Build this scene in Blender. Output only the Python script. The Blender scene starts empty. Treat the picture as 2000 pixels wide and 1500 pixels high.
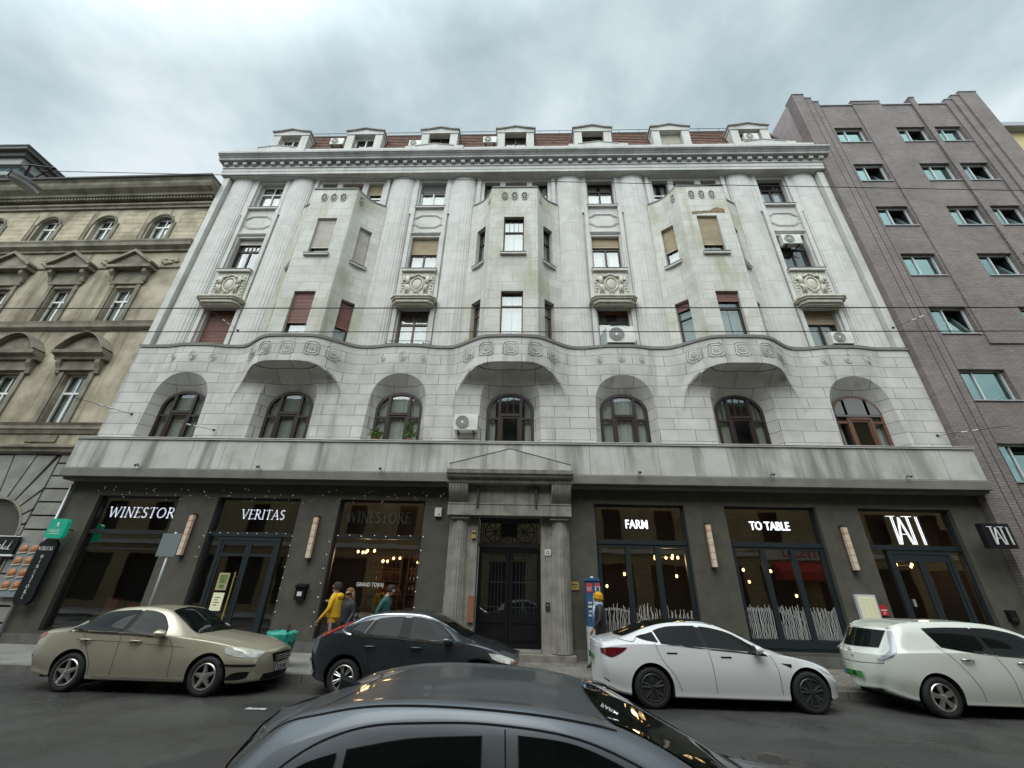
import bpy, bmesh, math, random
from mathutils import Vector, Matrix
from mathutils.bvhtree import BVHTree
S = bpy.context.scene
COL = S.collection
R = math.radians
PI = math.pi
random.seed(7)

# ---------------- camera ----------------
pi_, yw, ro = 0.4634175, -0.03905516, 0.02485548
cp, sp, cy_, sy_ = math.cos(pi_), math.sin(pi_), math.cos(yw), math.sin(yw)
fwd = Vector((sy_*cp, cy_*cp, sp)); rt = Vector((cy_, -sy_, 0)); up = rt.cross(fwd)
c_, s_ = math.cos(ro), math.sin(ro)
ax, ay = c_*rt + s_*up, -s_*rt + c_*up
cam_d = bpy.data.cameras.new('Camera')
cam = bpy.data.objects.new('Camera', cam_d); COL.objects.link(cam)
cam.matrix_world = Matrix(((ax.x, ay.x, -fwd.x, 0), (ax.y, ay.y, -fwd.y, 0), (ax.z, ay.z, -fwd.z, 1.9), (0, 0, 0, 1)))
cam_d.sensor_width = 36; cam_d.lens = 14.562
cam_d.clip_start = 0.05; cam_d.clip_end = 2000
S.camera = cam

# ---------------- sky, sun, exposure ----------------
SUN_EL, SUN_AZ = 52, 200        # azimuth measured from +Y clockwise: behind the camera, a little to the left
W = bpy.data.worlds.new('World'); S.world = W; W.use_nodes = True
nt = W.node_tree; nt.nodes.clear()
def N(nt, t, **k):
    n = nt.nodes.new(t)
    for a, v in k.items():
        if a == 'i':
            for q, w in v.items(): n.inputs[q].default_value = w
        else: setattr(n, a, v)
    return n
def ramp(nt, pts, interp='LINEAR'):
    n = nt.nodes.new('ShaderNodeValToRGB'); n.color_ramp.interpolation = interp
    e = n.color_ramp.elements
    while len(e) < len(pts): e.new(0.5)
    for q, (p, c) in zip(e, pts):
        q.position = p; q.color = (*c, 1) if len(c) == 3 else c
    return n
L = nt.links.new
out = N(nt, 'ShaderNodeOutputWorld'); bg = N(nt, 'ShaderNodeBackground', i={'Strength': 0.1})
sky = N(nt, 'ShaderNodeTexSky', sky_type='NISHITA', sun_disc=False, sun_elevation=R(SUN_EL), sun_rotation=R(SUN_AZ))
tc = N(nt, 'ShaderNodeTexCoord')
# clouds lie on a flat layer: project the view direction on a plane overhead
sep = N(nt, 'ShaderNodeSeparateXYZ'); L(tc.outputs['Generated'], sep.inputs[0])
zc = N(nt, 'ShaderNodeMath', operation='MAXIMUM', i={1: 0.06}); za = N(nt, 'ShaderNodeMath', operation='ADD', i={1: 0.22}); L(sep.outputs[2], za.inputs[0]); L(za.outputs[0], zc.inputs[0])
dx = N(nt, 'ShaderNodeMath', operation='DIVIDE'); L(sep.outputs[0], dx.inputs[0]); L(zc.outputs[0], dx.inputs[1])
dy = N(nt, 'ShaderNodeMath', operation='DIVIDE'); L(sep.outputs[1], dy.inputs[0]); L(zc.outputs[0], dy.inputs[1])
cmb = N(nt, 'ShaderNodeCombineXYZ'); L(dx.outputs[0], cmb.inputs[0]); L(dy.outputs[0], cmb.inputs[1])
n1 = N(nt, 'ShaderNodeTexNoise', i={'Scale': 3.0, 'Detail': 9.0, 'Roughness': 0.56, 'Distortion': 0.1}); L(cmb.outputs[0], n1.inputs['Vector'])
n2 = N(nt, 'ShaderNodeTexNoise', i={'Scale': 1.3, 'Detail': 3.0, 'Roughness': 0.5}); L(cmb.outputs[0], n2.inputs['Vector'])
ad = N(nt, 'ShaderNodeMath', operation='MULTIPLY_ADD', i={1: 0.40}); L(n2.outputs['Fac'], ad.inputs[0])
ml = N(nt, 'ShaderNodeMath', operation='MULTIPLY', i={1: 0.62}); L(n1.outputs['Fac'], ml.inputs[0]); L(ml.outputs[0], ad.inputs[2])
cr = ramp(nt, [(0.40, (2.95, 3.65, 3.9)), (0.48, (3.65, 4.4, 4.7)), (0.54, (4.35, 5.1, 5.4)), (0.62, (5.4, 6.0, 6.25))])
L(ad.outputs[0], cr.inputs[0])
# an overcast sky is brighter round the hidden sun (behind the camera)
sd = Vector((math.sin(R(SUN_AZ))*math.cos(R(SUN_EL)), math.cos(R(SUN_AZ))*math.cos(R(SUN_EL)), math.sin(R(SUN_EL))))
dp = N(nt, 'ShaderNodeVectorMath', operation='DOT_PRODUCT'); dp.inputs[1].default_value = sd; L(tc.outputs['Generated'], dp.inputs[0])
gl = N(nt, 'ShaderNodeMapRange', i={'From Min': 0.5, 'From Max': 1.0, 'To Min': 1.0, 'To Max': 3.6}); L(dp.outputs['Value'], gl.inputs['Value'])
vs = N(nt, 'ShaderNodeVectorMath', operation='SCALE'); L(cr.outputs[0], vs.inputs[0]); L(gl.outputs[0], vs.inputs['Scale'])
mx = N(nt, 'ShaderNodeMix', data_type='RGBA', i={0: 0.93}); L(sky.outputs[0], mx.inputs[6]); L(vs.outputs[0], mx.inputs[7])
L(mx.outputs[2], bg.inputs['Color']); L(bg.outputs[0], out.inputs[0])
sl = bpy.data.lights.new('Sun', 'SUN'); sl.energy = 1.5; sl.angle = R(60); sl.color = (1.0, 0.965, 0.92)
so = bpy.data.objects.new('Sun', sl); COL.objects.link(so); so.location = (-10, -20, 40)
so.rotation_euler = (-sd).to_track_quat('-Z', 'Y').to_euler()
S.view_settings.view_transform = 'Standard'; S.view_settings.look = 'None'
S.view_settings.exposure = 0.62; S.view_settings.gamma = 1.0
S.cycles.max_bounces = 6; S.cycles.transparent_max_bounces = 12
S.cycles.caustics_reflective = False; S.cycles.caustics_refractive = False
S.cycles.sample_clamp_indirect = 4.0
S.cycles.use_denoising = True

# ---------------- materials ----------------
MATS = {}
def mat(name, col, rough=0.6, metal=0.0, spec=0.5, col2=None, ns=2.0, nd=6.0, stretch=(1, 1, 1), lo=0.4, hi=0.65,
        bump=0.0, bs=30.0, coat=0.0, emit=None, es=1.0, stain=None, st_lo=0.52, st_hi=0.75, brick=None, r2=None,
        streak=None, flake=0.0, plane='xz', cracks=False):
    m = bpy.data.materials.new(name); m.use_nodes = True; MATS[name] = m
    t = m.node_tree; l = t.links.new
    b = t.nodes['Principled BSDF']
    b.inputs['Base Color'].default_value = (*col, 1); b.inputs['Roughness'].default_value = rough
    b.inputs['Metallic'].default_value = metal; b.inputs['Specular IOR Level'].default_value = spec
    if coat: b.inputs['Coat Weight'].default_value = coat; b.inputs['Coat Roughness'].default_value = 0.04
    if emit: b.inputs['Emission Color'].default_value = (*emit, 1); b.inputs['Emission Strength'].default_value = es
    tcn = N(t, 'ShaderNodeTexCoord')
    cur = None
    def mix(fac, a, bcol):
        x = N(t, 'ShaderNodeMix', data_type='RGBA'); l(fac, x.inputs[0])
        if a is None: x.inputs[6].default_value = (*col, 1)
        else: l(a, x.inputs[6])
        if isinstance(bcol, tuple): x.inputs[7].default_value = (*bcol, 1)
        else: l(bcol, x.inputs[7])
        return x.outputs[2]
    def noise(sc, det, st, lo_, hi_, off=0.0, ro=0.55):
        mp = N(t, 'ShaderNodeMapping'); mp.inputs['Scale'].default_value = st; mp.inputs['Location'].default_value = (off, off*2, off)
        l(tcn.outputs['Object'], mp.inputs[0])
        nn = N(t, 'ShaderNodeTexNoise', i={'Scale': sc, 'Detail': det, 'Roughness': ro}); l(mp.outputs[0], nn.inputs['Vector'])
        mr = N(t, 'ShaderNodeMapRange', i={'From Min': lo_, 'From Max': hi_}); l(nn.outputs['Fac'], mr.inputs['Value'])
        return mr.outputs[0]
    if col2:
        nf = noise(ns, nd, stretch, lo, hi)
        cur = mix(nf, cur, col2)
        if r2 is not None:
            rr = N(t, 'ShaderNodeMapRange', i={'To Min': rough, 'To Max': r2}); l(nf, rr.inputs['Value']); l(rr.outputs[0], b.inputs['Roughness'])
    if stain:
        cur = mix(noise(0.55, 8, (1, 1, 1), st_lo, st_hi, 3.3, 0.62), cur, stain)
    if streak:
        scol, sx, slo, shi = streak
        cur = mix(noise(1.0, 6, (sx, sx, 0.22), slo, shi, 7.7), cur, scol)
    if cracks:
        vo = N(t, 'ShaderNodeTexVoronoi', feature='DISTANCE_TO_EDGE', i={'Scale': 0.42}); wn = N(t, 'ShaderNodeTexNoise', i={'Scale': 1.7, 'Detail': 6.0}); l(tcn.outputs['Object'], wn.inputs['Vector'])
        va = N(t, 'ShaderNodeVectorMath', operation='ADD'); l(tcn.outputs['Object'], va.inputs[0]); l(wn.outputs['Color'], va.inputs[1]); l(va.outputs[0], vo.inputs['Vector'])
        cm = N(t, 'ShaderNodeMapRange', i={'From Min': 0.002, 'From Max': 0.010, 'To Min': 0.6, 'To Max': 0.0}); l(vo.outputs['Distance'], cm.inputs['Value'])
        cur = mix(cm.outputs[0], cur, (0.02, 0.02, 0.02))
        cur = mix(noise(75, 2, (1, 1, 1), 0.50, 0.72, 5.0, 0.7), cur, (0.12, 0.117, 0.11))
        cur = mix(noise(22, 3, (1, 1, 1), 0.48, 0.75, 31.0, 0.7), cur, (0.085, 0.082, 0.075))
        cur = mix(noise(60, 2, (1, 1, 1), 0.55, 0.75, 15.0, 0.7), cur, (0.022, 0.022, 0.021))
        cur = mix(noise(0.35, 2, (1, 1, 1), 0.56, 0.575, 21.0, 0.3), cur, (0.050, 0.049, 0.046))
    hgt = None
    if brick:
        bw, bh, ms, mcol, tint, off = brick
        sp_ = N(t, 'ShaderNodeSeparateXYZ'); l(tcn.outputs['Object'], sp_.inputs[0])
        cb = N(t, 'ShaderNodeCombineXYZ')
        l(sp_.outputs[{'x': 0, 'y': 1, 'z': 2}[plane[0]]], cb.inputs[0]); l(sp_.outputs[{'x': 0, 'y': 1, 'z': 2}[plane[1]]], cb.inputs[1])
        av = N(t, 'ShaderNodeVectorMath', operation='ADD'); av.inputs[1].default_value = (off[0], off[1], 0); l(cb.outputs[0], av.inputs[0])
        bt = N(t, 'ShaderNodeTexBrick', offset=0.43, i={'Scale': 1.0, 'Mortar Size': ms, 'Mortar Smooth': 0.3, 'Bias': 0.0, 'Brick Width': bw, 'Row Height': bh})
        bt.inputs['Color1'].default_value = (1, 1, 1, 1); bt.inputs['Color2'].default_value = (tint, tint, tint*0.99, 1); bt.inputs['Mortar'].default_value = (1, 1, 1, 1)
        l(av.outputs[0], bt.inputs['Vector'])
        mm = N(t, 'ShaderNodeMix', data_type='RGBA', blend_type='MULTIPLY'); mm.inputs[0].default_value = 1.0
        if cur is None: mm.inputs[6].default_value = (*col, 1)
        else: l(cur, mm.inputs[6])
        l(bt.outputs['Color'], mm.inputs[7]); cur = mm.outputs[2]
        cur = mix(bt.outputs['Fac'], cur, mcol)
        hgt = bt.outputs['Fac']
    if cur is not None: l(cur, b.inputs['Base Color'])
    if bump or hgt is not None:
        bp = N(t, 'ShaderNodeBump', i={'Strength': bump or 0.3, 'Distance': 0.01})
        nn = N(t, 'ShaderNodeTexNoise', i={'Scale': bs, 'Detail': 4.0}); l(tcn.outputs['Object'], nn.inputs['Vector'])
        if hgt is not None:
            sb = N(t, 'ShaderNodeMath', operation='MULTIPLY_ADD', i={1: -1.2}); l(hgt, sb.inputs[0]); l(nn.outputs['Fac'], sb.inputs[2])
            l(sb.outputs[0], bp.inputs['Height'])
        else: l(nn.outputs['Fac'], bp.inputs['Height'])
        l(bp.outputs[0], b.inputs['Normal'])
    if flake:
        v = N(t, 'ShaderNodeTexNoise', i={'Scale': 900.0, 'Detail': 1.0}); l(tcn.outputs['Object'], v.inputs['Vector'])
        bp = N(t, 'ShaderNodeBump', i={'Strength': flake, 'Distance': 0.001}); l(v.outputs['Fac'], bp.inputs['Height']); l(bp.outputs[0], b.inputs['Normal'])
    return m
def glass(name, tint, extra, rough=0.02, refl=(0.95, 1.0, 0.99)):
    m = bpy.data.materials.new(name); m.use_nodes = True; t = m.node_tree; t.nodes.clear(); l = t.links.new
    o = N(t, 'ShaderNodeOutputMaterial'); tr = N(t, 'ShaderNodeBsdfTransparent'); tr.inputs[0].default_value = (*tint, 1)
    g = N(t, 'ShaderNodeBsdfGlossy'); g.inputs[0].default_value = (*refl, 1); g.inputs['Roughness'].default_value = rough
    # old float panes are slightly wavy
    tcn = N(t, 'ShaderNodeTexCoord'); nn = N(t, 'ShaderNodeTexNoise', i={'Scale': 1.6, 'Detail': 1.0}); l(tcn.outputs['Object'], nn.inputs['Vector'])
    bp = N(t, 'ShaderNodeBump', i={'Strength': 0.03, 'Distance': 0.05}); l(nn.outputs['Fac'], bp.inputs['Height']); l(bp.outputs[0], g.inputs['Normal'])
    f = N(t, 'ShaderNodeFresnel'); ge = N(t, 'ShaderNodeNewGeometry'); ir = N(t, 'ShaderNodeMapRange', i={'To Min': 1.5, 'To Max': 0.6667}); l(ge.outputs['Backfacing'], ir.inputs['Value']); l(ir.outputs[0], f.inputs['IOR']); a = N(t, 'ShaderNodeMath', operation='ADD', i={1: extra}, use_clamp=True); l(f.outputs[0], a.inputs[0])
    x = N(t, 'ShaderNodeMixShader'); l(a.outputs[0], x.inputs[0]); l(tr.outputs[0], x.inputs[1]); l(g.outputs[0], x.inputs[2]); l(x.outputs[0], o.inputs[0])
    MATS[name] = m; return m

ST = (0.545, 0.53, 0.50); ST2 = (0.45, 0.44, 0.41)
mat('stone_ashlar', ST, 0.85, col2=ST2, ns=1.3, stain=(0.37, 0.36, 0.33), st_lo=0.54, st_hi=0.8, brick=(1.25, 0.434, 0.012, (0.16, 0.155, 0.145), 0.86, (0.3, 0.16)), bump=0.25,
    streak=((0.30, 0.29, 0.26), 2.2, 0.56, 0.78))
mat('stone_oriel', (0.56, 0.545, 0.50), 0.85, col2=(0.47, 0.465, 0.42), ns=1.1, stain=(0.36, 0.35, 0.25), st_lo=0.50, st_hi=0.72, brick=(0.95, 0.434, 0.008, (0.27, 0.265, 0.24), 0.93, (0.0, 0.16)), bump=0.2,
    streak=((0.33, 0.31, 0.205), 1.6, 0.52, 0.75))
mat('stone_smooth', (0.55, 0.535, 0.50), 0.85, col2=(0.47, 0.46, 0.435), ns=1.6, stain=(0.35, 0.35, 0.32), st_lo=0.52, st_hi=0.8, bump=0.15, streak=((0.36, 0.355, 0.32), 3.5, 0.55, 0.85))
mat('stone_column', (0.56, 0.545, 0.515), 0.85, col2=(0.48, 0.47, 0.445), ns=2.0, bump=0.15, streak=((0.35, 0.345, 0.31), 6.0, 0.52, 0.85), stain=(0.40, 0.395, 0.34), st_lo=0.55, st_hi=0.8, brick=(400.0, 1.78, 0.010, (0.30, 0.29, 0.265), 0.97, (100, 0.1)))
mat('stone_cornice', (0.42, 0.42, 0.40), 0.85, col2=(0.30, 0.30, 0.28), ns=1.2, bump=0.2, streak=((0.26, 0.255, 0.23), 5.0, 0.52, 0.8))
mat('stone_canopy', (0.52, 0.515, 0.475), 0.85, col2=(0.43, 0.425, 0.385), ns=1.0, stain=(0.33, 0.335, 0.29), st_lo=0.5, st_hi=0.7, brick=(1.15, 30.0, 0.010, (0.19, 0.185, 0.165), 0.9, (0.2, 12.0)), bump=0.2,
    streak=((0.20, 0.20, 0.17), 1.8, 0.47, 0.68))
mat('stone_fascia', (0.17, 0.165, 0.14), 0.85, col2=(0.13, 0.125, 0.105), ns=1.5, bump=0.15)
mat('stone_cream', (0.56, 0.53, 0.45), 0.85, col2=(0.42, 0.40, 0.33), ns=4, bump=0.2)
mat('stone_portal', (0.28, 0.265, 0.23), 0.88, col2=(0.19, 0.18, 0.15), ns=3, bump=0.3, streak=((0.15, 0.14, 0.12), 7.0, 0.5, 0.75))
mat('sill_metal', (0.12, 0.10, 0.095), 0.5)
mat('stucco_olive', (0.085, 0.080, 0.062), 0.9, col2=(0.066, 0.062, 0.048), ns=2.5, bump=0.25, bs=60, stain=(0.115, 0.107, 0.085), st_lo=0.55, st_hi=0.8)
mat('stucco_plinth', (0.13, 0.125, 0.115), 0.9, col2=(0.09, 0.087, 0.08), ns=2.5, bump=0.2)
mat('stone_step', (0.24, 0.22, 0.18), 0.8, col2=(0.15, 0.14, 0.12), ns=4, bump=0.3)
mat('wood_dark', (0.022, 0.013, 0.011), 0.4, spec=0.3, col2=(0.035, 0.02, 0.016), ns=5, stretch=(4, 4, 0.5))
mat('wood_brown', (0.13, 0.062, 0.035), 0.45, col2=(0.08, 0.04, 0.024), ns=5, stretch=(4, 4, 0.5))
mat('frame_white', (0.75, 0.75, 0.72), 0.5, col2=(0.6, 0.6, 0.56), ns=3)
mat('frame_black', (0.014, 0.014, 0.014), 0.4)
mat('frame_blue', (0.013, 0.020, 0.024), 0.45)
mat('frame_alu', (0.55, 0.57, 0.57), 0.4)
mat('blind_brown', (0.20, 0.085, 0.062), 0.6, col2=(0.15, 0.065, 0.05), ns=2)
mat('blind_beige', (0.42, 0.34, 0.22), 0.7, col2=(0.34, 0.27, 0.17), ns=2)
mat('blind_white', (0.52, 0.49, 0.43), 0.7, col2=(0.44, 0.41, 0.35), ns=2)
mat('curtain', (0.46, 0.45, 0.42), 0.95)
mat('curtain_grey', (0.34, 0.34, 0.29), 0.95)
mat('room_dark', (0.03, 0.028, 0.026), 0.9)  # near-black: the shade of unlit interiors is put into the colour
glass('glass_flat', (0.75, 0.8, 0.79), 0.09)
glass('glass_shop', (0.66, 0.70, 0.68), 0.20)
glass('glass_green', (0.45, 0.72, 0.66), 0.34, refl=(0.72, 1.0, 0.94))
mat('iron', (0.02, 0.019, 0.018), 0.55)
mat('iron_rust', (0.06, 0.035, 0.025), 0.7)
mat('roof_tile', (0.22, 0.105, 0.07), 0.85, col2=(0.13, 0.075, 0.055), ns=3, brick=(0.3, 0.22, 0.02, (0.06, 0.03, 0.022), 0.7, (0, 0)), bump=0.6)
mat('roof_dark', (0.07, 0.06, 0.055), 0.8)
mat('ac_white', (0.62, 0.61, 0.56), 0.5, col2=(0.5, 0.49, 0.44), ns=3)
mat('ac_grey', (0.16, 0.16, 0.155), 0.6)
mat('leaf', (0.07, 0.16, 0.03), 0.6, col2=(0.17, 0.25, 0.05), ns=9)
mat('bark', (0.07, 0.05, 0.03), 0.9)
mat('terracotta', (0.25, 0.10, 0.055), 0.9)
mat('old_stucco', (0.44, 0.39, 0.29), 0.92, col2=(0.28, 0.245, 0.175), ns=0.9, nd=9, stain=(0.16, 0.135, 0.09), st_lo=0.48, st_hi=0.7, bump=0.4, bs=25, streak=((0.11, 0.09, 0.06), 2.5, 0.5, 0.75))
mat('old_stucco_pale', (0.50, 0.43, 0.31), 0.92, col2=(0.34, 0.29, 0.195), ns=1.6, nd=9, stain=(0.15, 0.125, 0.085), st_lo=0.52, st_hi=0.75, bump=0.4, bs=25, brick=(3.0, 0.3, 0.012, (0.12, 0.10, 0.07), 0.92, (0, 0.05)))
mat('old_trim', (0.24, 0.215, 0.16), 0.92, col2=(0.125, 0.112, 0.082), ns=1.6, nd=8, bump=0.3)
mat('old_rustic', (0.27, 0.265, 0.24), 0.92, col2=(0.19, 0.185, 0.165), ns=1.6, nd=8, bump=0.3)
mat('old_rustic_dark', (0.07, 0.067, 0.06), 0.95)
mat('brick_grey', (0.25, 0.212, 0.196), 0.85, col2=(0.185, 0.155, 0.142), ns=0.8, brick=(0.25, 0.083, 0.010, (0.11, 0.092, 0.092), 0.78, (0, 0)), bump=0.5, stain=(0.17, 0.15, 0.135), st_lo=0.5, st_hi=0.75)
mat('brick_grey_side', (0.36, 0.30, 0.29), 0.9, col2=(0.29, 0.24, 0.235), ns=2)
mat('brick_dark', (0.075, 0.055, 0.055), 0.85)
mat('metal_cap', (0.30, 0.31, 0.33), 0.5)
mat('yellow_wall', (0.52, 0.43, 0.22), 0.9, col2=(0.44, 0.36, 0.18), ns=1)
mat('tower_wall', (0.30, 0.30, 0.285), 0.8)
mat('tower_dark', (0.085, 0.08, 0.075), 0.7)
mat('tower_glass', (0.16, 0.24, 0.26), 0.15, spec=0.8)
mat('asphalt', (0.058, 0.056, 0.052), 0.50, col2=(0.045, 0.044, 0.041), ns=0.7, nd=9, bump=0.7, bs=140, r2=0.20, stain=(0.075, 0.072, 0.066), st_lo=0.5, st_hi=0.72, cracks=True)
mat('pavement_grey', (0.24, 0.23, 0.21), 0.8, col2=(0.16, 0.155, 0.14), ns=1.2, nd=8, bump=0.3, bs=70)
mat('pavers', (0.27, 0.25, 0.21), 0.8, col2=(0.135, 0.125, 0.10), ns=2, nd=6, bump=0.5, brick=(0.2, 0.1, 0.012, (0.06, 0.055, 0.045), 0.8, (0, 0)), plane='xy')
mat('kerb', (0.20, 0.19, 0.17), 0.8, col2=(0.13, 0.125, 0.11), ns=2, bump=0.3, brick=(0.9, 5, 0.012, (0.05, 0.05, 0.045), 0.9, (0, 2)), plane='xy')
mat('paint_white', (0.55, 0.55, 0.52), 0.7, col2=(0.2, 0.2, 0.19), ns=12, lo=0.45, hi=0.6)
mat('cast_iron', (0.06, 0.056, 0.05), 0.5, bump=0.6, bs=40)
mat('wire', (0.022, 0.022, 0.024), 0.5)
mat('galv', (0.42, 0.44, 0.44), 0.45, metal=0.5)
mat('sign_back', (0.24, 0.28, 0.28), 0.5, metal=0.3)
mat('letter_lit', (0.9, 0.9, 0.9), 0.5, emit=(0.93, 0.97, 1.0), es=1.0)
mat('letter_lilac', (0.9, 0.9, 0.9), 0.5, emit=(0.80, 0.80, 1.0), es=0.85)
mat('letter_grey', (0.20, 0.205, 0.19), 0.5)
mat('letter_white', (0.75, 0.75, 0.73), 0.6)
mat('black_panel', (0.006, 0.006, 0.007), 0.5, spec=0.25)
mat('green_sign', (0.0, 0.135, 0.085), 0.4, emit=(0.0, 0.30, 0.18), es=0.35)
mat('plate_white', (0.62, 0.63, 0.62), 0.5)
mat('plate_green', (0.05, 0.30, 0.06), 0.5)
mat('plate_blue', (0.02, 0.05, 0.35), 0.5)
mat('ink', (0.015, 0.015, 0.018), 0.6)
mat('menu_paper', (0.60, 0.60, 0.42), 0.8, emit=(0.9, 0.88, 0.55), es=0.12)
mat('red_paint', (0.45, 0.02, 0.03), 0.5)
mat('red_wall', (0.16, 0.028, 0.02), 0.7)
mat('brass', (0.55, 0.40, 0.13), 0.4, metal=0.6)
mat('bulb', (1, 0.8, 0.5), 0.5, emit=(1.0, 0.56, 0.20), es=7.0)
mat('fairy', (1, 1, 0.9), 0.5, emit=(1.0, 0.9, 0.68), es=0.5)
mat('lamp_panel', (0.50, 0.43, 0.35), 0.6, col2=(0.46, 0.24, 0.13), ns=1.0, stretch=(1, 1, 3.2), lo=0.52, hi=0.62, emit=(1.0, 0.62, 0.36), es=0.06)
mat('wood_floor', (0.10, 0.055, 0.03), 0.5)
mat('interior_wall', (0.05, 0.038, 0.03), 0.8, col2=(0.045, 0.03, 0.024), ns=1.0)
mat('shelf_wood', (0.12, 0.05, 0.025), 0.6)
mat('tyre', (0.018, 0.018, 0.018), 0.75, bump=0.2, bs=60)
mat('rim_alloy', (0.52, 0.51, 0.47), 0.28, metal=0.85)
mat('rim_dark', (0.045, 0.045, 0.048), 0.35, metal=0.4)
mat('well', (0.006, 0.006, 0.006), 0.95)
mat('car_glass', (0.006, 0.009, 0.008), 0.03, spec=0.14)
mat('car_trim', (0.010, 0.010, 0.010), 0.5, spec=0.2)
mat('chrome', (0.7, 0.7, 0.7), 0.12, metal=1.0)
mat('paint_gold', (0.50, 0.45, 0.34), 0.32, metal=0.4, coat=0.8, flake=0.08, col2=(0.46, 0.415, 0.31), ns=1.5)
mat('paint_gunmetal', (0.042, 0.049, 0.060), 0.24, metal=0.5, coat=1.0, flake=0.03)
mat('paint_pearl', (0.78, 0.79, 0.78), 0.3, coat=1.0)
mat('paint_cream', (0.72, 0.74, 0.67), 0.3, coat=1.0, col2=(0.66, 0.68, 0.61), ns=1.2)
mat('paint_slate', (0.145, 0.16, 0.175), 0.36, metal=0.55, coat=0.45, flake=0.05, col2=(0.12, 0.135, 0.148), ns=2)
mat('lens_clear', (0.58, 0.58, 0.50), 0.08, spec=0.9, coat=1.0, col2=(0.42, 0.42, 0.37), ns=9, lo=0.45, hi=0.6)
mat('lens_smoke', (0.36, 0.37, 0.42), 0.12, spec=0.8, coat=1.0)
mat('film_white', (0.50, 0.52, 0.50), 0.7)
mat('lens_red', (0.42, 0.012, 0.02), 0.12, coat=1.0)
mat('lens_red_dark', (0.12, 0.008, 0.012), 0.12, coat=1.0)
mat('bin_green', (0.0, 0.16, 0.10), 0.5, col2=(0.0, 0.11, 0.07), ns=5)
mat('bag_teal', (0.03, 0.33, 0.25), 0.4, bump=0.4, bs=20)
mat('skin', (0.42, 0.24, 0.17), 0.6)
mat('hair_dark', (0.02, 0.014, 0.01), 0.7)
mat('hair_blond', (0.22, 0.13, 0.055), 0.7, col2=(0.12, 0.07, 0.03), ns=20)
mat('cloth_yellow', (0.70, 0.40, 0.01), 0.8, bump=0.4, bs=12)
mat('cloth_black', (0.012, 0.012, 0.016), 0.6, bump=0.5, bs=14)
mat('cloth_teal', (0.025, 0.10, 0.095), 0.8, bump=0.4, bs=12)
mat('cloth_denim', (0.03, 0.04, 0.07), 0.9)
mat('cloth_pale', (0.35, 0.47, 0.58), 0.9, bump=0.3)
mat('knit_yellow', (0.60, 0.30, 0.01), 0.9, bump=0.6, bs=60)
mat('totem_white', (0.60, 0.61, 0.60), 0.6, col2=(0.4, 0.42, 0.42), ns=8)
mat('totem_blue', (0.03, 0.09, 0.20), 0.5)
mat('sticker_red', (0.50, 0.06, 0.06), 0.6)
mat('food_orange', (0.52, 0.21, 0.08), 0.6, col2=(0.20, 0.06, 0.03), ns=20)
mat('food_cone', (0.55, 0.48, 0.36), 0.7)
mat('bottle_dark', (0.01, 0.02, 0.008), 0.2)
mat('awning_red', (0.40, 0.02, 0.02), 0.8)
mat('opp_stucco', (0.36, 0.28, 0.16), 0.9, col2=(0.28, 0.21, 0.12), ns=0.8, brick=(1.3, 0.45, 0.015, (0.14, 0.11, 0.07), 0.9, (0, 0)))

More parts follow.
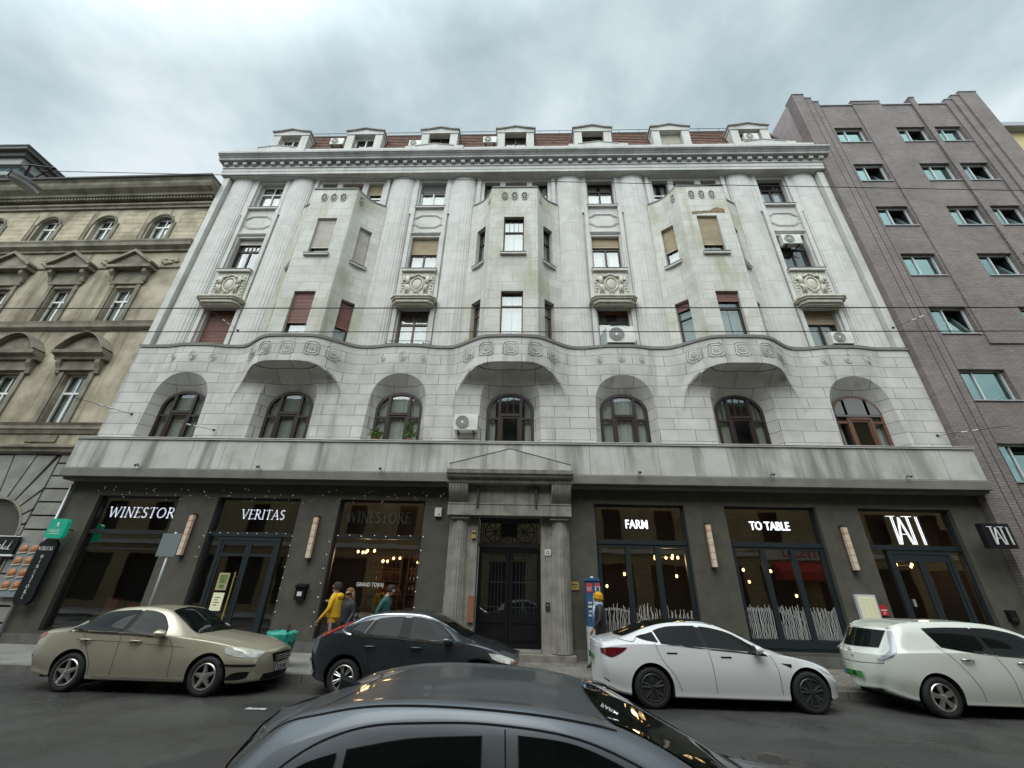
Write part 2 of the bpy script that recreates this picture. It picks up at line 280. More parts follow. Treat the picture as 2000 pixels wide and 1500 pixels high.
# ---------------- mesh helpers ----------------
def vor(v): return Vector(v)
class MB:
    def __init__(s): s.v = []; s.f = []; s.m = []; s.mi = 0
    def add(s, vs, fs, mi=None):
        b = len(s.v); s.v.extend([tuple(p) for p in vs]); mi = s.mi if mi is None else mi
        for f in fs: s.f.append(tuple(b+i for i in f)); s.m.append(mi)
    def box(s, x0, x1, y0, y1, z0, z1, mi=None):
        s.add([(x, y, z) for x in (x0, x1) for y in (y0, y1) for z in (z0, z1)],
              [(0, 1, 3, 2), (4, 6, 7, 5), (0, 4, 5, 1), (2, 3, 7, 6), (0, 2, 6, 4), (1, 5, 7, 3)], mi)
    def obox(s, P, u, n, a0, a1, b0, b1, c0, c1, mi=None):
        P = Vector(P); u = Vector(u); n = Vector(n); k = u.cross(n)*-1
        k = Vector((0, 0, 1))
        vs = [P+u*a+n*b+k*c for a in (a0, a1) for b in (b0, b1) for c in (c0, c1)]
        s.add(vs, [(0, 1, 3, 2), (4, 6, 7, 5), (0, 4, 5, 1), (2, 3, 7, 6), (0, 2, 6, 4), (1, 5, 7, 3)], mi)
    def prism(s, poly, axis, a, b, mi=None):
        def P(p, q):
            return {'x': (q, p[0], p[1]), 'y': (p[0], q, p[1]), 'z': (p[0], p[1], q)}[axis]
        n = len(poly)
        s.add([P(p, a) for p in poly]+[P(p, b) for p in poly],
              [tuple(range(n))[::-1], tuple(range(n, 2*n))]+[(i, (i+1) % n, n+(i+1) % n, n+i) for i in range(n)], mi)
    def tube(s, pts, r, n=6, mi=None, closed=False, r2=None):
        pts = [Vector(p) for p in pts]; vs = []; m = len(pts)
        ref = Vector((0.13, 0.31, 0.94))
        for i, p in enumerate(pts):
            if closed: d = pts[(i+1) % m]-pts[i-1]
            else: d = pts[min(i+1, m-1)]-pts[max(i-1, 0)]
            d.normalize(); a = d.cross(ref)
            if a.length < 1e-3: a = d.cross(Vector((1, 0, 0)))
            a.normalize(); b = d.cross(a)
            rr = r if r2 is None else r+(r2-r)*i/(m-1)
            for k in range(n):
                t = 2*PI*k/n; vs.append(p+a*math.cos(t)*rr+b*math.sin(t)*rr)
        fs = []
        for i in range(m if closed else m-1):
            j = (i+1) % m
            for k in range(n): fs.append((i*n+k, i*n+(k+1) % n, j*n+(k+1) % n, j*n+k))
        if not closed: fs += [tuple(range(n))[::-1], tuple((m-1)*n+k for k in range(n))]
        s.add(vs, fs, mi)
    def lathe(s, prof, n=24, C=(0, 0, 0), axis='z', mi=None, a0=0, a1=2*PI, mod=None):
        full = abs(a1-a0-2*PI) < 1e-6; vs = []; K = n if full else n+1
        for (r, h) in prof:
            for k in range(K):
                t = a0+(a1-a0)*k/n; rr = r*(mod(t, h) if mod else 1)
                c, q = math.cos(t)*rr, math.sin(t)*rr
                p = {'z': (c, q, h), 'y': (c, h, q), 'x': (h, c, q)}[axis]
                vs.append((p[0]+C[0], p[1]+C[1], p[2]+C[2]))
        fs = []
        for i in range(len(prof)-1):
            for k in range(n):
                k2 = (k+1) % K if full else k+1
                fs.append((i*K+k, i*K+k2, (i+1)*K+k2, (i+1)*K+k))
        s.add(vs, fs, mi)
    def grid(s, G, mi=None, skip=None):
        n = len(G); m = len(G[0])
        s.add([p for r_ in G for p in r_], [(i*m+j, i*m+j+1, (i+1)*m+j+1, (i+1)*m+j) for i in range(n-1) for j in range(m-1) if not (skip and skip(i, j))], mi)
    def ball(s, C, r, sx=1, sy=1, sz=1, n=8, mi=None):
        prof = [(math.sin(PI*i/n)*r, -math.cos(PI*i/n)*r) for i in range(n+1)]
        b = len(s.v); s.lathe([(max(p, 1e-4), h) for p, h in prof], n*2, (0, 0, 0), mi=mi)
        for i in range(b, len(s.v)):
            x, y, z = s.v[i]; s.v[i] = (x*sx+C[0], y*sy+C[1], z*sz+C[2])
    def build(s, name, mats, parent=None, smooth=False, loc=None, angle=None):
        if isinstance(mats, str): mats = [mats]
        me = bpy.data.meshes.new(name)
        off = Vector((0, 0, 0))
        if parent is not None:
            q = parent
            while q is not None: off += q.location; q = q.parent
        elif loc is not None: off = Vector(loc)
        me.from_pydata([(x-off.x, y-off.y, z-off.z) for x, y, z in s.v], [], s.f)
        for m in mats: me.materials.append(MATS[m])
        me.polygons.foreach_set('material_index', s.m)
        bm = bmesh.new(); bm.from_mesh(me)
        bmesh.ops.recalc_face_normals(bm, faces=bm.faces)
        if smooth:
            for f in bm.faces: f.smooth = True
            if angle:
                for e in bm.edges:
                    if len(e.link_faces) == 2 and e.calc_face_angle(0) > R(angle): e.smooth = False
        bm.to_mesh(me); bm.free()
        o = bpy.data.objects.new(name, me); COL.objects.link(o)
        if parent is not None: o.parent = parent
        elif loc is not None: o.location = off
        return o
def tag(o, label=None, cat=None, group=None, kind=None):
    if label: o['label'] = label
    if cat: o['category'] = cat
    if group: o['group'] = group
    if kind: o['kind'] = kind
    return o
def thing(name, loc, label, cat, group=None, rz=0):
    o = bpy.data.objects.new(name, None); COL.objects.link(o); o.location = loc; o.rotation_euler = (0, 0, rz)
    o.empty_display_size = 0.2
    return tag(o, label, cat, group)
def text_obj(txt, name, m, parent, x, y, z, size, sx=1.0, depth=0.01, bold=0.0, align='LEFT', rot=(PI/2, 0, 0)):
    c = bpy.data.curves.new('t', 'FONT'); c.body = txt; c.size = size; c.extrude = depth; c.offset = bold; c.align_x = align
    c.resolution_u = 3
    o = bpy.data.objects.new('t', c); COL.objects.link(o)
    me = bpy.data.meshes.new_from_object(o.evaluated_get(bpy.context.evaluated_depsgraph_get()))
    bpy.data.objects.remove(o); bpy.data.curves.remove(c)
    off = Vector((0, 0, 0)); q = parent
    while q is not None: off += q.location; q = q.parent
    me.transform(Matrix.Translation(Vector((x, y, z))-off) @ Matrix([(*r_, 0) for r_ in __import__('mathutils').Euler(rot).to_matrix()]+[(0, 0, 0, 1)]) @ Matrix.Diagonal((sx, 1, 1, 1)))
    me.materials.clear(); me.materials.append(MATS[m])
    r = bpy.data.objects.new(name, me); COL.objects.link(r); r.parent = parent
    return r

# serif stroke letters: (polyline points, width) in a cell one unit high
def _arc(cx, cy, rx, ry, a0, a1, n=10): return [(cx+rx*math.cos(R(a0+(a1-a0)*i/n)), cy+ry*math.sin(R(a0+(a1-a0)*i/n))) for i in range(n+1)]
TK, TN = 0.09, 0.042
GL = {
 'V': (0.78, [([(0.06, 1), (0.40, 0.02)], TK), ([(0.40, 0.02), (0.72, 1)], TN), ([(-0.03, 0.98), (0.2, 0.98)], 0.04), ([(0.6, 0.98), (0.82, 0.98)], 0.04)]),
 'E': (0.56, [([(0.12, 0), (0.12, 1)], TK), ([(0, 0.975), (0.5, 0.975), (0.5, 0.86)], TN), ([(0.12, 0.52), (0.42, 0.52)], TN), ([(0, 0.025), (0.53, 0.025), (0.55, 0.15)], TN)]),
 'R': (0.70, [([(0.12, 0), (0.12, 1)], TK), ([(0, 0.975), (0.3, 0.975)]+_arc(0.3, 0.75, 0.2, 0.225, 90, -90)+[(0.12, 0.525)], 0.075), ([(0.3, 0.52), (0.66, 0.02), (0.75, 0.02)], 0.11), ([(0, 0.02), (0.24, 0.02)], 0.04)]),
 'I': (0.28, [([(0.13, 0), (0.13, 1)], TK), ([(0.01, 0.98), (0.25, 0.98)], 0.04), ([(0.01, 0.02), (0.25, 0.02)], 0.04)]),
 'T': (0.66, [([(0.33, 0), (0.33, 1)], TK), ([(0.01, 0.87), (0.02, 0.975), (0.64, 0.975), (0.65, 0.87)], TN), ([(0.21, 0.02), (0.45, 0.02)], 0.04)]),
 'A': (0.78, [([(0.05, 0), (0.38, 1)], TN), ([(0.38, 1), (0.70, 0)], TK), ([(0.16, 0.36), (0.58, 0.36)], TN), ([(-0.04, 0.02), (0.16, 0.02)], 0.04), ([(0.58, 0.02), (0.82, 0.02)], 0.04)]),
 'S': (0.52, [(_arc(0.25, 0.74, 0.19, 0.23, 30, 200)+[(0.25, 0.50)]+_arc(0.25, 0.26, 0.2, 0.235, 60, -150), 0.10)]),
 'W': (1.08, [([(0.05, 1), (0.32, 0.02)], TK), ([(0.32, 0.02), (0.54, 0.95)], TN), ([(0.54, 0.95), (0.78, 0.02)], TK), ([(0.78, 0.02), (1.02, 1)], TN), ([(-0.03, 0.98), (0.2, 0.98)], 0.04), ([(0.9, 0.98), (1.1, 0.98)], 0.04)]),
 'N': (0.80, [([(0.12, 0), (0.12, 1)], TN), ([(0.10, 1), (0.66, 0.02)], TK), ([(0.66, 0), (0.66, 1)], TN), ([(0, 0.02), (0.24, 0.02)], 0.04), ([(0.54, 0.98), (0.78, 0.98)], 0.04)]),
 'O': (0.86, [(_arc(0.41, 0.5, 0.35, 0.46, 0, 360, 24), 0.10)]),
}
def strokes(mb, word, x, y, z, h, sx=1.0, sp_=0.10, d=0.02, vertical=False, slant=0.0):
    cx, cz = x, z
    for ch in word:
        if ch == ' ': cx += 0.4*h; continue
        w, st = GL[ch]
        ox = cx-(w*h*sx/2 if vertical else 0)
        for pl, wd in st:
            q = [Vector((ox+(p[0]+slant*p[1])*h*sx, 0, cz+p[1]*h)) for p in pl]
            Lf = []; Rt = []
            for i, p in enumerate(q):
                dd = (q[min(i+1, len(q)-1)]-q[max(i-1, 0)]).normalized(); nn = Vector((-dd.z, 0, dd.x))*wd*h/2
                Lf.append(p+nn); Rt.append(p-nn)
            for i in range(len(q)-1):
                poly = [Lf[i], Lf[i+1], Rt[i+1], Rt[i]]
                mb.prism([(p.x, p.z) for p in poly], 'y', y, y+d)
        if vertical: cz -= h*(1+sp_)
        else: cx += (w+sp_)*h*sx
    return cx
def frame_dir(P0, P1):
    u = Vector((P1[0]-P0[0], P1[1]-P0[1], 0)); w = u.length; u.normalize()
    return u, Vector((u.y, -u.x, 0)), w

def wall(mb, plan, z0, z1, holes, mi=None, extra_z=()):
    """vertical wall along a plan polyline with rectangular holes (s0,s1,za,zb); returns s -> point"""
    cum = [0.0]
    for a, b in zip(plan, plan[1:]): cum.append(cum[-1]+math.hypot(b[0]-a[0], b[1]-a[1]))
    def pt(s):
        s = max(0.0, min(cum[-1], s))
        for i in range(len(plan)-1):
            if s <= cum[i+1]+1e-9:
                t = (s-cum[i])/(cum[i+1]-cum[i]) if cum[i+1] > cum[i] else 0
                return (plan[i][0]+(plan[i+1][0]-plan[i][0])*t, plan[i][1]+(plan[i+1][1]-plan[i][1])*t)
        return plan[-1]
    ss = sorted(set([round(c, 5) for c in cum]+[round(h[k], 5) for h in holes for k in (0, 1)]))
    zs = sorted(set([z0, z1]+[h[k] for h in holes for k in (2, 3)]+list(extra_z)))
    G = [[(*pt(s), z) for z in zs] for s in ss]
    def skip(i, j):
        sm, zm = (ss[i]+ss[i+1])/2, (zs[j]+zs[j+1])/2
        return any(h[0] < sm < h[1] and h[2] < zm < h[3] for h in holes)
    mb.grid(G, mi, skip)
    return pt
def reveal(mb, P0, P1, z0, z1, d, mi=None, splay=0.0):
    u, n, w = frame_dir(P0, P1)
    A = Vector((P0[0], P0[1], 0)); B = Vector((P1[0], P1[1], 0)); a = A-n*d+u*splay; b = B-n*d-u*splay
    k = Vector((0, 0, 1)); zt = z1-splay
    mb.add([A+k*z0, A+k*z1, a+k*zt, a+k*z0], [(0, 1, 2, 3)], mi); mb.add([B+k*z0, B+k*z1, b+k*zt, b+k*z0], [(0, 3, 2, 1)], mi)
    mb.add([A+k*z1, B+k*z1, b+k*zt, a+k*zt], [(0, 1, 2, 3)], mi); mb.add([A+k*z0, B+k*z0, b+k*z0, a+k*z0], [(0, 3, 2, 1)], mi)
    return (a.x, a.y), (b.x, b.y)

def window(parent, P0, P1, z0, z1, style='two', fm='wood_dark', gm='glass_flat', blind=None, bf=0.0, curt='curtain', cw=0.8, sill=None, fr=0.07, tr=0.68, pf=1.0, label=None, name='window'):
    """frame mesh = the window part; pane, blind, curtain, sill are its sub-parts. P0,P1 lie on the frame's front plane, left to right seen from the street"""
    u, n, w = frame_dir(P0, P1); h = z1-z0
    P = Vector((P0[0], P0[1], z0))
    f = MB()
    B = lambda a0, a1, c0, c1, b0=-0.07, b1=0.0: f.obox(P, u, n, a0, a1, b0, b1, c0, c1)
    B(0, fr, 0, h); B(w-fr, w, 0, h); B(fr, w-fr, 0, fr, b1=-0.002); B(fr, w-fr, h-fr, h, b1=-0.002)
    if style in ('two', 'muntin', 'shop2'):
        B(fr, w-fr, h*tr-fr*0.6, h*tr+fr*0.6, b1=0.012)
        B(w/2-fr*0.55, w/2+fr*0.55, fr, h*tr-fr*0.6, b1=0.006)
        if style == 'muntin':
            for k in range(1, 6): B(fr+(w-2*fr)*k/6-0.012, fr+(w-2*fr)*k/6+0.012, h*tr+fr*0.6, h-fr, b0=-0.05, b1=-0.012)
            B(fr, w-fr, h*(tr+1)/2-0.01, h*(tr+1)/2+0.01, b0=-0.05, b1=-0.015)
        else: B(w/2-fr*0.4, w/2+fr*0.4, h*tr+fr*0.6, h-fr, b0=-0.05, b1=-0.01)
    elif style == 'one_top':
        B(fr, w-fr, h*tr-fr*0.6, h*tr+fr*0.6, b1=0.01)
        for k in range(1, 4): B(fr+(w-2*fr)*k/4-0.011, fr+(w-2*fr)*k/4+0.011, h*tr+fr*0.6, h-fr, b0=-0.05, b1=-0.012)
    elif style == 'casement':
        B(w/2-fr*0.5, w/2+fr*0.5, fr, h-fr, b1=0.006)
    elif style == 'slide':
        B(w*0.42-fr*0.5, w*0.42+fr*0.5, fr, h-fr, b1=0.006)
    elif style == 'tpane':
        B(fr, w-fr, h*tr-fr*0.5, h*tr+fr*0.5, b1=0.01)
    o = f.build(name, fm, parent)
    if label: o['label'] = label
    p = MB(); q = lambda a, b, c: P+u*a+n*b+Vector((0, 0, c))
    p.add([q(fr*0.5, -0.04, fr*0.5), q(w*pf-fr*0.5, -0.04, fr*0.5), q(w*pf-fr*0.5, -0.04, h-fr*0.5), q(fr*0.5, -0.04, h-fr*0.5)], [(0, 1, 2, 3)])
    p.build('pane', gm, o)
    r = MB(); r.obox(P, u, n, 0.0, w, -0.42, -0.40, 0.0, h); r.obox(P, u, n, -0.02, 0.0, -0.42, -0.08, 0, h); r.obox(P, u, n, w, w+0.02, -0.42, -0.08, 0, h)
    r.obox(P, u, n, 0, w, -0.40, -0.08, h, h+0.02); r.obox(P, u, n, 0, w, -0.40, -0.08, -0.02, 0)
    r.build('room_shade_box', 'room_dark', o)  # shallow dark box, its colour stands in for the shade of an unlit room
    if curt:
        c = MB()
        for sgn in ((0,) if cw >= 0.95 else (0, 1)):
            span = w*cw/(1 if cw >= 0.95 else 2); a_ = fr*0.6 if sgn == 0 else w-span-fr*0.6
            K = max(6, int(span/0.05)); G = []
            for i in range(K+1):
                t = i/K; bb = -0.16+0.025*math.sin(t*K*1.5+sgn*2)+0.01*math.sin(t*31)
                G.append([q(a_+t*span, bb, 0.02), q(a_+t*span, bb, h-0.03)])
            c.grid(G)
        c.build('curtain', curt, o, smooth=True)
    if blind and bf > 0:
        b = MB(); n_ = max(3, int(h*bf/0.07)); zb = h*(1-bf); G = []
        prof = []
        for i in range(n_):
            z_ = h-fr*0.3-(h*bf-fr*0.3)*i/n_; s_2 = (h*bf-fr*0.3)/n_
            prof += [(0.030, z_), (0.046, z_-s_2*0.25), (0.046, z_-s_2*0.85), (0.030, z_-s_2*0.95)]
        prof += [(0.018, zb)]
        G = [[q(fr*0.3, p_[0], p_[1]) for p_ in prof], [q(w-fr*0.3, p_[0], p_[1]) for p_ in prof]]
        b.grid(G); b.obox(P, u, n, fr*0.3, w-fr*0.3, 0.014, 0.05, zb-0.04, zb)
        b.build('roller_blind', blind, o)
    if sill:
        d, ov, th = sill; g = MB(); g.obox(P, u, n, -ov, w+ov, 0.005, d, -th-0.005, -0.03); g.build('sill', 'stone_smooth', o)
        g = MB(); g.obox(P, u, n, -ov-0.01, w+ov+0.01, 0.003, d+0.02, -0.03, -0.006); g.build('sill_flashing', 'sill_metal', o)
    return o

# ================= setting =================
def struct(name, mb, m, smooth=False):
    o = mb.build(name, m, smooth=smooth); o['kind'] = 'structure'; return o
g = MB(); g.add([(-150, -60, -0.02), (150, -60, -0.02), (150, 160, -0.02), (-150, 160, -0.02)], [(0, 1, 2, 3)]); struct('ground', g, 'pavement_grey')
g = MB()
G = [[(-70+140*i/70, 1.2+9.75*j/14, 0.02*math.sin(PI*j/14)+0.004*math.sin(i*1.7+j)*(0 < j < 14)) for j in range(15)] for i in range(71)]
g.grid(G); struct('road', g, 'asphalt', True)
g = MB(); g.box(-70, -3.0, 11.1, 14.2, -0.01, 0.15); struct('pavement', g, 'pavement_grey')
g = MB(); g.box(-2.997, 70, 11.1, 14.2, -0.01, 0.15); struct('pavement', g, 'pavers')
g = MB(); g.box(-70, 70, 10.9, 11.097, -0.01, 0.154); struct('kerb', g, 'kerb')
g = MB(); g.box(-70, 70, -5, 1.0, -0.01, 0.13); struct('pavement', g, 'pavement_grey')
g = MB(); g.box(-70, 70, 1.003, 1.2, -0.01, 0.134); struct('kerb', g, 'kerb')
g = MB()
for x0, x1, y in ((-10.9, -10.1, 8.62), (-4.7, -4.35, 8.6)): g.box(x0, x1, y-0.05, y+0.05, 0.02, 0.026)
struct('road_marking', g, 'paint_white')
g = MB(); zr = 0.024
g.lathe([(0.001, zr+0.012), (0.24, zr+0.012), (0.25, zr+0.004), (0.27, zr+0.004), (0.28, zr+0.012), (0.36, zr+0.012), (0.37, zr-0.01)], 40, (3.2, 7.02, 0))
for k in range(-3, 4):
    for j in range(-3, 4):
        if k*k+j*j < 10: g.box(3.2+k*0.06-0.02, 3.2+k*0.06+0.02, 7.02+j*0.06-0.02, 7.02+j*0.06+0.02, zr+0.011, zr+0.018)
tag(g.build('manhole_cover', 'cast_iron', loc=(3.2, 7.02, 0.03), smooth=True, angle=30), 'round cast iron manhole cover in the wet asphalt beside the bonnet of the near car', 'manhole cover')

# ================= the grey apartment building =================
X0 = -0.61
def XC(k): return X0+4.28*k
XL, XR = X0-15.35, X0+15.35
YS, YM, YU = 14.2, 14.2, 14.55
bld = thing('apartment_building', (X0, YS, 0), 'pale grey stone apartment building with fluted giant columns, curved oriels and dark shops below', 'building')

# ---- ground floor wall
SHOPS = [(-14.80, -11.90), (-10.55, -7.65), (-6.30, -3.38), (2.27, 5.22), (6.52, 9.46), (10.80, 13.72)]
DX0, DX1 = -1.53, 0.50
m = MB()
holes = [(a-XL, b-XL, 0.50, 4.57) for a, b in SHOPS]+[(DX0-XL, DX1-XL, 0.15, 4.10)]
wall(m, [(XL, YS), (XR, YS)], 0.12, 5.2, holes)
for a, b in SHOPS:
    m.mi = 0; reveal(m, (a, YS), (b, YS), 0.50, 4.57, 0.30)
m.box(XL, XL+0.3, YS+0.003, 22, 0, 5.1); m.box(XR-0.3, XR, YS+0.003, 22, 0, 5.1)
m.build('ground_floor_wall', 'stucco_olive', bld)
m = MB()
edges = [XL]+[v for a, b in SHOPS[:3] for v in ()]+[-2.55]
m.box(XL-0.03, -2.50, YS-0.05, YS-0.002, 0.15, 0.42); m.box(-2.497+3.92, XR+0.02, YS-0.05, YS-0.002, 0.15, 0.42)
m.build('plinth', 'stucco_plinth', bld)

# ---- canopy band
m = MB(); m.box(XL+0.02, XR+0.02, 13.65, 14.16, 5.40, 6.42); m.build('canopy_band', 'stone_canopy', bld)
m = MB(); m.box(XL-0.02, XR+0.05, 13.60, 14.19, 6.42, 6.455); m.box(XL-0.03, XR+0.06, 13.58, 14.185, 6.475, 6.50); m.box(XL, XR+0.03, 13.62, 14.18, 6.45, 6.48)
m.build('canopy_coping', 'stone_smooth', bld)
m = MB(); m.prism([(13.63, 5.10), (13.63, 5.36), (13.66, 5.40), (14.18, 5.40), (14.18, 5.02), (13.80, 5.02), (13.80, 5.10)], 'x', XL-0.03, XR+0.07); m.build('canopy_fascia', 'stone_fascia', bld)

# ---- mezzanine: one swelling stone skin with seven deep arches
def octagon(w, h, c): return [(-w+c, -h), (w-c, -h), (w, -h+c*0.7), (w, h-c*0.7), (w-c, h), (-w+c, h), (-w, h-c*0.7), (-w, -h+c*0.7)]
def sst(t): t = max(0.0, min(1.0, t)); return t*t*(3-2*t)
def bulge(x):
    o = 0.0
    for k in range(-3, 4):
        d = abs(x-XC(k))
        if k % 2 == 0: o = max(o, 0.88*sst((2.55-d)/1.75)*(1-0.05*(d/1.0)**2 if d < 1 else 0.95+0.0*d))
        else: o = max(o, 0.16*sst((1.45-d)/1.1))
    return o
def bell(x, z):
    """0 below the vault line of the oriel bays, 1 above it"""
    w = 1.0
    for k in (-2, 0, 2):
        d = abs(x-XC(k))
        if d < 2.3:
            q = 1-(d/2.15)**3.2
            zb = 7.90+1.55*(q**(1/2.2) if q > 0 else 0) - (max(0, d-2.15)*3)
            sc_ = max(0.0, min(1.0, (z-zb+0.62)/0.66)); w = min(w, 1-math.sqrt(max(0.0, 1-sc_**2.2)))
    return w
def YF(x, z):
    f = sst((z-8.3)/1.9)
    for k in (-2, 0, 2):
        d = abs(x-XC(k))
        if d < 2.6: f = max(f, sst((2.6-d)/1.3)) if z > 8.0 else f
    return YM - bulge(x)*f*bell(x, z)
ZB0, ZB1 = 6.30, 10.58
def arch_r(th, hw, zs, rise, hb=None):
    """distance from (0,ZB0) to an arch outline at angle th; hb = half width at the foot"""
    hb = hb or hw
    lo, hi = 0.0, 6.0
    c, s2 = math.cos(th), math.sin(th)
    for _ in range(40):
        mid = (lo+hi)/2; x, z = abs(mid*c), ZB0+mid*s2
        if z < zs: ins = x < hb+(hw-hb)*(z-ZB0)/(zs-ZB0)
        else: ins = (x/hw)**2.25+((z-zs)/rise)**2.25 < 1
        if ins: lo = mid
        else: hi = mid
    return lo
m = MB()
HW = 2.14; NR = 84
for k in range(-3, 4):
    cx = XC(k); aw = HW
    tc_ = math.atan2(ZB1-ZB0, aw)
    ths = sorted(set([PI*i/170 for i in range(171)]+[tc_, PI-tc_]))
    G = []; RV = []
    for th in ths:
        c, s2 = math.cos(th), math.sin(th)
        r0 = arch_r(th, 1.09, 8.20, 1.18, 1.17) if k % 2 else arch_r(th, 1.12, 8.35, 1.08, 1.17); r1 = min(aw/abs(c) if abs(c) > 1e-6 else 99, (ZB1-ZB0)/s2 if s2 > 1e-6 else 99)
        ri = arch_r(th, 0.875, 8.00, 0.74)
        row = []
        for i in range(NR+1):
            r_ = r0+(r1-r0)*i/NR; x = cx+r_*c; z = ZB0+r_*s2; y = YF(x, z)
            if False:   # the hood runs from the swollen front edge straight down to the window
                if i == 0: yb_ = YM-bulge(x)*0.985*sst((z-8.95)/0.70)
                fb = sst(1-(r_-r0)/0.22); y = y+(min(y, yb_)-y)*fb
            row.append((x, y, z))
        G.append(row)
        xo, yo, zo = row[0]; xi, zi = cx+ri*c, ZB0+ri*s2
        # a small rounded lip, then the splayed tunnel to the window
        RV.append([(xo, yo, zo)]+[(xo+(xi-xo)*t, yo+(YM+0.42-yo)*t, zo+(zi-zo)*t) for t in (0.04, 0.25, 0.5, 0.75, 1.0)])
    m.grid(G); rv = MB(); rv.grid(RV); rv.build('arch_reveal', 'stone_ashlar', bld, smooth=True)
for a, b in ((XL, XC(-3)-HW), (XC(3)+HW, XR)):
    m.grid([[(x, YF(x, z), z) for z in [ZB0+(ZB1-ZB0)*j/30 for j in range(31)]] for x in [a+(b-a)*i/4 for i in range(5)]])
m.build('mezzanine_wall', 'stone_ashlar', bld, smooth=True)
for xa_ in (XL, XR-0.3): m = MB(); m.box(xa_, xa_+0.3, YM+0.003, 22, 5.2, 21); m.build('side_wall', 'stone_smooth', bld)

# ---- belt: coping that follows the swell, terrace floor behind it
m = MB(); cp_ = []
NX = 460
prof = [(-0.05, 10.575), (-0.05, 10.60), (-0.075, 10.615), (-0.075, 10.655), (0.14, 10.665), (0.14, 10.48), (0.16, 10.46)]
G = []
for i in range(NX+1):
    x = XL-0.02+(XR-XL+0.04)*i/NX
    e = 0.01; y0 = YM-bulge(x); t = (bulge(x+e)-bulge(x-e))/(2*e); nl = math.sqrt(1+t*t); nx, ny = t/nl, 1/nl
    row = [(x+t/nl*p, y0+p/nl, z) for p, z in prof]
    G.append([(r_[0], r_[1], r_[2]) for r_ in row])
m.grid(G)
m.grid([[g_[-1], (g_[-1][0], YU+0.05, 10.455)] for g_ in G])
m.build('balcony_coping', 'stone_smooth', bld)
m = MB(); m.grid([[(g_[2][0], g_[2][1]-0.006, 10.632), (g_[3][0], g_[3][1]-0.006, 10.668), (g_[4][0], g_[4][1], 10.672)] for g_ in G])
m.build('coping_flashing', 'sill_metal', bld)
def surf(x, z, d=0.0):
    e = 0.02; y = YF(x, z); t = (YF(x+e, z)-YF(x-e, z))/(2*e); nl = math.sqrt(1+t*t)
    return Vector((x, y, z)), Vector((1/nl, t/nl, 0)), Vector((t/nl, -1/nl, 0))
for k in range(-3, 4):
    big = k % 2 == 0
    for dx_ in ((-1.62, -0.93, 0, 0.93, 1.62) if big else (-0.82, 0, 0.82)):
        m = MB(); P, u, n = surf(XC(k)+dx_, 10.08 if big else 10.12 if dx_ == 0 else 10.06)
        if big: rads = [(0.29, 8), (0.19, 8), (0.09, 8)]
        else: rads = [(0.21, 20), (0.15, 20), (0.09, 20)] if dx_ == 0 else [(0.16, 18), (0.11, 18), (0.06, 18)]
        for i, (r_, n_) in enumerate(rads):
            oc = octagon(r_*0.92, r_, r_*0.38) if big else [(math.cos(2*PI*j/n_)*r_*0.8, math.sin(2*PI*j/n_)*r_) for j in range(n_)]
            m.tube([P+n*0.004+u*a_+Vector((0, 0, b_)) for a_, b_ in oc], 0.015 if big else 0.012, 5, closed=True)
        m.ball(P+n*0.01, 0.04, 1, 0.6, 1, 5)
        m.build('rosette', 'stone_smooth', bld, smooth=True)

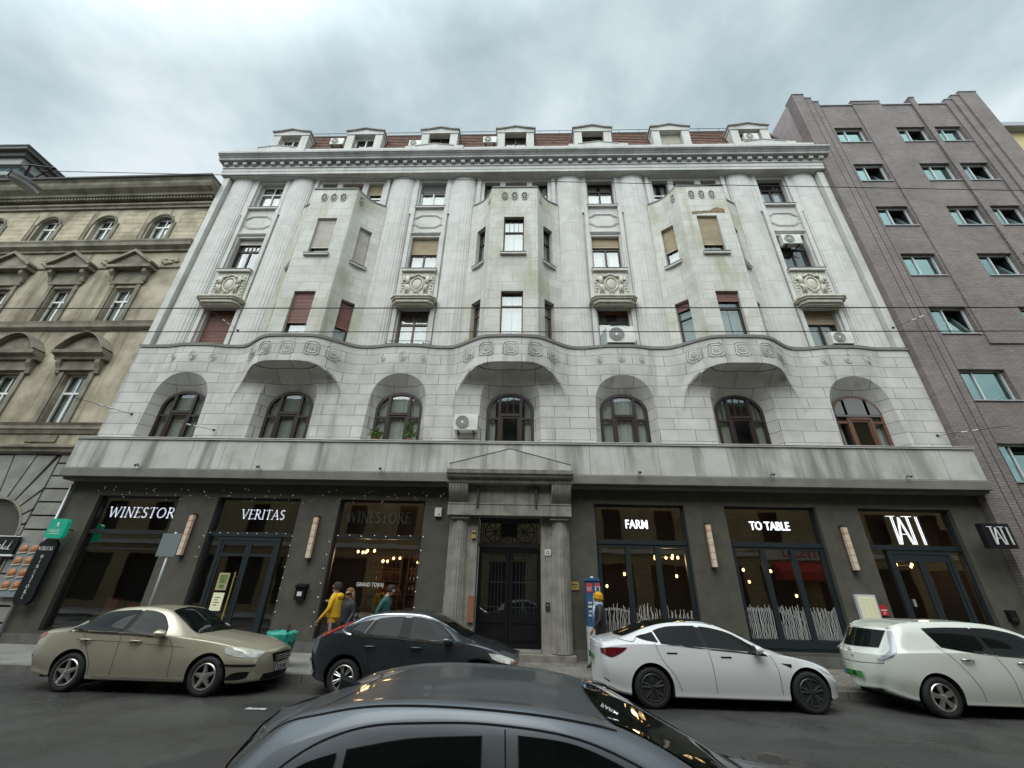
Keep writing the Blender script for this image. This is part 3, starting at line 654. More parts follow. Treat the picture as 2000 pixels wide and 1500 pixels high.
# ---- arched mezzanine windows
def arched_window(k, fm, blind=None, curt='curtain_grey', cw=1.0, label=None):
    cx = XC(k); y = YM+0.42
    def ap(inset, n=30, foot=ZB0+0.1):
        pts = []
        for i in range(n+1):
            th = PI*i/n
            hw = 0.875-inset; x = hw*math.cos(th); z = 8.0+(0.74-inset)*abs(math.sin(th))**0.92
            pts.append((cx+x, z))
        return [(cx+0.875-inset, foot)]+pts+[(cx-0.875+inset, foot)]
    o_, i_ = ap(-0.02), ap(0.085)
    m = MB()
    G = [[(a[0], y-0.06, a[1]), (b[0], y-0.06, b[1]), (b[0], y+0.03, b[1])] for a, b in zip(o_, i_)]
    m.grid(G)
    def zt(x): q = 1-(abs(x)/0.83)**2; return 8.0+0.70*math.sqrt(max(q, 0))*0.98
    for x in (-0.40, 0.40): m.box(cx+x-0.05, cx+x+0.05, y-0.09, y+0.02, 6.4, zt(x))
    m.box(cx-0.35, cx+0.35, y-0.10, y+0.02, 7.80, 7.91)
    m.box(cx-0.83, cx-0.45, y-0.075, y+0.015, 7.66, 7.75); m.box(cx+0.45, cx+0.83, y-0.075, y+0.015, 7.66, 7.75)
    for x0, x1, z0_, z1_ in ((-0.35, -0.28, 6.4, 7.8), (0.28, 0.35, 6.4, 7.8), (-0.28, 0.28, 7.72, 7.8)): m.box(cx+x0, cx+x1, y-0.07, y+0.015, z0_, z1_)
    if k in (0, 2):
        for x in (-0.12, 0.12): m.box(cx+x-0.012, cx+x+0.012, y-0.03, y+0.01, 7.91, zt(x))
        for x in (-0.62, 0.62): m.box(cx+x-0.012, cx+x+0.012, y-0.03, y+0.01, 7.75, zt(x))
    o = m.build('arched_window', fm, bld)
    if label: o['label'] = label
    m = MB(); pp = ap(0.03); m.add([(x, y, z) for x, z in pp], [tuple(range(len(pp)))]); m.build('pane', 'glass_flat', o)
    m = MB(); m.box(cx-0.9, cx+0.9, y+0.5, y+0.52, 6.3, 8.8); m.box(cx-0.92, cx-0.9, y+0.04, y+0.5, 6.3, 8.8); m.box(cx+0.9, cx+0.92, y+0.04, y+0.5, 6.3, 8.8); m.box(cx-0.9, cx+0.9, y+0.04, y+0.5, 8.78, 8.8); m.build('room_shade_box', 'room_dark', o)  # last mesh: dark box added to imitate the unlit room's shade
    if curt:
        m = MB(); G = []
        segs = [(-0.86, 0.86)] if cw >= 0.95 else [(-0.86, -0.86+0.86*cw), (0.86-0.86*cw, 0.86)]
        for a, b in segs:
            K = int((b-a)/0.035); m.grid([[(cx+a+(b-a)*i/K, y+0.10+0.022*math.sin(i*1.35)+0.012*math.sin(i*0.4), z) for z in (6.35, min(8.6, 8.0+0.62*math.sqrt(max(0, 1-((a+(b-a)*i/K)/0.86)**2))))] for i in range(K+1)])
        m.build('curtain', curt, o, smooth=True)
    if blind:
        m = MB(); pts = [p for p in ap(0.07) if p[1] > 7.95]; m.prism(pts, 'y', y-0.09, y-0.05); m.box(cx-0.80, cx+0.80, y-0.12, y-0.04, 7.92, 7.97); m.build('roller_blind', blind, o)
for k, fm, bl, cu, cw in ((-3, 'wood_dark', None, 'curtain_grey', 1.0), (-2, 'wood_dark', None, 'curtain_grey', 1.0), (-1, 'wood_dark', None, 'curtain', 1.0), (0, 'wood_dark', None, 'curtain', 0.35),
                          (1, 'wood_dark', None, 'curtain', 1.0), (2, 'wood_dark', None, 'curtain_grey', 0.5), (3, 'wood_brown', 'ac_grey', 'curtain', 0.3)):
    arched_window(k, fm, bl, cu, cw)

# ---- upper wall with its windows
m = MB()
UZ0, UZ1 = 10.30, 21.25
spec = []
for k in (-3, -1, 1, 3):
    for z0_, z1_ in ((10.70, 12.83), (14.87, 17.05), (19.08, 20.92)): spec.append((XC(k)-0.65, XC(k)+0.65, z0_, z1_))
for k in (-2, 0, 2):
    for a, b in ((-1.62, -0.83), (-0.55, 0.55), (0.83, 1.62)): spec.append((XC(k)+a, XC(k)+b, 18.55, 20.90))
wall(m, [(XL, YU), (XR, YU)], UZ0, UZ1, [(a-XL, b-XL, c, d) for a, b, c, d in spec])
for a, b, c, d in spec: reveal(m, (a, YU), (b, YU), c, d, 0.22)
m.build('upper_wall', 'stone_smooth', bld)
WY = YU+0.22
def fw(k, z0_, z1_, **kw): return window(bld, (XC(k)-0.65, WY), (XC(k)+0.65, WY), z0_, z1_, **kw)
# third level (behind the balcony)
fw(-3, 10.70, 12.83, style='two', blind='blind_brown', bf=0.97, label='window closed off by a full brown roller shutter')
fw(-1, 10.70, 12.83, style='two', fm='wood_brown', curt='curtain_grey', cw=0.9, tr=0.66)
fw(1, 10.70, 12.83, style='two', curt='curtain_grey', cw=0.6, blind='blind_brown', bf=0.08, tr=0.72)
fw(3, 10.70, 12.83, style='two', curt='curtain_grey', cw=0.9, blind='blind_beige', bf=0.30)
# fourth level
fw(-3, 14.87, 17.05, style='muntin', blind='blind_white', bf=0.12, cw=0.4)
fw(-1, 14.87, 17.05, style='two', blind='blind_beige', bf=0.42, cw=1.0, tr=0.55)
fw(1, 14.87, 17.05, style='two', blind='blind_beige', bf=0.25, cw=0.7, tr=0.68)
fw(3, 14.87, 17.05, style='two', cw=0.0, curt=None, tr=0.68)
# fifth level
sl_ = (0.36, 0.12, 0.12)
fw(-3, 19.08, 20.92, style='two', fm='frame_white', cw=0.7, sill=sl_)
fw(-1, 19.08, 20.92, style='two', fm='frame_white', cw=1.0, blind='ac_grey', bf=0.3, sill=sl_)
fw(1, 19.08, 20.92, style='muntin', cw=0.8, sill=sl_)
fw(3, 19.08, 20.92, style='muntin', cw=0.6, sill=sl_)
for k in (-2, 0, 2):
    for a, b in ((-1.62, -0.83), (-0.55, 0.55), (0.83, 1.62)):
        bl = {(-2, 0): ('blind_brown', 0.5), (-2, 1): ('blind_beige', 0.28)}.get((k, 0 if a == -0.55 else 1 if a > 0 else 2))
        window(bld, (XC(k)+a, WY), (XC(k)+b, WY), 18.55, 20.90, style='tpane', fm='frame_white' if (k == -2 and a > 0) else 'wood_dark', cw=0.6, blind=bl[0] if bl else None, bf=bl[1] if bl else 0, tr=0.6)

# ---- flat bay ornaments
def octagon(w, h, c): return [(-w+c, -h), (w-c, -h), (w, -h+c*0.7), (w, h-c*0.7), (w-c, h), (-w+c, h), (-w, h-c*0.7), (-w, -h+c*0.7)]
for k in (-3, -1, 1, 3):
    x = XC(k)
    m = MB()
    for s2, rr in ((1.0, 0.026), (0.87, 0.014)): m.tube([(x+px*s2, YU-0.012, 18.08+pz*s2) for px, pz in octagon(0.72, 0.42, 0.34)], rr, 5, closed=True)
    m.build('octagonal_moulding', 'stone_smooth', bld)
    m = MB(); m.box(x-0.88, x+0.88, YU-0.10, YU-0.002, 17.24, 17.30); m.box(x-0.86, x+0.86, YU-0.06, YU-0.002, 17.18, 17.238)
    for s2 in (-1, 1):
        m.box(x+s2*0.73-0.055, x+s2*0.73+0.055, YU-0.03, YU-0.002, 14.9, 17.177)
        m.box(x+s2*0.95-0.10, x+s2*0.95+0.10, YU-0.09, YU-0.002, 18.55, 21.1)
    m.build('window_surround', 'stone_smooth', bld)
    # carved cartouche panel under the fourth level window
    m = MB(); m.box(x-0.78, x+0.78, 14.24, YU-0.002, 14.70, 14.82); m.build('window_ledge', 'stone_smooth', bld)
    m = MB(); m.box(x-0.80, x+0.80, 14.22, YU-0.001, 14.825, 14.85); m.build('ledge_flashing', 'sill_metal', bld)
    m = MB(); m.box(x-0.74, x+0.74, 14.36, YU-0.001, 13.30, 14.70); pnl = m.build('relief_panel', 'stone_oriel', bld)
    m = MB(); yy = 14.34
    m.tube([(x+0.27*math.cos(2*PI*i/24), yy, 13.99+0.36*math.sin(2*PI*i/24)) for i in range(24)], 0.045, 6, closed=True)
    m.ball((x, yy+0.03, 13.99), 0.22, 1.0, 0.45, 1.35, 8)
    for s2 in (-1, 1):
        # standing figures either side, raised arms, garlands
        m.ball((x+s2*0.44, yy, 14.42), 0.085, 1, 1, 1, 6)
        m.tube([(x+s2*0.45, yy, 14.36), (x+s2*0.43, yy-0.02, 14.15), (x+s2*0.47, yy-0.02, 13.97)], 0.10, 7, r2=0.085)
        m.tube([(x+s2*0.49, yy-0.01, 13.98), (x+s2*0.43, yy-0.05, 13.76), (x+s2*0.48, yy, 13.52)], 0.065, 6, r2=0.04)
        m.tube([(x+s2*0.42, yy, 13.98), (x+s2*0.35, yy-0.03, 13.74), (x+s2*0.36, yy, 13.50)], 0.06, 6, r2=0.04)
        m.tube([(x+s2*0.42, yy, 14.28), (x+s2*0.30, yy-0.05, 14.38), (x+s2*0.16, yy-0.02, 14.42)], 0.042, 5)
        m.tube([(x+s2*0.50, yy, 14.28), (x+s2*0.60, yy-0.03, 14.18), (x+s2*0.62, yy, 14.38)], 0.04, 5)
        for j in range(7): m.ball((x+s2*(0.645+0.02*math.sin(j*2)), yy+0.01, 13.46+j*0.155), 0.058, 1, 0.8, 1.15, 5)
        m.tube([(x+s2*(0.05+0.30*math.sin(t)), yy-0.01, 14.55-0.14*abs(math.sin(2*t))) for t in [0.2*q for q in range(9)]], 0.04, 5)
        m.tube([(x+s2*(0.08+0.09*q*math.cos(q*1.7)), yy, 13.56+0.03*q*math.sin(q*1.7)) for q in [0.4*z_ for z_ in range(7)]], 0.035, 5)
    for j in range(5): m.ball((x-0.2+0.1*j, yy, 14.52-0.03*abs(j-2)), 0.05, 1, 1, 1, 5)
    m.build('carving', 'stone_cream', pnl, smooth=True)
    m = MB()
    sh = lambda w, y, c: [(x-w, YU-0.003), (x-w, y+c), (x-w+c, y), (x+w-c, y), (x+w, y+c), (x+w, YU-0.003)]
    m.prism(sh(0.98, 13.90, 0.2), 'z', 13.02, 13.10); m.prism(sh(0.94, 13.95, 0.2), 'z', 12.94, 13.02); m.prism(sh(0.86, 14.02, 0.18), 'z', 12.80, 12.94); m.prism(sh(0.78, 14.12, 0.16), 'z', 12.72, 12.80); m.prism(sh(0.80, 14.2, 0.12), 'z', 13.10, 13.30)
    m.build('window_hood', 'stone_cream', bld)

m = MB(); x = XC(-1)
for z in (10.86, 10.98): m.tube([(x-0.95, 14.5, z), (x-0.9, 14.3, z), (x-0.62, 14.26, z), (x-0.62, 14.4, z)], 0.012, 5); m.tube([(x+0.95, 14.5, z), (x+0.9, 14.3, z), (x+0.62, 14.26, z), (x+0.62, 14.4, z)], 0.012, 5)
m.tube([(x-0.62, 14.26, 10.98), (x+0.62, 14.26, 10.98)], 0.012, 5)
for i in range(9): m.tube([(x-0.9+1.8*i/8, 14.28, 10.62), (x-0.9+1.8*i/8, 14.28, 10.98)], 0.009, 4)
m.build('window_railing', 'iron', bld)
# ---- giant fluted half columns
for k in (-3, -1, 1, 3):
    for s2 in (-1, 1):
        x = XC(k)+s2*1.60; m = MB()
        zs = []
        z = 10.4
        joints = [12.3, 14.15, 15.95, 17.75, 19.5]
        rows = [10.47]
        for j in joints: rows.append(j)
        rows += [20.55, 20.7, 20.95]; rows.sort()
        def rad(t, h):
            f = 1.0 if h < 20.6 else 0.0
            jt = 1.0
            return jt*(1-0.045*f*(0.5-0.5*math.cos(t*24)))
        m.lathe([(0.66-0.06*(h-10.4)/10.6, h) for h in rows], 132, (x, YU-0.02, 0), a0=PI, a1=2*PI, mod=rad)
        m.lathe([(0.62, 20.95), (0.62, 21.02), (0.60, 21.04), (0.60, 21.10)], 60, (x, YU-0.02, 0), a0=PI, a1=2*PI)
        m.v = [(px, YU-0.02+(py-YU+0.02)*0.38, pz) for px, py, pz in m.v]
        # squared strip beside the column
        for q in (-1, 1): m.box(x+q*0.78-0.09, x+q*0.78+0.09, YU-0.12, YU-0.001, 10.4, 21.1)
        m.build('column', 'stone_column', bld, smooth=True, angle=35)

# ---- oriels
def cr1(p0, p1, p2, p3, t):
    return tuple(0.5*((2*b)+(-a+c)*t+(2*a-5*b+4*c-d)*t*t+(-a+3*b-3*c+d)*t*t*t) for a, b, c, d in zip(p0, p1, p2, p3))
def resample3(P, n):
    out = []
    for i in range(len(P)-1):
        for k in range(n): out.append(cr1(P[max(i-1, 0)], P[i], P[i+1], P[min(i+2, len(P)-1)], k/n))
    return out+[P[-1]]
def oriel_plan(k):
    c = XC(k); R_ = 1.05; cxr = 2.12
    arc = resample3([(1.0, 13.35), (1.07, 13.37), (1.16, 13.55), (1.28, 13.78), (1.40, 13.95), (1.55, 14.10), (1.72, 14.22), (1.92, 14.32), (2.12, 14.42)], 3)
    left = [(c-x, y) for x, y in reversed(arc)]; right = [(c+x, y) for x, y in arc]
    return left+right
for k in (-2, 0, 2):
    pl = oriel_plan(k); c = XC(k)
    cum = [0.0]
    for a, b in zip(pl, pl[1:]): cum.append(cum[-1]+math.hypot(b[0]-a[0], b[1]-a[1]))
    Lt = cum[-1]; Cm = Lt/2; sa = 0.40; sb = 0.98
    hs = [(Cm-0.45, Cm+0.45, 10.75, 12.81), (Cm-0.45, Cm+0.45, 14.85, 17.03)]
    for z0_, z1_ in ((10.75, 12.81), (14.85, 17.03)):
        hs += [(sa, sb, z0_, z1_), (Lt-sb, Lt-sa, z0_, z1_)]
    m = MB(); pt = wall(m, pl, 10.60, 18.95, hs)
    ends = []
    for h in hs:
        P0, P1 = pt(h[0]), pt(h[1]); side = abs((h[0]+h[1])/2-Cm) > 0.5
        d = 0.20 if side else 0.16
        q = reveal(m, P0, P1, h[2], h[3], d, splay=0.0 if not side else 0.0)
        ends.append((q, h, side))
    # inner face and top of the parapet, terrace floor
    inn = [(p[0]+(0.12 if p[0] < c-1 else -0.12 if p[0] > c+1 else 0), p[1]+0.14) for p in pl]
    m.grid([[(*a, 18.95), (*b, 18.95), (*b, 18.1)] for a, b in zip(pl, inn)])
    ob = m.build('oriel', 'stone_oriel', bld, smooth=True, angle=30)
    m = MB(); m.grid([[(a[0], a[1]-0.045, 18.945), (a[0], a[1]-0.045, 18.99), (b[0], b[1]+0.02, 18.995), (b[0], b[1]+0.02, 18.96)] for a, b in zip(pl, inn)]); m.build('parapet_coping', 'stone_smooth', ob)
    m = MB(); m.grid([[(a[0], a[1]-0.055, 18.975), (a[0], a[1]-0.055, 19.0), (b[0], b[1]+0.02, 19.003)] for a, b in zip(pl, inn)]); m.build('coping_flashing', 'sill_metal', ob)
    m = MB(); m.grid([[(*b, 18.1), (b[0], YU, 18.1)] for b in inn]); m.build('terrace_floor', 'stone_smooth', ob)
    # flat dark discs paint the shade of pierced ovals, with iron grilles
    for s_c, zz, w_ in [(Cm-0.46, 18.38, 1), (Cm, 18.38, 1), (Cm+0.46, 18.38, 1), (Cm-1.35, 18.45, 0.8), (Cm+1.35, 18.45, 0.8)]:
        P0, P1 = pt(s_c-0.02), pt(s_c+0.02); u, n, _ = frame_dir(P0, P1); P = Vector((*pt(s_c), zz))
        m = MB(); a_, b_ = 0.13*w_, 0.22
        m.add([P+n*0.012+u*(a_*math.cos(2*PI*i/20))+Vector((0, 0, b_*math.sin(2*PI*i/20))) for i in range(20)], [tuple(range(20))])
        go = m.build('oval_shade_disc', 'room_dark', ob)
        m = MB(); m.tube([P+n*0.02+u*((a_+0.02)*math.cos(2*PI*i/20))+Vector((0, 0, (b_+0.02)*math.sin(2*PI*i/20))) for i in range(20)], 0.024, 5, closed=True); m.build('oval_rim', 'stone_oriel', go)
        m = MB()
        for i in range(6): m.tube([P+n*0.025, P+n*0.03+u*(a_*math.cos(PI/3*i+0.5))+Vector((0, 0, b_*math.sin(PI/3*i+0.5)))], 0.012, 4)
        m.tube([P+n*0.03+u*(a_*0.55*math.cos(2*PI*i/12))+Vector((0, 0, b_*0.55*math.sin(2*PI*i/12))) for i in range(12)], 0.010, 4, closed=True)
        m.build('grille', 'blind_white', go)
    for (q0, q1), h, side in ends:
        low = h[2] < 12; right = (h[0]+h[1])/2 > Cm
        st = 'tpane' if low else 'one_top'; kw = dict(curt='curtain', cw=0.9, tr=0.62)
        if k == -2:
            if low: kw.update(blind='blind_brown', bf=0.62 if side else 0.72)
            else: kw.update(blind='blind_white', bf=0.99 if (side and right) else 0.78)
        if k == 2:
            if not low: kw.update(blind='blind_beige', bf=0.60 if side else 0.74)
            else: kw.update(blind='blind_brown', bf=0.20 if not side else 0.16, curt='curtain_grey')
        if k == 0 and low: kw.update(tr=0.68)
        if not low: kw['sill'] = (0.28 if not side else 0.30, 0.10, 0.12)
        window(bld, q0, q1, h[2], h[3], style=st, fr=0.055, fm='wood_dark' if not low else 'wood_brown' if k == 0 else 'wood_dark', **kw)
# broken render over the right oriel's upper window
m = MB(); pts = []
c = XC(2)
for i in range(17):
    t = i/16; pts.append((c-0.62+1.45*t, 17.12+0.10*math.sin(t*2.2)-0.05*random.random()))
for i in range(16, -1, -1):
    t = i/16; pts.append((c-0.62+1.45*t, 17.26+0.10*t+0.16*math.exp(-((t-0.78)/0.16)**2)+0.05*random.random()))
m.prism(pts, 'y', 13.338, 13.36)
MATS_ = mat('bare_render', (0.25, 0.17, 0.095), 0.95, col2=(0.12, 0.08, 0.05), ns=7, bump=0.6)
m.build('render_damage', 'bare_render', bld)

# ---- entablature
m = MB(); xa, xb = XL-0.12, XR+0.12
m.prism([(14.9, 21.06), (14.05, 21.06), (14.05, 21.24), (14.03, 21.25), (14.03, 21.46), (13.98, 21.48), (13.98, 21.53), (14.9, 21.53)], 'x', xa, xb); m.build('architrave', 'stone_smooth', bld)
m = MB(); m.box(xa-0.0, xb, 14.02, 14.9, 21.53, 21.84)
nd_ = 62
for i in range(nd_):
    x = xa+0.2+(xb-xa-0.4)*i/(nd_-1); m.box(x-0.10, x+0.10, 13.86, 14.02, 21.60, 21.77)
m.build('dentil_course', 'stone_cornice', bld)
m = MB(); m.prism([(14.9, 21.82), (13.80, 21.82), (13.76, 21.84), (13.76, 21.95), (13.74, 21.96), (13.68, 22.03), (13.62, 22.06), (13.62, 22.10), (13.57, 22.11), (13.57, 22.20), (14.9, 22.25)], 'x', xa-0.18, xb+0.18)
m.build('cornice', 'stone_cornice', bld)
m = MB(); m.box(XL-0.2, XR+0.2, 13.60, 13.78, 22.235, 22.262); m.build('cornice_flashing', 'sill_metal', bld)
m = MB(); m.box(XL+0.05, XR-0.05, 13.95, 14.35, 22.22, 22.93)
for k in (-3, -1, 1, 3):
    x = XC(k)+(-0.1 if k < 0 else 0.0)
    m.prism([(x-1.55, 22.24), (x+1.55, 22.24), (x+1.55, 23.00), (x+1.0, 23.02), (x, 23.20), (x-1.0, 23.02), (x-1.55, 23.00)], 'y', 13.90, 14.36)
    m.tube([(x-1.05, 13.89, 23.0), (x, 13.89, 23.17), (x+1.05, 13.89, 23.0)], 0.03, 5)
m.build('attic_parapet', 'stone_smooth', bld)

# ---- mansard roof and dormers
m = MB()
zr0, zr1, yr0, yr1 = 22.6, 26.1, 14.4, 15.35
bx0, bx1, tx0, tx1 = XL+0.25, XR-0.1, XL+1.5, XR-1.2
m.add([(bx0, yr0, zr0), (bx1, yr0, zr0), (tx1, yr1, zr1), (tx0, yr1, zr1), (bx0, 22, zr0), (bx1, 22, zr0), (tx1, 21, zr1), (tx0, 21, zr1)],
      [(0, 1, 2, 3), (0, 3, 7, 4), (1, 5, 6, 2), (3, 2, 6, 7)])
rf = m.build('roof', 'roof_tile', bld)
m = MB()
m.tube([(tx0, yr1, zr1), (tx1, yr1, zr1)], 0.06, 6)
m.tube([(bx0, yr0, zr0), (tx0, yr1, zr1)], 0.09, 6); m.tube([(bx1, yr0, zr0), (tx1, yr1, zr1)], 0.09, 6)
m.build('ridge_tiles', 'roof_dark', rf)
m = MB()   # rows of tile edges
for i in range(1, 14):
    t = i/14; y = yr0+(yr1-yr0)*t; z = zr0+(zr1-zr0)*t; m.box(bx0+(tx0-bx0)*t, bx1+(tx1-bx1)*t, y-0.035, y+0.03, z-0.03, z)
m.build('tile_courses', 'roof_tile', rf)
m = MB(); m.tube([(tx0, yr1+0.1, zr1+0.5), (tx1, yr1+0.1, zr1+0.5)], 0.015, 4)
for i in range(25): x = tx0+(tx1-tx0)*i/24; m.tube([(x, yr1+0.1, zr1), (x, yr1+0.1, zr1+0.5)], 0.012, 4)
m.build('roof_rail', 'iron', rf)
for k in range(-3, 4):
    x = XC(k)-0.1; y = 14.5
    d = MB()
    d.box(x-1.02, x-0.60, y, 16.2, 22.9, 24.95); d.box(x+0.60, x+1.02, y, 16.2, 22.9, 24.95)
    d.prism([(x-1.06, 24.95), (x+1.06, 24.95), (x+1.06, 25.17), (x+0.65, 25.22), (x, 25.38), (x-0.65, 25.22), (x-1.06, 25.17)], 'y', y-0.04, 16.4)
    d.box(x-0.599, x+0.599, y+0.3, 16.1, 22.9, 23.75)
    do = d.build('dormer', 'stone_smooth', bld)
    t_ = MB(); t_.prism([(x-1.12, 25.172), (x-0.67, 25.23), (x, 25.40), (x+0.67, 25.23), (x+1.12, 25.172), (x+1.12, 25.26), (x+0.67, 25.32), (x, 25.49), (x-0.67, 25.32), (x-1.12, 25.26)], 'y', y-0.14, 16.5); t_.build('dormer_roof', 'stone_cornice', do)
    fm = {-3: 'frame_white', -2: 'frame_white', 2: 'frame_white'}.get(k, 'wood_dark')
    window(do, (x-0.60, y+0.30), (x+0.60, y+0.30), 23.75, 24.95, style='casement', fm=fm, cw=0.8, curt='curtain' if k in (-3, 2) else None, blind='blind_white' if k == 2 else None, bf=0.6 if k == 2 else 0)

# ---- shop fronts
def shopwin(a, b, style, fm):
    y = YS+0.20; z0_, z1_ = 0.50, 4.57; m = MB(); f = 0.07
    def bar(x0, x1, c, d, y0=y-0.05, y1=y+0.04): m.box(x0, x1, y0, y1, c, d)
    bar(a, a+f, z0_, z1_); bar(b-f, b, z0_, z1_); bar(a+f, b-f, z1_-f, z1_, y0=y-0.045); bar(a+f, b-f, z0_, z0_+0.09, y0=y-0.045)
    bar(a+f, b-f, 3.33, 3.46, y0=y-0.10)
    panes = [(a+f, b-f, 3.46, z1_-f)]
    if style == 'plain': panes.append((a+f, b-f, z0_+0.09, 3.33))
    if style == 'bar': bar(a+f, b-f, 2.86, 2.90, y0=y-0.02); panes.append((a+f, b-f, z0_+0.09, 3.33))
    if style == 'fold':
        w = (b-a-2*f)/3
        for i in range(3):
            q0, q1 = a+f+w*i, a+f+w*(i+1)
            bar(q0, q0+0.075, z0_+0.09, 3.33, y0=y-0.07); bar(q1-0.075, q1, z0_+0.09, 3.33, y0=y-0.07)
            bar(q0+0.075, q1-0.075, z0_+0.09, z0_+0.30, y0=y-0.068); bar(q0+0.075, q1-0.075, 3.24, 3.33, y0=y-0.068)
            panes.append((q0+0.075, q1-0.075, z0_+0.30, 3.24))
    if style in ('door', 'door2'):
        l0, r0 = (a+0.42, b-0.42) if style == 'door' else (a+0.55, b-0.45)
        bar(l0, l0+0.10, z0_+0.09, 3.33, y0=y-0.08); bar(r0-0.10, r0, z0_+0.09, 3.33, y0=y-0.08); bar(l0+0.1, r0-0.1, 3.20, 3.33, y0=y-0.075)
        panes += [(a+f, l0, z0_+0.09, 3.33), (r0, b-f, z0_+0.09, 3.33)]
    o = m.build('shop_window' if 'door' not in style else 'shop_entrance', fm, bld)
    p = MB()
    for x0, x1, c, d in panes: p.add([(x0, y, c), (x1, y, c), (x1, y, d), (x0, y, d)], [(0, 1, 2, 3)])
    if 'door' in style:
        l0, r0 = (a+0.52, b-0.52) if style == 'door' else (a+0.65, b-0.55); mid = (l0+r0)/2
        for q0, q1 in ((l0, mid-0.004), (mid+0.004, r0)):
            d = MB(); yy = y-0.03
            d.box(q0, q0+0.09, yy-0.03, yy+0.03, 0.34, 3.2); d.box(q1-0.09, q1, yy-0.03, yy+0.03, 0.34, 3.2)
            for c0, c1 in ((0.34, 0.62), (3.10, 3.2), (2.72, 2.80) if style == 'door' else (3.0, 3.1)): d.box(q0+0.09, q1-0.09, yy-0.028, yy+0.028, c0, c1)
            dd = d.build('door', fm, o)
            g2 = MB(); g2.add([(q0+0.09, yy, 0.6), (q1-0.09, yy, 0.6), (q1-0.09, yy, 3.1), (q0+0.09, yy, 3.1)], [(0, 1, 2, 3)])
            p.add(g2.v, g2.f)
    p.build('pane', 'glass_shop', o)
    return o
sw = [shopwin(*SHOPS[0], 'bar', 'frame_black'), shopwin(*SHOPS[1], 'door', 'frame_blue'), shopwin(*SHOPS[2], 'plain', 'frame_black'),
      shopwin(*SHOPS[3], 'fold', 'frame_blue'), shopwin(*SHOPS[4], 'fold', 'frame_blue'), shopwin(*SHOPS[5], 'door2', 'frame_blue')]
# brass door pull on the wine shop door
m = MB(); mx_ = sum(SHOPS[1])/2; m.tube([(mx_-0.14, YS+0.07, 0.9), (mx_-0.14, YS+0.07, 2.25)], 0.022, 8); m.box(mx_-0.15, mx_-0.13, YS+0.07, YS+0.16, 1.0, 1.04); m.box(mx_-0.15, mx_-0.13, YS+0.07, YS+0.16, 2.1, 2.14); m.build('door_pull', 'brass', sw[1])
m = MB(); x = SHOPS[5][0]+0.80; m.box(x, x+0.06, YS+0.09, YS+0.13, 1.75, 1.95); m.build('door_handle', 'galv', sw[5])
# painted reed pattern on the folding panes (pattern of the glass film: one mesh per window)
for idx in (3, 4):
    a, b = SHOPS[idx]; w = (b-a-0.14)/3; rr = random.Random(idx)
    for i in range(3):
        m = MB()
        q0 = a+0.07+w*i+0.09; q1 = a+0.07+w*(i+1)-0.09; n_ = 17 if idx == 4 else 13
        for j in range(n_):
            x = q0+(q1-q0)*(j+0.5)/n_+rr.uniform(-0.01, 0.01); tp = 1.66+rr.uniform(-0.12, 0.06)+(0.0 if idx == 4 else rr.uniform(-0.25, 0)); pts = []
            for q in range(9): pts.append((x+rr.uniform(-0.012, 0.012)*(1 if idx == 4 else 1.4)+(0.03 if idx == 3 and j % 2 else 0)*q/8, 0.82+(tp-0.82)*q/8))
            for p0, p1 in zip(pts, pts[1:]): m.prism([(p0[0]-0.0065, p0[1]), (p0[0]+0.0065, p0[1]), (p1[0]+0.0065, p1[1]), (p1[0]-0.0065, p1[1])], 'y', YS+0.186, YS+0.190)
        m.build('reed_pattern', 'film_white', sw[idx])

# ---- shop interiors
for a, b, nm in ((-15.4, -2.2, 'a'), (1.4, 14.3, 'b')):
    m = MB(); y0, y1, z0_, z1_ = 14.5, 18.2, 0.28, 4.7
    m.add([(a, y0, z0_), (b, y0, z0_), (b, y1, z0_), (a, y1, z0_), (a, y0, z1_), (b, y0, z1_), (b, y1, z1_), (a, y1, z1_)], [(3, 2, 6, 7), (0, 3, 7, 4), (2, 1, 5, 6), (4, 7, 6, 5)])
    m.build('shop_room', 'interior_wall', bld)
    m = MB(); m.add([(a, y0, z0_+0.004), (b, y0, z0_+0.004), (b, y1, z0_+0.004), (a, y1, z0_+0.004)], [(0, 1, 2, 3)]); m.build('shop_floor', 'wood_floor', bld)
def shelf(x0, x1, y, zs, tall=0.30, rr=random.Random(3), label='', dark=True):
    t = thing('bottle_shelf', (x0, y, 0.29), label, 'shelf')
    m = MB(); m.box(x0-0.03, x0, y-0.15, y+0.15, 0.29, zs[-1]+0.5); m.box(x1, x1+0.03, y-0.15, y+0.15, 0.29, zs[-1]+0.5)
    for z in zs: m.box(x0, x1, y-0.15, y+0.15, z-0.03, z)
    m.box(x0, x1, y+0.13, y+0.15, 0.3, zs[-1]+0.5); m.build('rack', 'shelf_wood', t)
    cnt = 0; m = MB(); m2 = MB()
    for z in zs:
        x = x0+0.08
        while x < x1-0.06:
            q = m if rr.random() < 0.75 else m2
            q.lathe([(0.001, z), (0.036, z), (0.036, z+tall*0.62), (0.013, z+tall*0.78), (0.013, z+tall), (0.001, z+tall)], 8, (x, y-0.05, 0)); x += 0.115+rr.random()*0.05; cnt += 1
    o = m.build('bottles', 'bottle_dark', t, smooth=True, angle=40); o['kind'] = 'stuff'
    o = m2.build('bottles', 'red_wall', t, smooth=True, angle=40); o['kind'] = 'stuff'
shelf(-14.3, -12.3, 17.9, [0.8, 1.25, 1.7, 2.15], label='wine shelf along the back wall seen through the leftmost shop window')
shelf(-6.2, -4.9, 17.9, [0.8, 1.25, 1.7, 2.15, 2.6], label='wine shelf at the back left of the shop window with the hanging bulbs')
shelf(-4.6, -3.1, 17.9, [0.8, 1.25, 1.7, 2.15, 2.6], label='wine shelf at the back right of the shop window with the hanging bulbs')
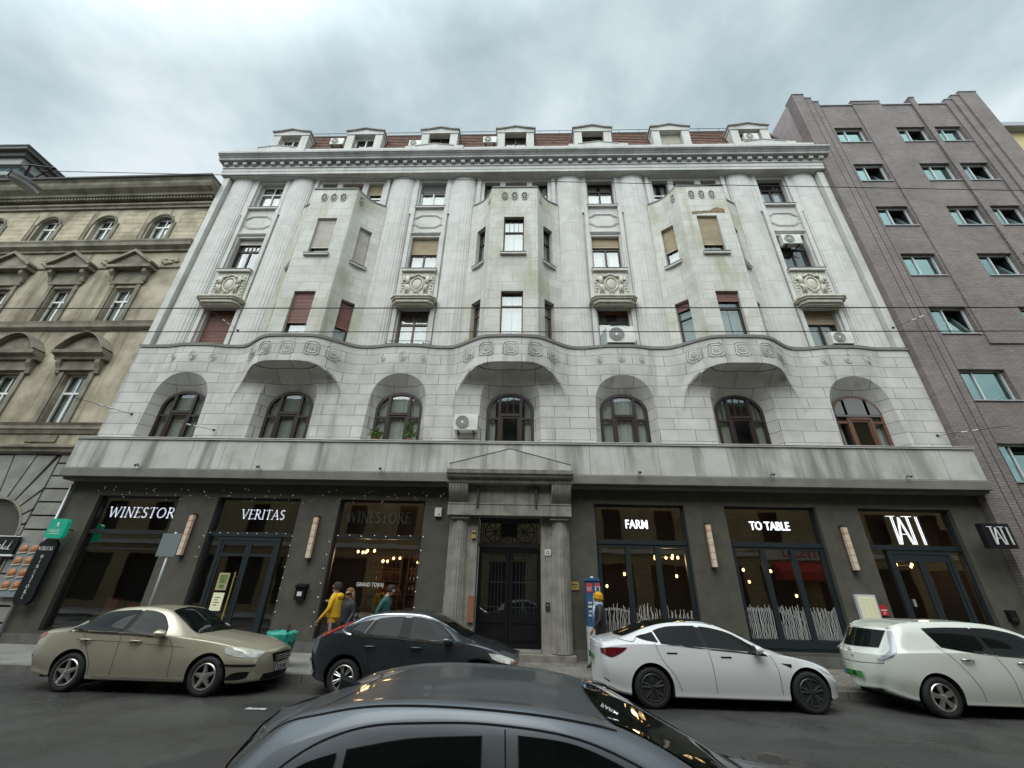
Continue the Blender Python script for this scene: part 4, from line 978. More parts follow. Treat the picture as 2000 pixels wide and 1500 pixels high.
m = MB(); m.box(-14.2, -12.5, 15.2, 15.6, 0.29, 0.95); m.box(-14.0, -13.6, 15.25, 15.5, 0.95, 1.4); m.box(-13.2, -12.7, 15.25, 15.5, 0.95, 1.25)
tag(m.build('display_stand', 'red_wall', loc=(-13.3, 15.4, 0.29)), 'red display stand with stacked boxes inside the leftmost shop window', 'display stand')
m = MB(); m.box(3.0, 6.8, 17.2, 17.8, 0.29, 1.35); m.box(2.95, 6.85, 17.15, 17.85, 1.35, 1.41)
tag(m.build('bar_counter', 'shelf_wood', loc=(4.9, 17.5, 0.29)), 'long wooden bar counter at the back of the restaurant', 'counter')

# ---- entrance portal
PX = -0.52
for a_, b_, c_3, d_3 in ((PX-1.52, DX0, PX-1.95, PX-1.52), (DX1, PX+1.52, PX+1.52, PX+1.92)):
    por = MB(); por.box(a_, b_, 14.05, YS+0.45, 0.15, 4.10); por.box(c_3, d_3, 14.10, YS+0.01, 0.15, 4.05); por.build('portal_jamb', 'stone_portal', bld)
for s2 in (-1, 1):
    x = PX+s2*1.60; m = MB(); rows = [0.33, 0.36]+[0.36+0.4*i for i in range(1, 10)]
    m.lathe([(0.33-0.075*(h-0.33)/3.6, h) for h in rows], 120, (x, 14.12, 0), a0=PI, a1=2*PI, mod=lambda t, h: 1-0.05*(0.5-0.5*math.cos(t*20)))
    m.box(x-0.30, x+0.30, 13.80, 14.14, 3.96, 4.06)
    m.build('portal_column', 'stone_portal', bld, smooth=True, angle=35)
m = MB(); m.box(PX-2.0, PX+1.98, 13.72, 14.3, 4.06, 4.42); m.box(PX-1.97, PX+1.95, 13.78, 14.3, 4.42, 5.02); m.box(PX-1.99, PX+1.97, 13.70, 13.9, 4.40, 4.44); m.build('portal_lintel', 'stone_portal', bld)
m = MB(); m.prism([(14.2, 5.02), (13.48, 5.02), (13.45, 5.06), (13.45, 5.16), (13.32, 5.2), (13.30, 5.25), (13.24, 5.30), (13.22, 5.42), (14.2, 5.44)], 'x', PX-2.05, PX+2.05); m.build('portal_cornice', 'stone_portal', bld)
m = MB(); m.prism([(PX-1.98, 5.44), (PX+1.98, 5.44), (PX+1.98, 5.62), (PX, 6.14), (PX-1.98, 5.62)], 'y', 13.36, 13.66); m.build('pediment', 'stone_canopy', bld)
m = MB(); m.tube([(PX-2.0, 13.37, 5.63), (PX, 13.37, 6.16), (PX+2.0, 13.37, 5.63)], 0.022, 5); m.build('pediment_flashing', 'sill_metal', bld)
for s2 in (-1, 1):
    x = PX+s2*1.67; m = MB()
    G = []
    for i in range(13):
        xx = x-0.31+0.62*i/12; rr = 0.03*math.sin(i*PI*0.5)**2*(1 if i % 2 else 0)
        G.append([(xx, 13.78-(0.30+rr)*math.sin(PI*(0.5+0.5*t))**1-0.0, 4.98-0.52*t) if t > 0 else (xx, 13.48-rr, 5.01) for t in [j/8 for j in range(9)]])
    m.grid(G)
    m.add([G[0][j] for j in range(9)]+[(x-0.31, 13.80, 4.46), (x-0.31, 13.80, 5.01)], [tuple(range(11))]); m.add([G[-1][j] for j in range(9)]+[(x+0.31, 13.80, 4.46), (x+0.31, 13.80, 5.01)], [tuple(range(11))])
    m.build('console', 'stone_portal', bld, smooth=True, angle=40)
for x in (PX-1.03, PX+0.86): m = MB(); m.box(x-0.03, x+0.03, 13.64, 13.77, 4.3, 4.98); m.build('iron_strap', 'iron', bld)
m = MB(); m.box(-2.6, 1.45, 13.72, 14.7, 0.15, 0.31); m.box(-1.5, 0.48, 13.95, 14.7, 0.31, 0.36); m.build('doorstep', 'stone_step', bld)
# double door and transom grille
dy_ = 14.58
m = MB(); m.box(DX0, DX1, dy_+0.10, dy_+0.2, 0.36, 4.1); m.build('door_backing', 'black_panel', bld)
for s2 in (-1, 1):
    cx = (DX0+DX1)/2; x0, x1 = (DX0+0.02, cx-0.01) if s2 < 0 else (cx+0.01, DX1-0.02)
    m = MB(); m.box(x0, x1, dy_, dy_+0.06, 0.36, 1.28); m.box(x0, x0+0.11, dy_, dy_+0.06, 1.28, 3.16); m.box(x1-0.11, x1, dy_, dy_+0.06, 1.28, 3.16); m.box(x0, x1, dy_-0.003, dy_+0.06, 3.0, 3.18)
    m.box(x0+0.12, x1-0.12, dy_-0.025, dy_, 0.55, 0.95); m.box(x0+0.16, x1-0.16, dy_-0.04, dy_-0.02, 0.60, 0.90); m.box(x0+0.12, x1-0.12, dy_-0.02, dy_, 1.02, 1.22)
    do = m.build('entrance_door', 'black_panel', bld)
    m = MB(); m.add([(x0+0.11, dy_+0.04, 1.28), (x1-0.11, dy_+0.04, 1.28), (x1-0.11, dy_+0.04, 3.0), (x0+0.11, dy_+0.04, 3.0)], [(0, 1, 2, 3)]); m.build('pane', 'glass_shop', do)
    m = MB()
    for j in range(1, 7):
        x = x0+0.11+(x1-x0-0.22)*j/7; m.tube([(x, dy_+0.01, 1.28), (x, dy_+0.01, 3.0)], 0.011, 5)
    for z in (1.45, 2.15, 2.85): m.box(x0+0.11, x1-0.11, dy_, dy_+0.015, z-0.012, z+0.012)
    m.build('door_grille', 'iron', do)
m = MB(); m.box(DX0, DX1, dy_-0.02, dy_+0.05, 3.18, 3.30); m.box(DX0, DX1, dy_-0.02, dy_+0.05, 4.02, 4.1)
for s2 in (-1, 1):
    c = (DX0+DX1)/2+s2*0.49; cz = 3.67
    m.tube([(c+0.33*math.cos(2*PI*i/28), dy_, cz+0.33*math.sin(2*PI*i/28)) for i in range(28)], 0.018, 5, closed=True)
    for j in range(8): m.tube([(c, dy_, cz), (c+0.33*math.cos(PI/4*j), dy_, cz+0.33*math.sin(PI/4*j))], 0.013, 4)
    m.ball((c, dy_-0.01, cz), 0.05, 1, 1, 1, 5)
    for xx in (c-0.40, c+0.40): m.box(xx-0.012, xx+0.012, dy_-0.015, dy_+0.01, 3.3, 4.02)
    for zz in (3.33, 4.0): m.box(c-0.42, c+0.42, dy_-0.01, dy_+0.01, zz-0.012, zz+0.012)
m.build('transom_grille', 'iron', bld)
m = MB(); m.add([(DX0, dy_+0.045, 3.3), (DX1, dy_+0.045, 3.3), (DX1, dy_+0.045, 4.02), (DX0, dy_+0.045, 4.02)], [(0, 1, 2, 3)]); m.build('transom_pane', 'glass_shop', bld)

# ================= brown stucco tenement on the left =================
lb = thing('tenement_building', (-16.02, 14.4, 0), 'weathered ochre stucco tenement with arched top windows, pediments and crumbling plaster', 'building')
LX0, LX1, LY = -42.0, -16.02, 14.4
cols = [-18.3-3.0*i for i in range(8)]
m = MB(); hs = []
for x in cols:
    hs += [(x-0.50-LX0, x+0.50-LX0, 16.62, 18.45), (x-0.50-LX0, x+0.50-LX0, 11.95, 13.90), (x-0.52-LX0, x+0.52-LX0, 7.30, 9.45)]
wall(m, [(LX0, LY), (LX1, LY)], 6.2, 19.9, hs)
for h in hs: reveal(m, (h[0]+LX0, LY), (h[1]+LX0, LY), h[2], h[3], 0.20)
m.box(LX1-0.3, LX1, LY+0.003, 24, 6.2, 19.9)
m.build('facade', 'old_stucco', lb)
for x in cols:   # pale panels between the top windows
    m = MB(); m.box(x+0.88, x+2.12, LY-0.03, LY-0.001, 16.62, 18.72); m.build('pier_panel', 'old_stucco_pale', lb)
for x in cols:   # arch heads of the top windows
    m = MB()
    pts = [(x-0.52, 18.47)]+[(x+0.50*math.cos(PI-PI*i/14), 18.0+0.45*math.sin(PI*i/14)) for i in range(15)]+[(x+0.52, 18.47)]
    m.prism(pts, 'y', LY+0.01, LY+0.19)
    m.tube([(x+0.58*math.cos(PI-PI*i/16), LY-0.02, 18.0+0.56*math.sin(PI*i/16)) for i in range(17)], 0.05, 5)
    for s2 in (-1, 1): m.box(x+s2*0.70-0.07, x+s2*0.70+0.07, LY-0.05, LY-0.001, 16.62, 18.0)
    m.build('window_arch', 'old_trim', lb)
for i, x in enumerate(cols):
    if x < -33: break
    for z0_, z1_, st, tr in ((16.62, 18.40, 'two', 0.70), (11.95, 13.90, 'two', 0.66), (7.30, 9.45, 'two', 0.62)):
        window(lb, (x-0.50, LY+0.20), (x+0.50, LY+0.20), z0_, z1_, style=st, fm='frame_white', cw=0.8 if z0_ > 9 else 0.4, tr=tr, curt='curtain' if z0_ > 9 else 'curtain_grey')
m = MB()   # string courses and main cornice
def course(prof, x0=LX0, x1=LX1+0.06): m.prism([(LY, prof[0][1])]+[(LY-d, z) for d, z in prof]+[(LY, prof[-1][1])], 'x', x0, x1)
course([(0.10, 19.0), (0.10, 19.12), (0.18, 19.18), (0.18, 19.28), (0.08, 19.32)])
course([(0.12, 19.55), (0.35, 19.62), (0.38, 19.75), (0.62, 19.9), (0.70, 20.05), (0.72, 20.22), (0.80, 20.3), (0.80, 20.42)])
course([(0.10, 16.02), (0.10, 16.12), (0.28, 16.25), (0.30, 16.42), (0.34, 16.50), (0.34, 16.58)])
course([(0.06, 15.02), (0.06, 15.12)])
course([(0.05, 11.55), (0.16, 11.65), (0.18, 11.80), (0.22, 11.92)])
course([(0.05, 6.85), (0.10, 6.98), (0.14, 7.02), (0.14, 7.14), (0.20, 7.25)])
course([(0.06, 6.05), (0.16, 6.12), (0.18, 6.2), (0.26, 6.27), (0.26, 6.36)])
m.build('string_course', 'old_trim', lb)
m = MB()
n_ = 150
for i in range(n_): x = LX0+(LX1-LX0)*(i+0.5)/n_; m.box(x-0.05, x+0.05, LY-0.30, LY-0.10, 19.44, 19.56)
m.build('dentil_course', 'old_trim', lb)
m = MB(); m.box(LX0, LX1+0.10, LY-0.86, LY+0.3, 20.425, 20.46); m.tube([(LX0, LY-0.84, 20.40), (LX1+0.1, LY-0.84, 20.40)], 0.07, 6); m.build('gutter', 'tower_dark', lb)
m = MB(); m.add([(LX0, LY-0.7, 20.465), (LX1, LY-0.7, 20.465), (LX1, 20, 22.0), (LX0, 20, 22.0)], [(0, 1, 2, 3)]); m.build('roof', 'roof_dark', lb)
for x in cols:
    if x < -36: break
    # triangular hood on consoles
    m = MB(); m.prism([(x-0.95, 14.95), (x+0.95, 14.95), (x+0.95, 15.05), (x, 15.72), (x-0.95, 15.05)], 'y', LY-0.30, LY-0.001)
    m.prism([(x-1.08, 15.02), (x-1.02, 15.0), (x, 15.70), (x+1.02, 15.0), (x+1.08, 15.02), (x+1.08, 15.12), (x, 15.86), (x-1.08, 15.12)], 'y', LY-0.44, LY-0.001)
    m.box(x-1.06, x+1.06, LY-0.40, LY-0.001, 14.80, 14.95)
    m.box(x-0.80, x+0.80, LY-0.10, LY-0.001, 14.05, 14.797)
    for s2 in (-1, 1):
        m.prism([(LY-0.001, 14.2), (LY-0.12, 14.2), (LY-0.18, 14.45), (LY-0.32, 14.6), (LY-0.32, 14.795), (LY-0.001, 14.795)], 'x', x+s2*0.78-0.09, x+s2*0.78+0.09)
        m.box(x+s2*0.62-0.09, x+s2*0.62+0.09, LY-0.07, LY-0.001, 11.95, 14.05)
    m.build('pediment_hood', 'old_trim', lb)
    # carved stucco swag beside the hood
    m = MB()
    for q in range(9): m.ball((x+1.5+0.33*math.cos(q*0.7), LY-0.03, 15.42+0.13*math.sin(q*1.9)), 0.10, 1.3, 0.5, 0.9, 5)
    m.build('stucco_swag', 'old_stucco', lb, smooth=True)
    # segmental hood
    seg = [(x-1.02+2.04*i/16, 10.36+0.78*math.sin(PI*i/16)**0.85) for i in range(17)]
    m = MB(); m.prism([(x-1.02, 10.28)]+seg+[(x+1.02, 10.28)], 'y', LY-0.28, LY-0.001)
    G = [[(px, LY-0.50, pz), (px, LY-0.50, pz+0.08), (px, LY-0.001, pz+0.09)] for px, pz in seg]; m.grid(G); m.grid([[(px, LY-0.50, pz), (px, LY-0.29, pz-0.02)] for px, pz in seg])
    m.prism([(LY-0.001, 10.0), (LY-0.25, 10.0), (LY-0.28, 10.12), (LY-0.46, 10.2), (LY-0.48, 10.34), (LY-0.001, 10.35)], 'x', x-1.10, x+1.10)
    m.box(x-0.82, x+0.82, LY-0.14, LY-0.001, 9.55, 9.998)
    for s2 in (-1, 1):
        m.prism([(LY-0.001, 9.4), (LY-0.10, 9.42), (LY-0.15, 9.65), (LY-0.26, 9.85), (LY-0.26, 9.995), (LY-0.001, 9.995)], 'x', x+s2*0.84-0.10, x+s2*0.84+0.10)
        m.box(x+s2*0.66-0.10, x+s2*0.66+0.10, LY-0.07, LY-0.001, 7.25, 9.5)
    m.box(x-0.62, x+0.62, LY-0.05, LY-0.001, 6.52, 6.78)
    m.build('arched_hood', 'old_trim', lb)
# ground floor: rusticated blocks round a big arch
m = MB()
ac, ar, asz = -18.55, 1.30, 3.20
m.box(LX0, LX1, LY+0.12, LY+0.3, 0.0, 6.2)
mb_ = m; m.build('ground_floor_wall', 'old_rustic_dark', lb)
m = MB()
def blk(poly): m.prism(poly, 'y', LY-0.02, LY+0.115)
z = 0.2
while z < 6.0:
    zt = min(z+0.46, 6.05)
    for xa_, xb_ in ((-24.5, -20.0), (-17.15, -16.02)):
        xx = xa_
        while xx < xb_-0.05:
            xe = min(xx+1.14, xb_); blk([(xx+0.03, z+0.03), (xe-0.03, z+0.03), (xe-0.03, zt-0.03), (xx+0.03, zt-0.03)]); xx = xe
    if zt < 3.2: blk([(-20.0+0.03, z+0.03), (ac-ar-0.02, z+0.03), (ac-ar-0.02, zt-0.03), (-20.0+0.03, zt-0.03)])
    if zt < 3.2: blk([(ac+ar+0.02, z+0.03), (-17.18, z+0.03), (-17.18, zt-0.03), (ac+ar+0.02, zt-0.03)])
    z += 0.46
nv = 11
for i in range(nv):   # fan of voussoirs reaching to the cornice
    a0, a1 = PI*i/nv+0.025, PI*(i+1)/nv-0.025; am = (a0+a1)/2
    def lim(a):
        c, s2 = math.cos(a), math.sin(a)
        rx = (1.36 if c > 0 else 1.42)/abs(c) if abs(c) > 1e-4 else 99
        return min(rx, (6.0-asz)/max(s2, 1e-4))
    if i == nv//2: pts = [(ac+ar*math.cos(a), asz+ar*math.sin(a)) for a in (a0, a1)]+[(ac-0.42, 6.02), (ac+0.42, 6.02)]
    else: pts = [(ac+ar*math.cos(a), asz+ar*math.sin(a)) for a in (a0, am, a1)]+[(ac+lim(a)*math.cos(a), asz+lim(a)*math.sin(a)) for a in (a1, am, a0)]
    blk(pts)
m.build('rusticated_block', 'old_rustic', lb)
m = MB(); G = [[(ac+r_*math.cos(PI*i/24), y, asz+r_*math.sin(PI*i/24)) for r_, y in ((1.30, LY-0.03), (1.22, LY-0.04), (1.20, LY+0.10), (1.08, LY+0.11), (1.06, LY+0.25))] for i in range(25)]
m.grid(G); m.build('arch_moulding', 'old_trim', lb, smooth=True, angle=40)
m = MB(); m.prism([(ac+1.06*math.cos(PI*i/20), asz+1.06*math.sin(PI*i/20)) for i in range(21)], 'y', LY+0.22, LY+0.24); m.box(ac-1.06, ac+1.06, LY+0.09, LY+0.118, 0.3, 2.6); m.build('shop_arch_panel', 'old_rustic', lb)
lb.rotation_euler.z = R(-1.0)
# sign over the neighbouring shop and its food poster
s0 = thing('shop_sign', (-17.8, LY-0.1, 2.62), 'black sign board with white script lettering over the shop of the ochre tenement', 'sign')
m = MB(); m.box(-19.3, -16.95, LY-0.12, LY-0.06, 2.62, 3.16); m.build('board', 'black_panel', s0)
m = MB(); m.box(-19.3, -16.93, LY-0.13, LY-0.05, 2.56, 2.615); m.box(-19.3, -16.93, LY-0.13, LY-0.05, 3.165, 3.19); m.build('trim', 'letter_white', s0)
m = MB()
sc = [(0, 0.22), (0.05, 0.30), (0.12, 0.30), (0.15, 0.1), (0.2, 0.05), (0.28, 0.3), (0.33, 0.06), (0.4, 0.05), (0.45, 0.2), (0.5, 0.2), (0.5, 0.08), (0.56, 0.07), (0.62, 0.34), (0.60, 0.1), (0.66, 0.06), (0.72, 0.16), (0.68, 0.08), (0.78, 0.07), (0.86, 0.34), (0.82, 0.06), (0.9, 0.07)]
m.tube([(-17.95+x*0.95, LY-0.135, 2.70+z) for x, z in sc], 0.014, 5); m.build('lettering', 'letter_white', s0)
fp = thing('food_poster', (-16.42, LY-0.1, 1.5), 'tall poster of eight ice cream cones on the stone beside the black oblong wine sign', 'poster')
m = MB(); m.box(-16.78, -16.05, LY-0.13, LY-0.10, 1.38, 2.98); m.build('backing', 'sign_back', fp)
m = MB(); m2 = MB()
for r_ in range(4):
    for q in range(2):
        x, z = -16.60+q*0.36, 1.66+r_*0.36
        m.lathe([(0.001, LY-0.134), (0.135, LY-0.134), (0.13, LY-0.150), (0.001, LY-0.155)], 16, (x, 0, z+0.05), axis='y')
        m2 = MB(); m2.prism([(x-0.15, z-0.10), (x+0.15, z-0.06), (x+0.16, z-0.03), (x-0.16, z-0.07)], 'y', LY-0.16, LY-0.132); m2.build('cone_rim', 'food_cone', fp)
m.build('cone_picture', 'food_orange', fp, smooth=True)

# ================= grey brick building on the right =================
rb = thing('brick_building', (XR, 14.2, 0), 'tall grey brown brick block with stepped pilasters and square green tinted tilt windows', 'building')
RX0, RX1, RY = XR+0.02, 24.7, 14.2
rows = [23.28+0.0, 20.29, 17.28, 14.34, 11.39, 8.5, 5.53]
tops = [24.51, 21.56, 18.52, 15.57, 12.69, 9.77, 6.85]
gc = [(16.38, 17.86), (19.60, 21.08), (21.46, 22.92)]
low = [(16.10, 17.95), (19.50, 21.35)]
hs = []
wl = []
for i, (a, b) in enumerate(zip(rows, tops)):
    cs = gc if i < 4 else [gc[0], (19.9, 21.5)] if i == 4 else low if i == 5 else [(15.75, 18.2), (19.6, 22.0)]
    for c in cs: hs.append((c[0]-RX0, c[1]-RX0, a, b)); wl.append((c[0], c[1], a, b, i))
m = MB(); wall(m, [(RX0, RY), (RX1, RY)], 0.1, 26.45, hs)
for h in hs: reveal(m, (h[0]+RX0, RY), (h[1]+RX0, RY), h[2], h[3], 0.16)
m.build('facade', 'brick_grey', rb)
m = MB(); m.box(RX0+0.01, RX0+0.25, RY+0.003, 26, 10, 27.1); m.box(RX1-0.25, RX1-0.01, RY+0.003, 26, 0, 27.0); m.build('side_wall', 'brick_grey_side', rb)
m = MB()
steps = [(RX0, RX0+0.62, 0.24, 27.16), (RX0+0.62, RX0+1.02, 0.16, 26.95), (RX0+1.02, RX0+1.42, 0.08, 26.74), (17.95, 19.5, 0.06, 26.74), (21.13, 21.41, 0.10, 26.95), (22.98, 23.35, 0.08, 26.74), (23.35, 23.75, 0.16, 26.98), (23.75, RX1, 0.24, 27.16)]
for a, b, d, zt in steps: m.box(a, b-0.003, RY-d, RY+0.3, 10.9 if a in (17.95, 21.13, 22.98) or a > 22 else 0.1, zt)
m.build('pilaster', 'brick_grey', rb)
m = MB()
for a, b, d, zt in steps[:3]: m.box(b-0.035, b-0.0, RY-d-0.004+0.0, RY-d+0.06, 0.2, zt-0.01)
m.build('pilaster_joint', 'brick_dark', rb)
m = MB()
for a, b, d, zt in steps: m.box(a-0.02, b+0.02, RY-d-0.04, RY+0.4, zt+0.003, zt+0.06)
m.box(RX0+1.4, RX1-0.9, RY-0.06, RY+0.35, 26.453, 26.52); m.build('coping', 'metal_cap', rb)
for a, b, z0_, z1_, i in wl:
    w = window(rb, (a, RY+0.16), (b, RY+0.16), z0_, z1_, style='slide', fm='frame_alu', gm='glass_green', curt=None, fr=0.05, pf=0.44 if (int(a*7)+i) % 3 else 1.0)
    m = MB(); m.box(a-0.03, b+0.03, RY-0.05, RY+0.15, z0_-0.05, z0_-0.004); m.build('sill', 'metal_cap', w)
    m = MB()   # tilted sash leaning inwards
    xm = a+(b-a)*0.44
    q = [(xm, RY+0.19, z0_+0.05), (b-0.06, RY+0.19, z0_+0.05), (b-0.06, RY+0.42, z1_-0.08), (xm, RY+0.42, z1_-0.08)]
    if (int(a*7)+i) % 3: m.add(q, [(0, 1, 2, 3)]); m.build('tilted_sash', 'glass_green', w)
# pale yellow house further along
yb = thing('yellow_house', (25.0, 15, 0), 'pale yellow rendered house beyond the brick block at the right edge', 'building')
m = MB(); m.box(24.75, 45, 14.4, 26, 0, 24.2); m.build('wall', 'yellow_wall', yb)
m = MB(); m.prism([(14.0, 24.2), (26, 24.2), (26, 24.5), (20, 26.5), (14.0, 24.5)], 'x', 24.72, 45); m.build('roof', 'metal_cap', yb)
# taller house behind the tenement
tw = thing('corner_tower', (-34, 17, 0), 'taller grey house with a deep dark eave rising behind the ochre tenement', 'building')
m = MB(); m.box(-60, -31.9, 16.4, 30, 0, 24.2); m.build('wall', 'tower_wall', tw)
m = MB(); m.box(-60, -31.05, 15.55, 31, 25.75, 25.98); m.box(-60, -31.0, 15.5, 31, 25.98, 26.08); m.box(-60, -31.3, 15.8, 30.6, 25.45, 25.749); m.build('eave', 'tower_dark', tw)
m = MB(); m.box(-60, -31.5, 16.0, 30.3, 24.9, 25.449); m.box(-60, -31.7, 16.2, 30.2, 24.2, 24.45); m.build('frieze', 'tower_wall', tw)
m = MB(); m.box(-59, -31.75, 16.25, 29.9, 24.451, 24.899); m.build('attic_glazing', 'tower_glass', tw)
m = MB()
for y in [16.4+0.5*i for i in range(27)]: m.box(-31.76, -31.70, y, y+0.05, 24.45, 24.9)
for x in [-58+0.8*i for i in range(33)]: m.box(x, x+0.05, 16.20, 16.26, 24.45, 24.9)
m.build('glazing_bars', 'tower_wall', tw)

# ================= opposite side of the street (seen in the panes) =================
ob_ = thing('opposite_house', (0, -5, 0), 'ochre stucco house across the street, seen mirrored in the panes', 'building')
m = MB(); hs = []
for i in range(18):
    x = -34+4*i
    for z in (5.6, 9.4, 13.2): hs.append((x+36, x+37.4, z, z+2.2))
    hs.append((x+35.3, x+38.0, 0.6, 3.9))
wall(m, [(-36+0.0, -5), (38, -5)], 0.1, 16.5, hs)
m.box(-36, 38, -5.6, -5.5, 0, 16.4); m.build('facade', 'opp_stucco', ob_)
m = MB(); m.box(-36, 38, -5.45, -5.40, 0.1, 16.4); m.build('window_recess', 'room_dark', ob_)
m = MB(); m.prism([(-5.0, 16.5), (-4.4, 16.7), (-4.3, 17.0), (-5.0, 17.1)], 'x', -36, 38); m.box(-36, 38, -5.0, -4.85, 4.6, 4.9); m.build('cornice', 'stone_smooth', ob_)
aw = thing('awning', (20.5, -4.9, 3), 'red shop awning across the street, mirrored in the folding windows', 'awning')
m = MB(); m.prism([(-4.95, 4.25), (-3.9, 3.6), (-3.9, 3.05), (-4.95, 3.05)], 'x', 18.2, 24.5); m.build('cloth', 'awning_red', aw)

t = thing('shop_sign', (20.5, -4.9, 4.6), 'pale sign board with dark red letters over the red awning across the street', 'sign')
m = MB(); m.box(17.6, 24.5, -4.95, -4.82, 4.42, 5.35); m.build('board', 'stone_smooth', t)
text_obj('S.NERTESZU', 'letters', 'red_paint', t, 24.1, -4.80, 4.60, 0.75, 1.25, 0.01, 0.01, rot=(PI/2, 0, PI))
# ================= wires and the hanging street lamp =================
def wire(p0, p1, r, label, sag=0.05, grp='overhead wires across the street'):
    n_ = 24; m = MB(); P0, P1 = Vector(p0), Vector(p1)
    m.tube([P0.lerp(P1, i/n_)-Vector((0, 0, sag*4*(i/n_)*(1-i/n_))) for i in range(n_+1)], r, 5)
    return tag(m.build('overhead_wire', 'wire', loc=P0, smooth=True), label, 'wire', grp)
wire((-24, 8, 13.50), (20, 8, 11.55), 0.010, 'topmost thin black wire, sloping across the sky and the top floor windows')
wire((-24, 8, 7.87), (22, 8, 7.98), 0.014, 'upper of the two long black tram wires crossing the middle of the facade', 0.0)
wire((-24, 8, 7.21), (22, 8, 7.40), 0.012, 'lower of the two long black tram wires, just above the balcony line', 0.06)
def anchor(pa, pb, pc, label):
    m = MB(); P, Q = Vector(pa), Vector(pb); m.tube([P, Q], 0.009, 5); t = MB()
    d = (Q-P)
    for f in (0.35, 0.5): t.tube([P+d*f, P+d*(f+0.09)], 0.030, 8)
    m.ball(P, 0.05, 1, 1, 1, 5)
    o = m.build('wall_anchor', 'iron', loc=P); t.build('insulator', 'galv', o); tag(o, label, 'wire anchor', 'wall anchors holding the tram wires')
anchor((-11.5, 14.1, 6.96), (-12.6, 13.2, 7.0), None, 'wire anchor bolted beside the leftmost arched window, lower of the two on the left')
anchor((-15.0, 14.2, 7.6), (-16.2, 13.0, 7.75), None, 'wire anchor at the left end of the stone wall above the canopy')
anchor((-11.9, 13.95, 11.25), (-12.7, 13.3, 11.7), None, 'wire anchor on the fluted column right of the fully shuttered window')
anchor((14.4, 14.0, 11.5), (15.9, 13.2, 11.9), None, 'wire anchor at the right edge of the fluted column row')
anchor((14.4, 14.2, 7.1), (15.8, 13.2, 7.1), None, 'wire anchor at the right end of the stone wall above the canopy')
lmp = thing('street_lamp', (-9.55, 5, 8.5), 'long oval street lamp hanging from the wires at the upper left', 'street lamp')
def lampshape(m, z0_, z1_, k, C=Vector((-9.50, 5.02, 8.56)), a=R(74)):
    G = []
    for i in range(13):
        t = i/12; w = (0.125*math.sin(PI*(0.06+0.88*t))**0.5)*k; x = -0.20+0.42*t
        G.append([(C.x+x*math.cos(a)-y*math.sin(a), C.y+x*math.sin(a)+y*math.cos(a), C.z+zz) for y, zz in [(w*math.cos(PI*q/10), (z1_ if q not in (0, 10) else z0_)*math.sin(PI*q/10)**0.7 if True else 0) for q in range(11)]])
    m.grid(G)
m = MB(); lampshape(m, 0, 0.13, 1.0); m.build('housing', 'tower_dark', lmp, smooth=True)
m = MB(); lampshape(m, 0, -0.07, 0.95); m.build('diffuser', 'frame_white', lmp, smooth=True)
m = MB(); m.tube([(-9.3, 5.0, 8.7), (-9.05, 5.0, 8.95), (-9.6, 5.0, 9.05)], 0.018, 5); m.tube([(-9.7, 5.1, 8.73), (-9.6, 5.0, 9.05)], 0.018, 5); m.build('bracket', 'iron', lmp)
wire((-24, 5.0, 9.35), (-9.6, 5.0, 9.05), 0.009, 'short wire that carries the hanging lamp at the upper left', 0.0)

# ================= air conditioners =================
def ac(x, y, z, w, h, d, label, fan_side=-1, bracket=True, yaw=0):
    t = thing('air_conditioner', (x, y, z), label, 'air conditioner', 'air conditioner outdoor units on the facade')
    m = MB(); m.box(x-w/2, x+w/2, y-d, y, z, z+h); o = m.build('case', 'ac_white', t)
    bv = o.modifiers.new('b', 'BEVEL'); bv.width = 0.02; bv.segments = 2
    r_ = h*0.40; cx = x+fan_side*w*0.15
    m = MB(); m.lathe([(0.001, y-d-0.012), (r_, y-d-0.012), (r_, y-d-0.004), (0.001, y-d-0.004)], 28, (cx, 0, z+h/2), axis='y'); f = m.build('fan_opening', 'ac_grey', t)
    m = MB()
    for q in (1.0, 0.8, 0.6, 0.4): m.tube([(cx+r_*q*math.cos(2*PI*i/24), y-d-0.02, z+h/2+r_*q*math.sin(2*PI*i/24)) for i in range(24)], 0.006, 4, closed=True)
    for i in range(12): m.tube([(cx, y-d-0.02, z+h/2), (cx+r_*math.cos(PI*i/6), y-d-0.02, z+h/2+r_*math.sin(PI*i/6))], 0.004, 4)
    m.lathe([(0.001, y-d-0.03), (r_*0.2, y-d-0.028), (r_*0.22, y-d-0.018)], 12, (cx, 0, z+h/2), axis='y'); m.build('fan_grille', 'ac_white', f)
    if bracket:
        m = MB()
        for s2 in (-1, 1): m.box(x+s2*w*0.32-0.02, x+s2*w*0.32+0.02, y-d, y+0.25, z-0.05, z-0.003); m.tube([(x+s2*w*0.32, y-d+0.03, z-0.04), (x+s2*w*0.32, y+0.2, z-0.25)], 0.014, 4)
        m.build('bracket', 'iron', t)
    m = MB(); m.tube([(x+w/2, y-d/2, z+h*0.3), (x+w/2+0.08, y-d/2, z+h*0.2), (x+w/2+0.10, y-0.02, z-0.12), (x+w/2+0.07, y+0.1, z-0.3)], 0.018, 5); m.build('pipe', 'ac_grey', t, smooth=True)
    return t
ac(3.72, 14.25, 10.72, 1.10, 0.76, 0.34, 'large air conditioner with a dark round fan, behind the balcony right of the centre', bracket=False)
ac(12.28, 14.25, 10.74, 0.80, 0.56, 0.30, 'small air conditioner behind the balcony at the right end of the facade')
ac(12.08, 14.58, 16.30, 0.85, 0.56, 0.28, 'air conditioner on a shelf across the top of the rightmost fourth floor window')
ac(-2.16, 14.15, 6.98, 0.86, 0.60, 0.32, 'air conditioner on the stone wall left of the central arched window, above the canopy')
ac(-9.75-1.15, 14.9, 24.35, 0.78, 0.52, 0.28, 'roof air conditioner beside the second dormer from the left')
